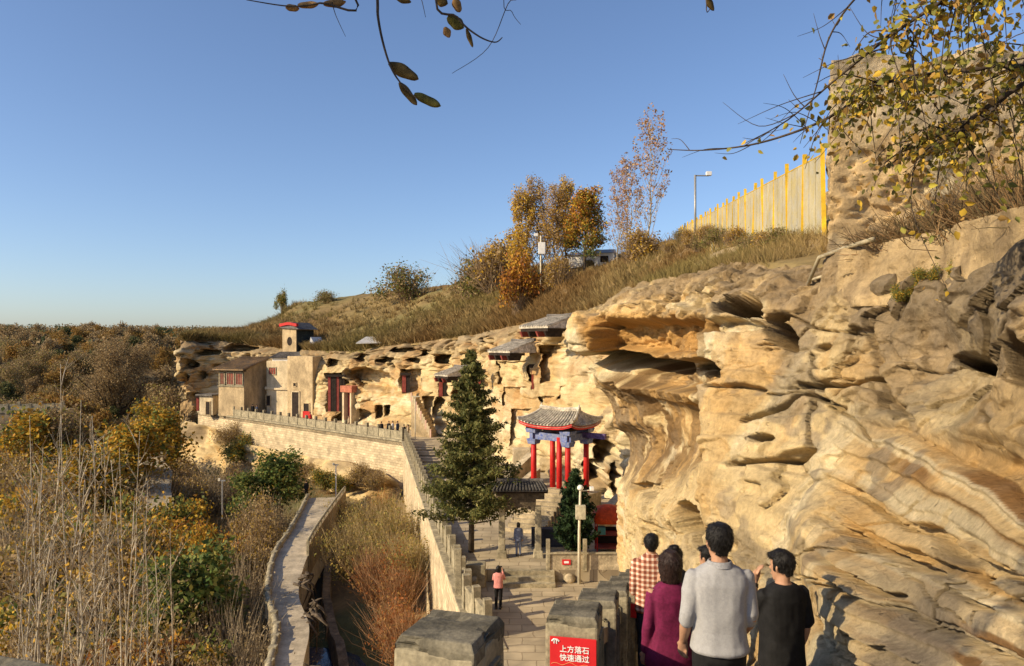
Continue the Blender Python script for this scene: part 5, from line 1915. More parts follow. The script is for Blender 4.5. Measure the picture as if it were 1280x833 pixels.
def blade_mesh(name, base, tip, width, cols, rs, mat_=None):
    """thin bent blades from base to tip (two quads each)"""
    n = len(base)
    d = tip - base
    side = np.cross(d, rs.normal(size=(n, 3)))
    side /= np.linalg.norm(side, axis=1, keepdims=True) + 1e-9
    side = side * (np.ones(n) * width)[:, None] * 0.5
    midp = base + d * 0.55 + rs.normal(size=(n, 3)) * np.linalg.norm(d, axis=1, keepdims=True) * 0.07
    v = np.stack([base - side, base + side, midp + side * 0.75, midp - side * 0.75, tip + side * 0.25, tip - side * 0.25], 1).reshape(-1, 3)
    k = np.arange(n)[:, None] * 6
    f = np.concatenate([k + np.array([[0, 1, 2, 3]]), k + np.array([[3, 2, 4, 5]])], 0)
    me = mesh_np(name, v, f, np.repeat(cols, 6, 0))
    me.materials.append(mat_ or M_GRASS)
    return me


def grow(rs, height, r0, n_main, spread, rise, lean=(0, 0), sub=4, start=0.25, wob=0.06, sub_len=0.45):
    """trunk with limbs and side branches; returns (MB, tips)"""
    bb = MB()
    tips = []
    tr_ = [Vector((0, 0, -0.3))]
    for i in range(1, 8):
        t = i / 7
        tr_.append(Vector((lean[0] * t * height + rs.normal() * wob * height * 0.3, lean[1] * t * height + rs.normal() * wob * height * 0.3, t * height)))
    bb.tube(tr_, [max(0.008, r0 * (1 - 0.9 * i / 7)) for i in range(8)], 7)
    tips.append(tr_[-1])
    for k in range(n_main):
        t = start + (0.96 - start) * (k + rs.uniform(0, 0.8)) / n_main
        i = min(6, int(t * 7))
        p = tr_[i].lerp(tr_[i + 1], t * 7 - i)
        a = k * 2.4 + rs.normal() * 0.4
        L_ = spread * height * (1 - 0.62 * t) * rs.uniform(0.75, 1.2)
        q = [p]
        for j in range(1, 5):
            u = j / 4
            q.append(p + Vector((math.cos(a) * L_ * u, math.sin(a) * L_ * u, L_ * rise * (u ** 1.2))) + Vector(rs.normal(size=3) * wob * L_))
        rr = max(0.006, r0 * 0.42 * (1 - t * 0.8))
        bb.tube(q, [rr, rr * 0.7, rr * 0.5, rr * 0.35, rr * 0.15], 5)
        tips.append(q[-1])
        for m_ in range(sub):
            u = rs.uniform(0.25, 0.95)
            j = min(3, int(u * 4))
            s0 = q[j].lerp(q[j + 1], u * 4 - j)
            a2 = a + rs.normal() * 0.9
            l2 = L_ * sub_len * rs.uniform(0.5, 1.1)
            e = s0 + Vector((math.cos(a2) * l2, math.sin(a2) * l2, l2 * (rise * 0.8 + rs.normal() * 0.35)))
            mm = s0.lerp(e, 0.5) + Vector(rs.normal(size=3) * 0.08 * l2)
            bb.tube([s0, mm, e], [rr * 0.4, rr * 0.25, rr * 0.08], 4)
            tips += [mm, e]
    return bb, np.array([tuple(t) for t in tips])


def spread_leaves(tips, per, sig, rs):
    c = np.repeat(tips, per, 0)
    return c + np.clip(rs.normal(size=c.shape), -1.9, 1.9) * np.asarray(sig)


PROTO = {}


def proto(key, make):
    if key not in PROTO: PROTO[key] = make()
    return PROTO[key]


def put(name, key, loc, scale, rz, label, cat, group=None):
    """a tree or shrub: crown and trunk share their meshes with others of the kind"""
    crown, trunk = PROTO[key]
    root = empty(name, loc, rz)
    root.scale = scale if hasattr(scale, '__len__') else (scale,) * 3
    tag(root, label, cat, group)
    if crown is not None: link(bpy.data.objects.new('crown', crown), root)
    if trunk is not None: link(bpy.data.objects.new('trunk', trunk), root)
    return root


def tree_proto(key, seed, height, r0, n_main, spread, rise, per, sig, size, palette, bark=None, fade=None, **kw):
    rs = np.random.default_rng(seed)
    bb, tips = grow(rs, height, r0, n_main, spread, rise, **kw)
    o = bb.build('trunk', bark or M_BARK, smooth=True)
    tm = o.data
    bpy.data.objects.remove(o)
    cm = None
    if per:
        c = spread_leaves(tips, per, sig, rs)
        cols = pick_cols(len(c), palette, rs)
        if fade is not None:                      # second palette towards the crown's lower half
            w = np.clip((0.55 - c[:, 2] / height) * 3 + rs.normal(size=len(c)) * 0.4, 0, 1)[:, None]
            cols = cols * (1 - w) + pick_cols(len(c), fade, rs) * w
        cm = leaf_mesh('crown', c, size, palette, rs, cols=cols)
    PROTO[key] = (cm, tm)


def bush_proto(key, seed, rx, rz_, n, size, palette, twigs=120, twig_col=(0.26, 0.185, 0.115), lumps=9, elong=1.7):
    """shrub: many stems from one foot, leaves gathered in uneven clumps"""
    rs = np.random.default_rng(seed)
    cen = rs.normal(size=(lumps, 3)) * np.array([rx * 0.45, rx * 0.45, rz_ * 0.20]) + np.array([0, 0, rz_ * 0.55])
    k = rs.integers(0, lumps, n)
    c = cen[k] + rs.normal(size=(n, 3)) * np.array([rx * 0.24, rx * 0.24, rz_ * 0.15])
    c[:, 2] = np.abs(c[:, 2])
    cm = leaf_mesh('crown', c, size, palette, rs, elong=elong) if n else None
    base = rs.normal(size=(twigs, 3)) * np.array([rx * 0.12, rx * 0.12, 0])
    base[:, 2] = -0.3
    e = rs.normal(size=(twigs, 3)) * np.array([rx * 0.55, rx * 0.55, 0])
    e[:, 2] = rz_ * rs.uniform(0.55, 1.12, twigs)
    tm = blade_mesh('trunk', base, e, 0.026, np.array(twig_col)[None, :] * rs.uniform(0.6, 1.4, (twigs, 1)), rs)
    PROTO[key] = (cm, tm)


def lift(p, k): return [tuple(min(0.62, c * k) for c in q) for q in p]


GOLD = lift([(0.36, 0.21, 0.025), (0.42, 0.27, 0.03), (0.26, 0.17, 0.03), (0.30, 0.15, 0.02)], 1.35)
OLIVE = lift([(0.085, 0.10, 0.025), (0.12, 0.12, 0.03), (0.06, 0.075, 0.02), (0.16, 0.14, 0.035)], 1.7)
GREEN = lift([(0.045, 0.075, 0.02), (0.065, 0.10, 0.025), (0.035, 0.055, 0.018), (0.10, 0.115, 0.03)], 1.7)
RUST = lift([(0.27, 0.11, 0.02), (0.20, 0.075, 0.02), (0.33, 0.16, 0.025), (0.14, 0.07, 0.025)], 1.5)
BROWN = lift([(0.16, 0.11, 0.055), (0.20, 0.14, 0.07), (0.13, 0.09, 0.045), (0.22, 0.165, 0.08)], 1.8)
TAUPE = lift([(0.20, 0.155, 0.09), (0.16, 0.12, 0.075), (0.25, 0.19, 0.10)], 1.5)
PINK = lift([(0.33, 0.20, 0.10), (0.28, 0.14, 0.06), (0.40, 0.28, 0.15)], 1.3)
for i in range(2):
    bush_proto(('gold', i), 10 + i, 1.5, 2.6, 3200, 0.13, GOLD + OLIVE[:1])
    bush_proto(('olive', i), 20 + i, 1.5, 2.6, 3400, 0.13, OLIVE + GOLD[:1])
    bush_proto(('rust', i), 30 + i, 1.5, 2.4, 3200, 0.12, RUST + GOLD[:1])
    bush_proto(('brown', i), 40 + i, 1.6, 2.6, 4600, 0.075, BROWN + GOLD[2:3], twigs=150)
    bush_proto(('grey', i), 50 + i, 1.6, 2.8, 3600, 0.055, TAUPE, twigs=240, twig_col=(0.34, 0.27, 0.18))
    tree_proto(('green_tree', i), 60 + i, 5.0, 0.12, 16, 0.36, 0.5, 26, 0.33, 0.15, GREEN + OLIVE, sub=4)
    tree_proto(('gold_tree', i), 64 + i, 6.0, 0.12, 18, 0.30, 0.8, 26, 0.34, 0.15, GOLD + OLIVE[:2], sub=4)
    tree_proto(('brown_tree', i), 68 + i, 8.0, 0.2, 20, 0.42, 0.75, 20, 0.45, 0.15, BROWN + OLIVE[3:], sub=6, start=0.2)
    tree_proto(('wood_brown', i), 72 + i, 9.0, 0.2, 14, 0.34, 0.8, 22, 0.6, 0.30, BROWN, sub=4)
    tree_proto(('wood_green', i), 76 + i, 9.0, 0.2, 14, 0.30, 0.7, 24, 0.55, 0.30, [(0.07, 0.085, 0.03), (0.10, 0.105, 0.04), (0.14, 0.13, 0.05)], sub=4)
    tree_proto(('wood_gold', i), 80 + i, 9.0, 0.2, 14, 0.30, 0.9, 20, 0.5, 0.28, [(0.33, 0.21, 0.055), (0.27, 0.15, 0.045)], sub=4)


def valley_at(px, d):
    x = (px - 640) / FPX * d
    return (x, d, float(valley_z(np.array([x]), np.array([d]))[0]))


rs0 = np.random.default_rng(99)
GROUPS = {'gold': ('golden leafed bush in the thicket on the valley side', 'golden bushes in the valley thicket'),
          'olive': ('olive green bush in the thicket on the valley side', 'olive bushes in the valley thicket'),
          'rust': ('rust orange bush in the thicket on the valley side', 'rust bushes in the valley thicket'),
          'brown': ('brown half-bare bush in the thicket on the valley side', 'brown bushes in the valley thicket'),
          'grey': ('grey leafless brush in the thicket on the valley side', 'bare brush in the valley thicket')}


def bush(kind, px, d, s, sz=1.0):
    lb, gp = GROUPS[kind]
    where = ('close below the look-out' if d < 32 else 'beside the lower walkway' if px > 200 and d < 66 else 'around the foot of the cliff nose' if px > 200 else 'near the round brown tree' if d > 72 else 'behind the bright saplings' if d > 45 else 'among the pale saplings')
    lb, gp = lb.replace('on the valley side', where), gp + ' ' + where
    x, y, z = valley_at(px, d)
    put('bush', (kind, int(rs0.integers(0, 2))), (x, y, z - 0.1), (s, s, s * sz), rs0.uniform(0, 6.28), lb, 'bush', gp)


# thicket on the left, laid out by what stands where in the photograph
for kind, px, d, s, sz in (
    # orange / golden belt beside the walkway
    ('rust', 235, 60, 1.5, 1.1), ('gold', 262, 58, 1.5, 1.1), ('gold', 215, 56, 1.4, 1.2), ('rust', 290, 57, 1.4, 1.0), ('gold', 250, 52, 1.4, 1.2), ('olive', 285, 51, 1.3, 1.2),
    ('olive', 235, 47, 1.4, 1.2), ('olive', 262, 44, 1.3, 1.3), ('gold', 215, 46, 1.3, 1.2), ('gold', 195, 50, 1.3, 1.2), ('grey', 300, 47, 1.5, 1.2), ('grey', 318, 43, 1.4, 1.2),
    ('grey', 275, 40, 1.5, 1.3), ('grey', 300, 38, 1.5, 1.2), ('grey', 320, 36, 1.3, 1.2), ('olive', 225, 40, 1.2, 1.3), ('olive', 240, 36, 1.3, 1.2), ('brown', 265, 34, 1.3, 1.2),
    ('grey', 300, 33, 1.2, 1.3), ('brown', 215, 34, 1.3, 1.2), ('brown', 312, 52, 1.3, 1.3), ('brown', 328, 56, 1.3, 1.5), ('brown', 320, 61, 1.4, 1.5), ('grey', 338, 62, 1.3, 1.3),
    # brown mass further left
    ('brown', 180, 44, 1.6, 1.2), ('brown', 160, 48, 1.6, 1.3), ('brown', 130, 42, 1.6, 1.3), ('gold', 110, 50, 1.6, 1.2), ('brown', 90, 46, 1.6, 1.3), ('gold', 70, 55, 1.7, 1.2), ('brown', 50, 48, 1.7, 1.3),
    ('grey', 25, 50, 1.6, 1.4), ('brown', 5, 54, 1.7, 1.3), ('rust', 175, 36, 1.3, 1.2), ('rust', 145, 34, 1.4, 1.1), ('brown', 120, 33, 1.4, 1.2), ('rust', 95, 32, 1.4, 1.2), ('brown', 70, 34, 1.5, 1.2), ('rust', 190, 31, 1.2, 1.1),
    ('brown', 45, 36, 1.5, 1.2), ('gold', 20, 38, 1.5, 1.2), ('olive', 60, 40, 1.5, 1.1), ('olive', 150, 56, 1.5, 1.3), ('gold', 130, 60, 1.6, 1.3), ('brown', 100, 62, 1.7, 1.3), ('gold', 165, 64, 1.5, 1.4),
    ('brown', 60, 66, 1.8, 1.4), ('brown', 30, 70, 1.9, 1.4), ('grey', 85, 72, 1.8, 1.3), ('brown', 185, 70, 1.6, 1.3), ('brown', 120, 75, 1.8, 1.4), ('gold', 75, 80, 1.8, 1.4), ('brown', 5, 78, 1.9, 1.4),
    ('brown', 215, 78, 1.6, 1.2), ('brown', 232, 84, 1.8, 1.1), ('olive', 255, 82, 1.5, 1.0), ('brown', 240, 74, 1.5, 1.2), ('grey', 268, 76, 1.4, 1.2), ('brown', 295, 79, 1.3, 1.3),
    ('brown', 205, 98, 2.0, 1.2), ('grey', 185, 104, 2.0, 1.2), ('brown', 165, 96, 2.0, 1.2), ('brown', 140, 92, 2.0, 1.2), ('gold', 110, 96, 2.0, 1.3), ('brown', 60, 92, 2.0, 1.2),
    ('brown', 235, 88, 1.3, 0.9), ('gold', 45, 60, 1.8, 1.3), ('gold', 15, 62, 1.8, 1.3), ('brown', 0, 44, 1.7, 1.3), ('gold', 140, 46, 1.5, 1.3), ('olive', 165, 52, 1.5, 1.2), ('gold', 80, 44, 1.5, 1.3), ('brown', 105, 39, 1.5, 1.3),
    ('gold', 175, 58, 1.6, 1.2), ('brown', 30, 42, 1.6, 1.3), ('gold', 55, 33, 1.3, 1.2), ('brown', 15, 32, 1.4, 1.3), ('brown', 150, 29, 1.3, 1.3), ('gold', 185, 39, 1.4, 1.2), ('brown', 200, 36, 1.3, 1.3), ('gold', 120, 27, 1.1, 1.2),
    ('brown', 45, 84, 2.0, 1.3), ('brown', 100, 86, 2.0, 1.3), ('gold', 20, 90, 2.0, 1.3), ('brown', 80, 100, 2.2, 1.3), ('brown', 35, 104, 2.2, 1.4), ('gold', 125, 104, 2.2, 1.2), ('brown', 0, 98, 2.2, 1.3),
    ('olive', 128, 38, 1.3, 1.2), ('olive', 85, 36, 1.3, 1.2), ('gold', 160, 40, 1.4, 1.2), ('olive', 10, 46, 1.5, 1.3), ('olive', 35, 56, 1.6, 1.3), ('olive', 100, 54, 1.5, 1.3), ('gold', 205, 42, 1.3, 1.2), ('olive', 190, 62, 1.5, 1.3), ('gold', 235, 66, 1.4, 1.1),
    ('gold', 62, 91, 1.9, 1.3), ('brown', 20, 86, 2.0, 1.4), ('gold', 85, 94, 1.9, 1.2), ('olive', 40, 78, 1.7, 1.3),
    # close to the look-out, lower left corner
    ('brown', 30, 24, 1.2, 1.4), ('grey', 90, 25, 1.2, 1.4), ('brown', 160, 25, 1.2, 1.2), ('rust', 210, 26, 1.1, 1.1), ('brown', 265, 28, 1.1, 1.1), ('grey', 0, 28, 1.3, 1.4), ('grey', 130, 29, 1.3, 1.2), ('rust', 60, 28, 1.2, 1.2)):
    bush(kind, px, d, s, sz)

# bushes clinging under the promenade
for kind, px, py, d, s in (('brown', 290, 545, 100, 1.5), ('olive', 300, 560, 97, 1.4), ('brown', 378, 588, 84, 1.0), ('olive', 405, 600, 80, 1.0), ('brown', 450, 592, 77, 1.0), ('brown', 470, 600, 75.5, 0.9),
                           ('olive', 425, 605, 78, 0.8)):
    x, y, z = at(px, py, d)
    lb = {'brown': 'brown brush clinging to the rock below the promenade wall', 'olive': 'olive brush clinging to the rock below the promenade wall', 'rust': 'rust brown brush clinging to the rock below the promenade wall'}[kind]
    put('bush', (kind, 0), (x, y, z - s), (s, s, s * 0.8), rs0.uniform(0, 6), lb, 'bush', kind + ' brush below the promenade')

# named trees
def vtree(name, key, px, d, top_py, h0, wide, label, grp=None, cat='tree', dz=0.0):
    x, y, z = valley_at(px, d)
    h = CZ + (HZ - top_py) / FPX * d - z
    s = h / h0
    return put(name, key, (x, y, z + dz), (s * wide, s * wide, s), rs0.uniform(0, 6.28), label, cat, grp)


tree_proto('round', 5, 10.0, 0.42, 34, 0.46, 0.95, 34, 0.42, 0.10, BROWN + [(0.30, 0.19, 0.08)], sub=10, start=0.16, sub_len=0.5)
vtree('broad_tree', 'round', 150, 142, 428, 11.6, 1.0, 'large round-crowned brown tree standing alone below the wood')
vtree('golden_tree', ('gold_tree', 0), 155, 78, 528, 6.6, 1.35, 'bright yellow bushy tree below the round brown tree')
vtree('golden_tree', ('gold_tree', 1), 198, 92, 508, 6.6, 1.1, 'small golden tree beside the cliff nose')
vtree('golden_tree', ('gold_tree', 1), 118, 70, 560, 6.6, 1.5, 'pale yellow tree in front of the bright yellow one')
vtree('golden_tree', ('gold_tree', 0), 46, 91, 512, 6.6, 1.2, 'yellowing tree standing in front of the stone bridge')
vtree('brown_tree', ('brown_tree', 0), 80, 93, 505, 9, 0.9, 'brown tree at the end of the stone bridge')
vtree('green_tree', ('green_tree', 0), 350, 71, 566, 5.4, 1.25, 'rounded green tree rising at the end of the lower walkway')
vtree('green_tree', ('green_tree', 1), 322, 69, 588, 5.4, 1.35, 'darker green tree left of the rounded one by the walkway')
vtree('brown_tree', ('brown_tree', 1), 206, 128, 480, 9, 0.9, 'dark brown tree beyond the cliff nose')
vtree('green_tree', ('green_tree', 1), 238, 40, 690, 5.4, 1.1, 'dark green tree in the middle of the valley thicket')

# the wood beyond: nearest trees singly, the rest as one mass
WG = {'wood_brown': ('bare brown tree in the wood across the valley', 'brown trees of the wood'), 'wood_green': ('dark green tree in the wood across the valley', 'green trees of the wood'),
      'wood_gold': ('faded yellow tree in the wood across the valley', 'yellow trees of the wood')}
for i in range(120):
    px = rs0.uniform(-40, 235)
    d = rs0.uniform(118, 270)
    k = ('wood_brown', 'wood_green', 'wood_brown', 'wood_gold')[i % 4]
    x, y, z = valley_at(px, d)
    s = rs0.uniform(0.65, 1.0)
    if d < 160: s *= 0.8
    put('tree', (k, i % 2), (x, y, z), (s, s, s), rs0.uniform(0, 6), WG[k][0], 'tree', WG[k][1])
for i in range(48):
    px = rs0.uniform(-40, 150)
    d = rs0.uniform(106, 185)
    x, y, z = valley_at(px, d)
    s = rs0.uniform(0.75, 1.1)
    put('tree', ('brown_tree', i % 2) if i % 3 else ('wood_gold', i % 2), (x, y, z), (s, s, s), rs0.uniform(0, 6), 'brown leafed tree at the near edge of the wood' if i % 3 else 'yellowish tree at the near edge of the wood', 'tree', 'brown trees at the edge of the wood' if i % 3 else 'yellow trees at the edge of the wood')
rs = np.random.default_rng(3)
n = 2600
d = rs.uniform(190, 900, n)
px = rs.uniform(-80, 330, n)
x = (px - 640) / FPX * d
z = valley_z(x, d)
hh = rs.uniform(5, 9, n)
c = np.repeat(np.stack([x, d, z + hh * 0.55], 1), 70, 0) + np.clip(rs.normal(size=(n * 70, 3)), -1.7, 1.7) * np.repeat(np.stack([hh * 0.2, hh * 0.2, hh * 0.23], 1), 70, 0)
kcol = np.array(BROWN + [(0.08, 0.095, 0.04), (0.11, 0.115, 0.045), (0.26, 0.16, 0.05)])[rs.integers(0, 7, n)]
v, f = leaf_quads(c, 0.6, rs)
wood = obj_np('distant_wood', v, f, M_LEAF, cols=np.repeat(np.repeat(kcol, 70, 0) * rs.uniform(0.7, 1.2, (n * 70, 1)), 4, 0))
tag(wood, 'distant brown and green wood along the plateau', 'wood', kind='stuff')

# ---- trees on the skyline of the hill
def htree(name, key, px, d, top_py, h0, wide, label, grp=None, cat='tree'):
    x = (px - 640) / FPX * d
    z = hill_z(x, d)
    h = CZ + (HZ - top_py) / FPX * d - z
    s = h / h0
    return put(name, key, (x, d, z - 0.1), (s * wide, s * wide, s), rs0.uniform(0, 6.28), label, cat, grp)


tree_proto('poplar_gold', 7, 10, 0.13, 40, 0.15, 2.4, 26, (0.2, 0.2, 0.36), 0.12, lift(GOLD[:2], 1.2) + BROWN[1:2] + [(0.50, 0.34, 0.08)], sub=3, start=0.06, fade=lift(GOLD, 1.3))
tree_proto('poplar_taupe', 8, 10, 0.12, 40, 0.15, 2.6, 16, (0.2, 0.2, 0.36), 0.11, lift(BROWN, 1.25) + PINK[:1] + GOLD[:3], sub=4, start=0.05)
tree_proto('elm', 9, 9, 0.18, 34, 0.26, 1.0, 30, (0.34, 0.34, 0.26), 0.14, lift(GOLD[:2], 1.2) + lift(RUST, 1.3) + OLIVE[:2], sub=5, start=0.18, fade=GREEN + GREEN + OLIVE[:1])
tree_proto('bare_poplar', 11, 12, 0.10, 36, 0.16, 2.6, 5, 0.14, 0.13, PINK, bark=M_PALEBARK, sub=4, start=0.08)
tree_proto('bare_poplar_b', 12, 12, 0.09, 30, 0.13, 3.0, 7, 0.16, 0.13, PINK, bark=M_PALEBARK, sub=4, start=0.08)
htree('poplar', 'poplar_gold', 652, 82, 236, 11.0, 1.05, 'golden poplar at the near end of the hilltop clump')
htree('poplar', 'poplar_taupe', 672, 84, 226, 11.0, 1.15, 'taupe tipped poplar behind the golden one on the hill')
htree('poplar', 'poplar_taupe', 697, 80, 232, 11.0, 1.25, 'brownish poplar in the middle of the hilltop clump')
htree('poplar', 'poplar_gold', 708, 82, 224, 11.0, 1.0, 'slender golden poplar beside the broad tree on the hill')
htree('broad_tree', 'elm', 731, 78, 232, 9.9, 1.1, 'broad tree with orange top and green underside on the hill')
htree('bare_poplar', 'bare_poplar', 812, 66, 145, 12.6, 1.0, 'tallest nearly bare poplar with a few pale leaves on the hill')
htree('bare_poplar', 'bare_poplar_b', 786, 68, 203, 12.6, 1.2, 'shorter nearly bare poplar beside the tallest one')
htree('bare_poplar', 'bare_poplar_b', 772, 69, 215, 12.6, 1.0, 'thin bare poplar at the edge next to the broad tree')
bush_proto('hill_brown', 91, 1.6, 2.4, 4200, 0.10, lift(BROWN, 1.2) + GOLD[:3], twigs=500)
bush_proto('hill_olive', 92, 1.6, 2.4, 3600, 0.10, OLIVE + BROWN, twigs=200)
htree('hill_bush', 'hill_brown', 618, 92, 293, 2.9, 1.15, 'large brown bush left of the hilltop poplars', cat='bush')
htree('hill_bush', 'hill_olive', 590, 98, 318, 2.9, 1.1, 'yellowish bush sloping down from the large brown one', cat='bush')
htree('hill_bush', ('rust', 0), 648, 72, 322, 2.7, 0.75, 'rust orange bush at the foot of the golden poplar', cat='bush')
htree('hill_bush', 'hill_brown', 700, 70, 318, 2.8, 0.9, 'brown thicket under the middle poplars', cat='bush')
htree('hill_bush', 'hill_olive', 510, 126, 326, 2.9, 1.05, 'lone olive bush on the hill skyline', cat='bush')
htree('sapling', ('olive', 0), 353, 163, 361, 2.9, 0.5, 'thin pale sapling on the far hill skyline', cat='bush')
htree('hill_bush', 'hill_olive', 410, 150, 361, 2.9, 1.4, 'low olive bush on the far hill crest', cat='bush')
htree('hill_bush', 'hill_brown', 800, 62, 285, 2.9, 1.3, 'brown bush around the foot of the bare poplars', cat='bush')
htree('hill_bush', 'hill_brown', 835, 52, 300, 2.9, 1.2, 'dry bush on the slope in front of the yellow fence', cat='bush')

for i in range(11):
    t = (i / 11) ** 1.5
    x, y = 7.6 + 10 * t - 0.9 - 0.05 * i, 18.5 + 58 * t
    s = 0.20 + 0.025 * i
    put('fence_bush', 'hill_brown' if i % 2 else 'hill_olive', (x, y, hill_z(x, y) - 0.1), (s * 1.2, s * 1.2, s), i * 1.3, 'dry brown bush along the foot of the yellow fence' if i % 2 else 'olive brown bush along the foot of the yellow fence', 'bush', 'brown bushes by the fence' if i % 2 else 'olive bushes by the fence')

# ---- dry grass and brush on the hill: nobody could count it
rs = np.random.default_rng(17)
HP = np.stack([hx, hy, hz], 2)
nt_ = 24000
iu = rs.integers(4, nb - 2, nt_)
jv = np.clip((rs.beta(1.1, 1.7, nt_) * 118).astype(int) + 1, 1, len(vv) - 3)
fu, fv = rs.uniform(0, 1, nt_)[:, None], rs.uniform(0, 1, nt_)[:, None]
tb = HP[iu, jv] * (1 - fu) * (1 - fv) + HP[iu + 1, jv] * fu * (1 - fv) + HP[iu, jv + 1] * (1 - fu) * fv + HP[iu + 1, jv + 1] * fu * fv
dist = np.hypot(tb[:, 0], tb[:, 1])
keep = (dist > 8) & (tb[:, 1] > 6) & (dist < 200) & ~((tb[:, 0] > 4.6) & (tb[:, 1] > 9.5) & (tb[:, 1] < 14.5))
tb, dist = tb[keep], dist[keep]
m_ = 15
base = np.repeat(tb, m_, 0)
dd = np.repeat(dist, m_)
hgt = np.clip(0.12 + 0.0050 * dd, 0.15, 0.7) * rs.uniform(0.4, 1.3, len(dd)) * np.repeat(rs.uniform(0.5, 1.4, len(tb)), m_)
base = base + rs.normal(size=base.shape) * np.array([0.2, 0.2, 0.0]) * hgt[:, None] * 1.3
tip = base + rs.normal(size=base.shape) * np.array([0.6, 0.6, 0.12]) * hgt[:, None] + np.stack([0 * hgt, 0 * hgt, hgt], 1)
gn_ = fbm(tb[:, 0] * 0.09, tb[:, 1] * 0.09, 1.0, 3)
pal = np.array([(0.26, 0.185, 0.075), (0.20, 0.13, 0.05), (0.31, 0.225, 0.095), (0.20, 0.155, 0.055), (0.22, 0.135, 0.05)])
kk = np.clip(((gn_ + 0.6) * 3.4 + rs.normal(size=len(tb)) * 0.7).astype(int), 0, 4)
colt = pal[np.array([3, 0, 2, 1, 4])[kk]] * rs.uniform(0.75, 1.25, (len(tb), 1))
me = blade_mesh('dry_hill_grass', base - np.array([0, 0, 0.1]), tip, np.clip(0.0007 * dd, 0.009, 0.08), np.repeat(colt, m_, 0), rs)
o = link(bpy.data.objects.new('dry_hill_grass', me))
tag(o, 'dry brown grass and low brush covering the hillside', 'grass', kind='stuff')


# ---- undergrowth in the valley and reeds on the bank
def tufts(name, label, n, region, h, pal, wdt, seed, per=12, lean=0.4):
    rs = np.random.default_rng(seed)
    x0, x1, y0, y1 = region
    x, y = rs.uniform(x0, x1, n), y0 + (y1 - y0) * rs.uniform(0, 1, n) ** 1.3
    return x, y, rs


rs = np.random.default_rng(23)
n = 5200
y = 12 + 108 * rs.uniform(0, 1, n) ** 1.25
x = rs.uniform(-0.85, -0.14, n) * y
# not on the walkway or in the brook
wl = np.interp(y, [lw[i][1] for i in range(len(lw))], [lw[i][0] for i in range(len(lw))])
bkx = np.interp(y, [m_[1] for m_ in mid], [m_[0] for m_ in mid])
ok = (np.abs(x - wl) > 2.0) & (np.abs(x - bkx) > 2.6) & ~((x > wl) & (x < bkx))
edge_x = np.interp(y, [24.5, 29, 76.5], [-1.1, -1.97, -11.2])
ok &= x < edge_x - 1.5
ok &= ~((y > 76) & (x > -11.2 - (y - 76.5) * 1.07 - 2.5))
x, y = x[ok], y[ok]
z = valley_z(x, y)
bankside = (x > bkx[ok])
tb = np.stack([x, y, z], 1)
m_ = 22
base = np.repeat(tb, m_, 0)
bs_ = np.repeat(bankside, m_)
hgt = np.where(bs_, 1.1, 0.55) * rs.uniform(0.4, 1.35, len(base)) * np.repeat(rs.uniform(0.6, 1.3, len(tb)), m_)
base = base + rs.normal(size=base.shape) * np.array([0.35, 0.35, 0.0])
tip = base + rs.normal(size=base.shape) * np.array([0.5, 0.5, 0.15]) * hgt[:, None] + np.stack([0 * hgt, 0 * hgt, hgt], 1)
palA = np.array([(0.27, 0.19, 0.09), (0.33, 0.25, 0.12), (0.20, 0.16, 0.07), (0.33, 0.17, 0.06)])
palB = np.array([(0.58, 0.42, 0.16), (0.54, 0.32, 0.11), (0.50, 0.41, 0.14), (0.56, 0.28, 0.09)])
nn_ = np.clip(((fbm(tb[:, 0] * 0.3, tb[:, 1] * 0.3, 0.0, 3) + 0.5) * 4 + rs.normal(size=len(tb)) * 0.6).astype(int), 0, 3)
colt = np.where(bankside[:, None], palB[nn_], palA[nn_]) * rs.uniform(0.75, 1.25, (len(tb), 1))
me = blade_mesh('valley_undergrowth', base - np.array([0, 0, 0.15]), tip, 0.035, np.repeat(colt, m_, 0), rs)
o = link(bpy.data.objects.new('valley_undergrowth', me))
tag(o, 'dry reeds and undergrowth covering the valley slopes', 'undergrowth', kind='stuff')

# taller golden and russet bushes on the bank below the walkway wall
bush_proto('bank_gold', 93, 1.5, 2.4, 1500, 0.08, [(0.36, 0.25, 0.07), (0.30, 0.22, 0.06), (0.24, 0.22, 0.06)], twigs=700, twig_col=(0.34, 0.25, 0.12))
bush_proto('bank_rust', 94, 1.5, 2.2, 1600, 0.08, [(0.34, 0.13, 0.04), (0.28, 0.10, 0.03), (0.36, 0.2, 0.06)], twigs=600, twig_col=(0.32, 0.18, 0.09))
for i, (k, px, py, d, s) in enumerate((('bank_gold', 455, 690, 58, 1.4), ('bank_gold', 475, 670, 60, 1.4), ('bank_gold', 498, 690, 52, 1.3), ('bank_gold', 440, 710, 52, 1.3), ('bank_rust', 470, 735, 46, 1.2), ('bank_rust', 500, 755, 42, 1.1),
                                       ('bank_rust', 492, 800, 38, 1.0), ('bank_rust', 505, 815, 35, 1.0), ('bank_gold', 515, 720, 44, 1.0), ('bank_gold', 490, 720, 48, 1.2), ('bank_gold', 425, 660, 66, 1.1))):
    x = (px - 640) / FPX * d
    z = float(valley_z(np.array([x]), np.array([d]))[0])
    z = max(z - 0.2, CZ + (HZ - py) / FPX * d - 0.6)
    lb, gp = (('straw gold bush on the bank below the walkway wall', 'straw gold bank bushes') if k == 'bank_gold' else ('russet red bush low on the bank below the walkway wall', 'russet bank bushes'))
    put('bush', k, (x, d, z), (s, s, s * 1.1), rs0.uniform(0, 6), lb, 'bush', gp)

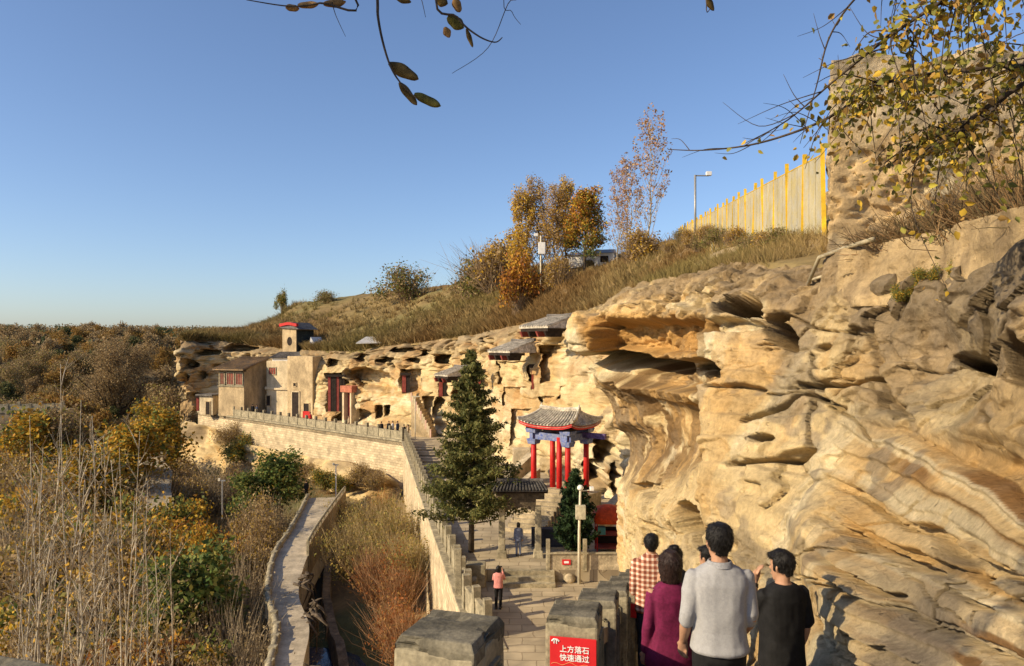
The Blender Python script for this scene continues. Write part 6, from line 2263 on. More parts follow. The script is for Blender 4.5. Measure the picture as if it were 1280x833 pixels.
# ---- pale bare saplings close to the look-out
def sapling(px, d, top_py, lean, seed, two=False):
    rs = np.random.default_rng(seed)
    x, y, z = valley_at(px, d)
    zt = CZ + (HZ - top_py) / FPX * d
    h = zt - z
    bb = MB()
    stems = [(0, 0)] + ([(rs.uniform(-0.4, 0.4), 1)] if two else [])
    for dx, s_ in stems:
        l = lean + (rs.uniform(-0.09, 0.09) if s_ else 0)
        pts = [Vector((dx * 0.3 + l * h * t ** 1.3 + 0.06 * math.sin(5 * t + seed), dx * 0.2 + rs.normal() * 0.05, h * t * (1 if not s_ else 0.85))) for t in np.linspace(0, 1, 10)]
        bb.tube(pts, [0.048 * (1 - 0.88 * i / 9) for i in range(10)], 6)
        for k in range(16):
            t = rs.uniform(0.42, 0.97)
            i = min(8, int(t * 9))
            p = pts[i].lerp(pts[i + 1], t * 9 - i)
            a = rs.uniform(0, 6.28)
            L_ = rs.uniform(0.5, 1.9) * (1.15 - t * 0.6)
            q = [p + Vector((math.cos(a) * L_ * u * 0.42, math.sin(a) * L_ * u * 0.42, L_ * u * (0.95 - 0.25 * u))) for u in (0, 0.35, 0.7, 1)]
            bb.tube(q, [0.014, 0.010, 0.006, 0.002], 4)
            for m_ in range(3):
                u = rs.uniform(0.3, 0.9)
                j = min(2, int(u * 3))
                s0 = q[j].lerp(q[j + 1], u * 3 - j)
                e = s0 + Vector((rs.normal() * 0.22, rs.normal() * 0.22, rs.uniform(0.15, 0.55)))
                bb.tube([s0, e], [0.005, 0.0015], 3)
    root = empty('bare_sapling', (x, y, z))
    tag(root, ('forked pale-stemmed leafless sapling' if two else 'single pale-stemmed leafless sapling') + (' leaning towards the cliff' if lean > 0.03 else ' leaning away from the cliff' if lean < -0.02 else ' standing upright') + ' in the gully by the look-out', 'sapling', 'bare saplings by the look-out')
    bb.build('trunk', M_PALEBARK, root, smooth=True)
    n = 130
    c = np.clip(rs.normal(size=(n, 3)), -1.2, 1.2) * np.array([0.5, 0.5, h * 0.16]) + np.array([lean * h * 0.7, 0, h * 0.72])
    me = leaf_mesh('crown', c, 0.05, BROWN + GOLD[:1], rs)
    link(bpy.data.objects.new('crown', me), root)


for i, (px, d, tp, ln_, two) in enumerate(((38, 15, 560, 0.02, True), (62, 17, 520, -0.03, False), (92, 14, 500, 0.015, True), (104, 16, 455, -0.035, False), (130, 15, 520, -0.02, True), (150, 18, 540, 0.03, False),
                                           (165, 14, 575, -0.03, True), (185, 17, 600, 0.0, False), (10, 14, 590, 0.05, True), (25, 12, 640, 0.09, True), (-15, 13, 560, 0.10, True), (78, 12.5, 600, 0.03, False), (118, 20, 545, 0.02, True),
                                           (205, 16, 660, 0.02, False), (140, 13, 640, 0.04, False), (48, 20, 520, 0.04, True), (175, 21, 560, -0.05, True), (-5, 18, 600, 0.06, True))):
    sapling(px, d, tp, ln_, 200 + i, two)

# ---- the big spruce and the small cypress by the plaza
def conifer(name, label, foot_, h, rad_, seed, n_br, per, size, pal, up=0.25, skirt=0.12, open_=0.25):
    rs = np.random.default_rng(seed)
    bb = MB()
    bb.tube([(0, 0, -0.2), (0.05, 0, h * 0.5), (0, 0, h * 0.97)], [h * 0.016, h * 0.010, 0.01], 8)
    C_, K_ = [], []
    for k in range(n_br):
        t = skirt + (1 - skirt) * (k / n_br) ** 0.9
        L_ = rad_ * (1 - t) ** 0.8 * rs.uniform(0.4, 1.25) + 0.05 * rad_
        a = k * 2.39996 + rs.normal() * 0.25
        p = Vector((0, 0, h * t))
        e = p + Vector((math.cos(a) * L_, math.sin(a) * L_, L_ * (up + rs.normal() * 0.15)))
        m_ = p.lerp(e, 0.55) - Vector((0, 0, 0.08 * L_))
        bb.tube([p, m_, e], [0.035 * (1 - t) + 0.01, 0.02 * (1 - t) + 0.006, 0.004], 4)
        n = max(6, int(per * L_ / rad_))
        u = rs.uniform(0.18, 1.05, n) ** 0.8
        pts = np.array(p)[None, :] * (1 - u)[:, None] + np.array(e)[None, :] * u[:, None]
        pts = pts + rs.normal(size=(n, 3)) * np.array([0.10, 0.10, 0.07]) * (L_ * open_ + 0.15) * 2.2
        C_.append(pts)
        K_.append(np.full(n, rs.uniform(0.75, 1.25)))
    C_ = np.vstack(C_)
    K_ = np.concatenate(K_)
    root = empty(name, foot_)
    tag(root, label, 'conifer')
    bb.build('trunk', M_BARK, root, smooth=True)
    me = leaf_mesh('crown', C_, size, pal, rs, cols=pick_cols(len(C_), pal, rs) * K_[:, None], elong=2.6)
    link(bpy.data.objects.new('crown', me), root)
    return root


SPR = [(0.13, 0.14, 0.042), (0.17, 0.165, 0.055), (0.08, 0.095, 0.03), (0.23, 0.205, 0.07)]
conifer('spruce', 'tall shaggy green spruce between the walkway and the gate', (at(589, 690, 34.4)[0], 34.4, 0.5), 9.3, 2.25, 41, 230, 300, 0.075, SPR, up=0.30, skirt=0.14, open_=0.26)
conifer('cypress', 'small dense dark green cypress behind the camera pole', (at(719, 690, 33.6)[0], 33.6, 0.5), 3.95, 1.0, 42, 240, 110, 0.075, [(0.035, 0.065, 0.025), (0.05, 0.085, 0.03), (0.022, 0.042, 0.018)], up=0.9, skirt=0.03, open_=0.16)

# ---- the leafy tree rooted on the cliff to the right, reaching over the look-out
nt_root = Vector((5.4, 4.6, hill_z(5.4, 4.6) - 0.3))
over = empty('overhanging_tree', nt_root)
tag(over, 'yellowing leafy tree on the cliff edge whose twigs hang over the look-out', 'tree')
rs = np.random.default_rng(77)
bb = MB()
L0 = lambda p: Vector(p) - nt_root
crownT = nt_root + Vector((0.1, 0.0, 2.4))
bb.tube([Vector((0, 0, 0)), Vector((0.05, 0.05, 1.2)), L0(crownT)], [0.16, 0.13, 0.10], 9)
leafC, leafS = [], []


def limb(pts, r0, r1):
    pts = densify([Vector(p) for p in pts], 6)
    n = len(pts)
    bb.tube([L0(p) for p in pts], [r0 + (r1 - r0) * i / (n - 1) for i in range(n)], 6)
    return pts


def leafy(pts, n, sig, size=0.032, t0=0.0):
    for _ in range(n):
        t = t0 + (1 - t0) * rs.uniform()
        i = min(len(pts) - 2, int(t * (len(pts) - 1)))
        p = pts[i].lerp(pts[i + 1], t * (len(pts) - 1) - i)
        leafC.append(np.array(p) + rs.normal(size=3) * sig - np.array([0, 0, 0.02]))
        leafS.append(size)


l1 = limb([crownT, at(1340, 40, 4.6), at(1240, 82, 4.8), at(1165, 93, 5.0), at(1100, 104, 5.2), at(1045, 142, 5.4), at(1000, 163, 5.6), at(940, 181, 5.8), at(880, 188, 6.0), at(835, 187, 6.2)], 0.022, 0.003)
l2 = limb([crownT, at(1310, -60, 4.2), at(1200, -10, 4.3), at(1120, 40, 4.5), at(1050, 95, 4.7), at(985, 150, 4.9), at(930, 180, 5.0)], 0.018, 0.002)
l3 = limb([crownT, at(1300, -80, 4.8), at(1180, -60, 4.9), at(1090, -20, 5.0), at(1040, 40, 5.2), at(1020, 110, 5.3), at(1000, 180, 5.4)], 0.016, 0.002)
l4 = limb([crownT, (4.6, 4.5, 13.0), (4.1, 4.6, 12.4), at(1240, 130, 4.9), at(1190, 170, 5.0), at(1130, 200, 5.2)], 0.035, 0.004)
l5 = limb([crownT, (4.7, 4.8, 13.2), at(1300, 60, 5.2), at(1230, 150, 5.3), at(1160, 175, 5.4), at(1100, 215, 5.5)], 0.03, 0.003)
leafy(l1[18:40], 20, 0.06)
for src, k0, k1, cnt in ((l1, 6, 30, 46), (l2, 4, 22, 34), (l3, 4, 18, 26), (l4, 6, 26, 40), (l5, 6, 26, 40)):
    for _ in range(cnt):
        i = int(rs.integers(k0, min(k1, len(src))))
        p = src[i]
        e = p + Vector((rs.normal() * 0.28 - 0.10, rs.normal() * 0.25, -abs(rs.normal()) * 0.30 - 0.03))
        m_ = p.lerp(e, 0.5) + Vector((rs.normal() * 0.06, rs.normal() * 0.06, 0.08))
        tw_ = limb([p, m_, e], 0.006, 0.0015)
        leafy(tw_, int(rs.integers(9, 20)), 0.045)
        if rs.uniform() < 0.5: leafy(tw_, 12, 0.09, 0.04)
# bare twig fans reaching left
for _ in range(26):
    src = (l1, l2, l3)[int(rs.integers(0, 3))]
    i = int(rs.integers(len(src) // 2, len(src) - 4))
    p = src[i]
    e = p + Vector((rs.normal() * 0.2 - 0.22, rs.normal() * 0.2, rs.normal() * 0.26))
    limb([p, p.lerp(e, 0.5) + Vector((0, 0, rs.normal() * 0.06)), e], 0.004, 0.001)
    if rs.uniform() < 0.45: leafy([p, e], 2, 0.03, 0.035)
# the bough above the look-out: shades the rock on the right
b1 = limb([crownT, (3.4, 3.6, 13.4), (1.4, 2.7, 12.6), (0.1, 2.3, 11.9), (-0.9, 2.1, 11.75), (-2.4, 1.4, 12.1), (-3.4, 0.8, 12.3)], 0.06, 0.01)
for _ in range(60):
    i = int(rs.integers(10, len(b1)))
    p = b1[i]
    e = p + Vector((rs.normal() * 0.6, -abs(rs.normal()) * 0.5, abs(rs.normal()) * 0.5 + 0.1))
    tw_ = limb([p, p.lerp(e, 0.5) + Vector((0, 0, 0.08)), e], 0.008, 0.002)
    leafy(tw_, 26, 0.10, 0.055)
# twigs of that bough that hang into view
BIG = []
ta = limb([(-0.42, 2.05, 11.78), at(470, -30, 2.0), at(473, 25, 2.0), at(485, 75, 2.0), at(500, 103, 2.0), at(524, 126, 2.0)], 0.005, 0.0015)
tb_ = limb([(0.0, 2.2, 11.95), at(548, -25, 2.0), at(572, 22, 2.0), at(596, 44, 2.0), at(618, 53, 2.0), at(628, 47, 2.0)], 0.004, 0.0012)
tc_ = limb([(-0.9, 2.1, 11.75), at(440, -10, 2.0), at(400, 4, 2.0), at(362, 8, 2.0), at(308, 0, 2.0)], 0.004, 0.0012)
limb([(0.1, 2.3, 11.9), at(655, -30, 2.1), at(635, 5, 2.1), at(610, 60, 2.1), at(565, 92, 2.1)], 0.002, 0.0006)
limb([at(415, 3, 2.0), at(420, 20, 2.0), at(432, 46, 2.0)], 0.0015, 0.0005)
limb([at(520, -20, 2.0), at(527, 0, 2.0), at(532, 22, 2.0)], 0.0015, 0.0006)
limb([(0.1, 2.3, 11.9), at(632, -20, 2.1), at(640, 15, 2.1), at(651, 31, 2.1)], 0.0015, 0.0006)
limb([(0.75, 2.4, 12.2), at(886, -25, 2.2), at(888, 12, 2.2)], 0.0025, 0.001)
bb.build('trunk', mat('dark_bark', (0.075, 0.055, 0.04), var=0.3, scale=20), over, smooth=True)
LC = np.array(leafC) - np.array(nt_root)
LS = np.array(leafS)
def leaf_folded(c, size, rs, elong, droop):
    n = len(c)
    a = rs.normal(size=(n, 3))
    a[:, 2] -= droop
    a /= np.linalg.norm(a, axis=1, keepdims=True)
    b_ = np.cross(a, rs.normal(size=(n, 3)))
    b_ /= np.linalg.norm(b_, axis=1, keepdims=True)
    up_ = np.cross(a, b_)
    s = (size * rs.uniform(0.65, 1.3, n))[:, None]
    l, w, h_ = a * s * elong, b_ * s * 0.5, up_ * s * rs.uniform(0.05, 0.3, (n, 1))
    v = np.stack([c, c + l * 0.28 + w * 0.92 + h_, c + l * 0.66 + w * 0.7 + h_ * 0.9, c + l - up_ * s * rs.uniform(-0.2, 0.3, (n, 1)), c + l * 0.66 - w * 0.7 + h_ * 0.9, c + l * 0.28 - w * 0.92 + h_], 1).reshape(-1, 3)
    k_ = np.arange(n)[:, None] * 6
    return v, np.concatenate([k_ + np.array([[0, 1, 2, 3]]), k_ + np.array([[0, 3, 4, 5]])], 0)


v, f = leaf_folded(LC, LS, rs, 1.45, 0.8)
NEARP = [(0.44, 0.29, 0.04), (0.55, 0.36, 0.045), (0.28, 0.25, 0.05), (0.18, 0.18, 0.045), (0.33, 0.20, 0.06), (0.14, 0.13, 0.04), (0.40, 0.34, 0.05)]
obj_np('crown', v, f, M_LEAF, over, cols=np.repeat(pick_cols(len(LC), NEARP, rs), 6, 0))


def big_leaf(p, tipp, w, col, seed):
    """a single curled leaf with a midrib, seen close"""
    rs = np.random.default_rng(seed)
    p, q = Vector(p), Vector(tipp)
    d = q - p
    L_ = d.length
    side = d.cross(Vector((0, 1, 0))).normalized()
    nrm = side.cross(d).normalized()
    rows, vs, fs = 13, [], []
    for i in range(rows):
        t = i / (rows - 1)
        ww = w * (math.sin(math.pi * min(1, t * 0.97 + 0.03)) ** 0.6) * (1 + 0.10 * math.sin(9 * t + seed))
        for j in range(5):
            s_ = (j - 2) / 2
            vs.append(p + d * t + side * (s_ * ww * 0.5) + nrm * (0.25 * w * abs(s_) ** 1.5 + 0.12 * L_ * math.sin(2.6 * t) * 0.4) - nt_root)
    for i in range(rows - 1):
        for j in range(4):
            a = i * 5 + j
            fs.append((a, a + 1, a + 6, a + 5))
    o = MB().add(vs, fs).build('leaf', col, over, smooth=True)
    s = o.modifiers.new('thickness', 'SOLIDIFY')
    s.thickness = 0.0008


M_LB = mat('dry_leaf', (0.13, 0.085, 0.025), scale=60, var=0.35)
M_LG = mat('olive_leaf', (0.16, 0.14, 0.03), scale=60, var=0.3)
M_LT = mat('tan_leaf', (0.36, 0.20, 0.07), scale=60, var=0.3)
for i, (a, c, w, m_) in enumerate((((486, 78), (523, 98), 0.034, M_LB), ((499, 103), (521, 131), 0.022, M_LB), ((518, 117), (551, 132), 0.026, M_LG), ((560, 20), (580, 34), 0.034, M_LG), ((545, -4), (560, 4), 0.03, M_LB), ((556, 34), (562, 47), 0.02, M_LT),
                                   ((583, 36), (591, 59), 0.012, M_LB), ((568, -2), (575, 15), 0.024, M_LT), ((357, 8), (374, 10), 0.02, M_LT), ((372, 6), (398, 4), 0.02, M_LT), ((404, 4), (432, 1), 0.024, M_LT), ((492, -6), (514, 2), 0.02, M_LB), ((884, -4), (893, 13), 0.02, M_LB))):
    dd_ = 2.2 if a[0] > 800 else 2.0
    big_leaf(at(a[0], a[1], dd_), at(c[0], c[1], dd_ + 0.01), w, m_, 300 + i)

# brush along the ledge under the tower
rs = np.random.default_rng(61)
n = 300
px = rs.uniform(1070, 1300, n)
bpy_ = np.interp(px, [1036, 1062, 1130, 1200, 1300], [318, 312, 298, 282, 258])
d = np.interp(px, [1036, 1062, 1130, 1200, 1300], [10.6, 10.0, 8.85, 7.75, 6.2]) + rs.uniform(0.1, 1.1, n)
bx_, bz_ = (px - 640) / FPX * d, CZ + (HZ - bpy_) / FPX * d - 0.1
base = np.repeat(np.stack([bx_, d, bz_], 1), 14, 0) + rs.normal(size=(n * 14, 3)) * 0.08
hgt = rs.uniform(0.10, 0.40, n * 14) * np.repeat(np.clip((px - 1050) / 110, 0.35, 1.3), 14)
tip = base + rs.normal(size=base.shape) * np.array([0.22, 0.22, 0.1]) + np.stack([0 * hgt, 0 * hgt, hgt], 1)
pal = np.array([(0.20, 0.12, 0.055), (0.13, 0.09, 0.045), (0.26, 0.17, 0.08), (0.09, 0.07, 0.035)])
me = blade_mesh('ledge_brush', base, tip, 0.012, pal[rs.integers(0, 4, n * 14)], rs)
o = link(bpy.data.objects.new('ledge_brush', me))
tag(o, 'dark dry brush growing along the ledge at the tower foot', 'brush', kind='stuff')
for i, (px, py, d) in enumerate(((1115, 366, 8.3), (1148, 346, 8.0), (1185, 338, 7.6))):
    x, y, z = at(px, py, d)
    put('ledge_bush', ('olive', i % 2), (x + 0.15, y + 0.1, z - 0.10), 0.075, i, 'small green bush rooted in the ledge under the plaster wall', 'bush', 'green bushes on the ledge')

# ================================================================== people
def tread_z(y):
    yy = -5.0
    while yy < 26:
        st = 0.42 if yy > 3 else 1.6
        if yy <= y < yy + st: return float(path_z(yy + st / 2))
        yy += st
    return 0.0


def ering(c, rx, ry, ax=(0, 0, 1), n=16, p=2.0, fwd=(0, 1, 0)):
    """superellipse ring round a point, across an axis"""
    ax = Vector(ax).normalized()
    f = Vector(fwd)
    f = (f - ax * f.dot(ax))
    if f.length < 1e-4: f = Vector((0, 0, 1)) - ax * ax.z
    f.normalize()
    s = f.cross(ax)
    out = []
    for k in range(n):
        a = 2 * math.pi * k / n
        ca, sa = math.cos(a), math.sin(a)
        out.append(Vector(c) + s * rx * math.copysign(abs(ca) ** (2 / p), ca) + f * ry * math.copysign(abs(sa) ** (2 / p), sa))
    return out


def chain(bb, pts, rad, n=12):
    """tapered limb through joints"""
    pts = [Vector(p) for p in pts]
    rr = [r if hasattr(r, '__len__') else (r, r) for r in rad]
    P_, R_ = [], []
    for i in range(len(pts) - 1):
        for j in range(4):
            t = j / 4
            P_.append(pts[i].lerp(pts[i + 1], t))
            R_.append((rr[i][0] * (1 - t) + rr[i + 1][0] * t, rr[i][1] * (1 - t) + rr[i + 1][1] * t))
    P_.append(pts[-1])
    R_.append(rr[-1])
    rings = []
    for i, p in enumerate(P_):
        ax = P_[min(i + 1, len(P_) - 1)] - P_[max(i - 1, 0)]
        rings.append(ering(p, R_[i][0], R_[i][1], ax, n))
    a0 = (P_[1] - P_[0]).normalized()
    a1 = (P_[-1] - P_[-2]).normalized()
    rings.insert(0, ering(P_[0] - a0 * R_[0][0] * 0.55, R_[0][0] * 0.6, R_[0][1] * 0.6, a0, n))
    rings.append(ering(P_[-1] + a1 * R_[-1][0] * 0.55, R_[-1][0] * 0.6, R_[-1][1] * 0.6, a1, n))
    bb.loft(rings)


def melt(bb, name, mat_, parent, voxel, smooth=5, wrinkle=0.0, wscale=9.0, seed=0.0):
    """weld the lofts into one continuous skin"""
    o = bb.build(name, mat_)
    m1 = o.modifiers.new('r', 'REMESH')
    m1.mode = 'VOXEL'
    m1.voxel_size = voxel
    m2 = o.modifiers.new('s', 'SMOOTH')
    m2.factor = 0.5
    m2.iterations = smooth
    dg = bpy.context.evaluated_depsgraph_get()
    me = bpy.data.meshes.new_from_object(o.evaluated_get(dg), depsgraph=dg)
    bpy.data.objects.remove(o)
    me.name = name
    n = len(me.vertices)
    if wrinkle > 0 and n:
        co = np.empty(n * 3, dtype=np.float32)
        no = np.empty(n * 3, dtype=np.float32)
        me.vertices.foreach_get('co', co)
        me.vertex_normals.foreach_get('vector', no)
        co, no = co.reshape(-1, 3), no.reshape(-1, 3)
        x, y, z = co.T
        w = fbm(x * wscale + seed, y * wscale, z * wscale * 0.55, 3) + 0.8 * (1 - np.abs(vnoise(x * wscale * 0.7 + z * wscale * 0.8 + seed, y * wscale * 0.6, z * wscale * 0.35)) * 2)
        co = co + no * (w * wrinkle)[:, None]
        me.vertices.foreach_set('co', co.astype(np.float32).ravel())
    me.polygons.foreach_set('use_smooth', np.ones(len(me.polygons), dtype=bool))
    me.materials.clear()
    me.materials.append(mat_)
    me.update()
    return link(bpy.data.objects.new(name, me), parent)


M_SKIN = mat('skin', (0.42, 0.235, 0.145), rough=0.55, scale=14, var=0.06)
M_HAIR = mat('black_hair', (0.012, 0.010, 0.009), rough=0.45, scale=60, var=0.4, bump=0.004, bscale=150, stretch=(6, 6, 0.6))
M_HAIRBR = mat('brown_hair', (0.035, 0.018, 0.014), rough=0.45, scale=60, var=0.4, bump=0.004, bscale=150, stretch=(6, 6, 0.6))
M_BLACKCLOTH = mat('black_cloth', (0.012, 0.012, 0.013), rough=0.85, scale=20, var=0.2)
M_GREYKNIT = mat('grey_knit', (0.34, 0.34, 0.345), rough=0.95, scale=160, var=0.07, bump=0.003, bscale=260)
M_PURPLE = mat('plum_knit', (0.155, 0.012, 0.055), rough=0.85, scale=50, var=0.15, bump=0.002, bscale=200)
M_PINK = mat('pink_knit', (0.60, 0.24, 0.21), rough=0.9, scale=30, var=0.1)
M_BLUEGREY = mat('blue_grey_cloth', (0.16, 0.18, 0.25), rough=0.9, scale=20, var=0.15)
M_DENIM = mat('denim', (0.05, 0.065, 0.11), rough=0.9, scale=40, var=0.2)
M_SHOE = mat('shoe', (0.03, 0.028, 0.026), rough=0.6)


def plaid():
    m, nt, b = nodes_of('plaid_cloth')
    N, L = nt.nodes, nt.links
    tc = N.new('ShaderNodeTexCoord')
    sp = N.new('ShaderNodeSeparateXYZ')
    L.new(tc.outputs['Object'], sp.inputs[0])
    facs = []
    for ax, per, ph in (('X', 0.062, 0.02), ('Z', 0.062, 0.0)):
        d = N.new('ShaderNodeMath'); d.operation = 'MULTIPLY_ADD'
        d.inputs[1].default_value = 1 / per
        d.inputs[2].default_value = ph + 20
        L.new(sp.outputs[ax], d.inputs[0])
        fr = N.new('ShaderNodeMath'); fr.operation = 'FRACT'
        L.new(d.outputs[0], fr.inputs[0])
        rp = N.new('ShaderNodeValToRGB')
        rp.color_ramp.interpolation = 'LINEAR'
        e = rp.color_ramp.elements
        e[0].position, e[0].color = 0.40, (0, 0, 0, 1)
        e[1].position, e[1].color = 0.46, (1, 1, 1, 1)
        L.new(fr.outputs[0], rp.inputs[0])
        facs.append(rp)
    ad = N.new('ShaderNodeMath'); ad.operation = 'ADD'
    L.new(facs[0].outputs[0], ad.inputs[0])
    L.new(facs[1].outputs[0], ad.inputs[1])
    hf = N.new('ShaderNodeMath'); hf.operation = 'MULTIPLY'
    hf.inputs[1].default_value = 0.5
    L.new(ad.outputs[0], hf.inputs[0])
    r2 = N.new('ShaderNodeValToRGB')
    e = r2.color_ramp.elements
    e[0].color = (0.62, 0.52, 0.42, 1)
    e[1].color = (0.17, 0.05, 0.03, 1)
    q = e.new(0.5)
    q.color = (0.40, 0.20, 0.13, 1)
    L.new(hf.outputs[0], r2.inputs[0])
    L.new(r2.outputs[0], b.inputs['Base Color'])
    b.inputs['Roughness'].default_value = 0.9
    return m


M_PLAID = plaid()


def hand(bb, wrist, d, side, fwd, s=1.0, curl=0.5):
    """palm with four unequal bent fingers and a thumb at the side"""
    wrist, d, side, fwd = Vector(wrist), Vector(d).normalized(), Vector(side).normalized(), Vector(fwd).normalized()
    pc = wrist + d * 0.085 * s
    chain(bb, [wrist - d * 0.02 * s, wrist + d * 0.03 * s, pc], [(0.026 * s, 0.02 * s), (0.036 * s, 0.018 * s), (0.040 * s, 0.015 * s)], 10)
    for k, ln_ in enumerate((0.072, 0.080, 0.075, 0.058)):
        b0 = pc + side * (0.027 - 0.018 * k) * s
        p1 = b0 + (d * math.cos(curl * 0.5) + fwd * math.sin(curl * 0.5)) * ln_ * 0.5 * s
        p2 = p1 + (d * math.cos(curl * 1.5) + fwd * math.sin(curl * 1.5)) * ln_ * 0.32 * s
        p3 = p2 + (d * math.cos(curl * 2.2) + fwd * math.sin(curl * 2.2)) * ln_ * 0.24 * s
        chain(bb, [b0 - d * 0.012 * s, p1, p2, p3], [0.0095 * s, 0.009 * s, 0.008 * s, 0.0065 * s], 7)
    t0 = wrist + d * 0.025 * s + side * 0.024 * s
    t1 = t0 + (d * 0.7 + side * 0.6 + fwd * 0.35) * 0.042 * s
    t2 = t1 + (d * 0.9 + side * 0.15 + fwd * 0.4) * 0.032 * s
    chain(bb, [t0, t1, t2], [0.013 * s, 0.0105 * s, 0.008 * s], 7)


def person(name, label, loc, rz, H, top, legs, hair=None, hair_style='short', arms=None, sleeve='long', fit=1.0, hem=0.50, girth=1.0, skirt=0.0, voxel=0.009, head_turn=0.0, head_tilt=0.0, group=None, shirt_name='shirt', collar=False, stride=0.0, extra=None):
    root = empty(name, loc, rz)
    tag(root, label, 'person', group)
    k = H / 1.74
    g = girth
    # joints; the figure faces its own +y, its right hand is +x
    sh = [Vector((s * 0.168 * g * k, -0.005, 0.812 * H)) for s in (-1, 1)]
    hp = [Vector((s * 0.088 * g * k, 0, 0.52 * H)) for s in (-1, 1)]
    kn = [hp[i] + Vector((0.005 * (-1, 1)[i], 0.03 + stride * (-1, 1)[i] * 0.5, -0.24 * H)) for i in range(2)]
    an = [Vector((hp[i].x * 1.02, -0.03 + stride * (-1, 1)[i], 0.045 * H)) for i in range(2)]
    if arms is None: arms = {}
    el, wr, hd, hf = [], [], [], []
    for i, s in enumerate((-1, 1)):
        a = arms.get('LR'[i], {})
        e = Vector(a.get('elbow', (s * 0.035, -0.03, -0.29))) * k
        w = Vector(a.get('wrist', (s * 0.045, 0.03, -0.53))) * k
        el.append(sh[i] + e)
        wr.append(sh[i] + w)
        hd.append(Vector(a.get('dir', w - e)))
        hf.append(Vector(a.get('curl', (-s * 0.6, 0.6, 0))))
    # head frame
    hc0 = Vector((0, 0.012, H - 0.115 * k))
    Mh = Matrix.Rotation(head_turn, 3, 'Z') @ Matrix.Rotation(head_tilt, 3, 'X')

    def hd_pt(x, y, z): return hc0 + Mh @ (Vector((x, y, z)) * k)

    def head_rings(infl, zmin, zmax, n=18, shape=None):
        prof = [(-0.118, 0.030, 0.040, 0.045), (-0.105, 0.044, 0.058, 0.030), (-0.08, 0.056, 0.074, 0.014), (-0.045, 0.066, 0.086, 0.004), (0.0, 0.073, 0.094, -0.004), (0.04, 0.075, 0.097, -0.008), (0.075, 0.068, 0.088, -0.010), (0.098, 0.052, 0.066, -0.012), (0.112, 0.030, 0.038, -0.012), (0.117, 0.010, 0.012, -0.012)]
        rings = []
        for z, rx, ry, cy in prof:
            if z < zmin - 1e-6 or z > zmax: continue
            pts = []
            for q in range(n):
                a = 2 * math.pi * q / n
                f = 1.0 if shape is None else shape(a, z)
                pts.append(hd_pt((rx + infl) * math.cos(a) * f, cy + (ry + infl) * math.sin(a) * f, z + (infl if z > 0.1 else 0)))
            rings.append(pts)
        return rings

    body = MB()
    body.loft(head_rings(0, -0.2, 0.2))
    chain(body, [Vector((0, -0.012, 0.845 * H)), Vector((0, -0.008, 0.872 * H)), hd_pt(0, -0.012, -0.06)], [(0.062 * k * g, 0.060 * k), (0.054 * k * g, 0.056 * k), (0.054 * k, 0.058 * k)])
    chain(body, [hd_pt(0, 0.088, 0.01), hd_pt(0, 0.108, -0.028), hd_pt(0, 0.098, -0.036)], [0.009 * k, 0.014 * k, 0.012 * k], 8)       # nose
    for s in (-1, 1):
        chain(body, [hd_pt(s * 0.073, -0.008, -0.035), hd_pt(s * 0.083, -0.016, -0.005), hd_pt(s * 0.080, -0.014, 0.018)], [(0.007 * k, 0.011 * k), (0.009 * k, 0.017 * k), (0.007 * k, 0.012 * k)], 8)    # ears
    chain(body, [hd_pt(-0.028, 0.090, -0.066), hd_pt(0.028, 0.090, -0.066)], [0.007 * k, 0.007 * k], 6)
    T_ = [(0.50, 0.158, 0.112, 0), (0.56, 0.150, 0.104, 0.005), (0.61, 0.142, 0.098, 0.008), (0.68, 0.152, 0.106, 0.008), (0.74, 0.166, 0.112, 0.004), (0.785, 0.176, 0.103, -0.002), (0.815, 0.172, 0.082, -0.008), (0.84, 0.118, 0.066, -0.012), (0.86, 0.064, 0.058, -0.012)]
    body.loft([ering((0, cy, z * H), rx * k * g, ry * k * g, n=20, p=2.3) for z, rx, ry, cy in T_])
    for i in range(2):
        s = (-1, 1)[i]
        chain(body, [hp[i] + Vector((0, 0, 0.02)), kn[i], an[i]], [(0.083 * k * g, 0.088 * k * g), (0.056 * k, 0.058 * k), (0.037 * k, 0.040 * k)])
        chain(body, [an[i] - Vector((0, 0.03, 0.02 * H)), an[i] + Vector((s * 0.015, 0.13, -0.03 * H))], [(0.036 * k, 0.03 * k), (0.04 * k, 0.02 * k)])
        chain(body, [sh[i], el[i], el[i].lerp(wr[i], 0.4), wr[i]], [0.052 * k * g, 0.040 * k * g, 0.041 * k * g, 0.027 * k], 12)
        d_ = hd[i].normalized()
        f_ = hf[i] - d_ * hf[i].dot(d_)
        if f_.length < 1e-3: f_ = Vector((0, 1, 0))
        f_.normalize()
        sd = Vector((0, 1, 0)) - d_ * d_.y - f_ * f_.y
        if sd.length < 0.1: sd = d_.cross(f_)
        hand(body, wr[i], d_, sd, f_, k, 0.45)
    melt(body, 'body', M_SKIN, root, min(voxel, 0.007) if voxel < 0.012 else voxel, 3)
    # upper garment
    sb = MB()
    e0 = 0.018 * fit
    Tg = [(hem, 0.158 + 0.022 * fit + skirt, 0.112 + 0.022 * fit + skirt, 0), (hem + 0.012, 0.160 + 0.028 * fit + skirt, 0.115 + 0.028 * fit + skirt, 0)]
    Tg += [(z, rx + e0 + 0.010 * fit * (z < 0.7) + skirt * max(0, (0.68 - z) / 0.18), ry + e0 + 0.010 * fit * (z < 0.7) + skirt * max(0, (0.68 - z) / 0.18), cy) for z, rx, ry, cy in T_ if z > hem + 0.03 and z < 0.85]
    Tg += [(0.858, 0.075, 0.068, -0.012)] + ([(0.873, 0.066, 0.064, -0.012)] if collar else [])
    sb.loft([ering((0, cy, z * H), rx * k * g, ry * k * g, n=24, p=2.4) for z, rx, ry, cy in Tg])
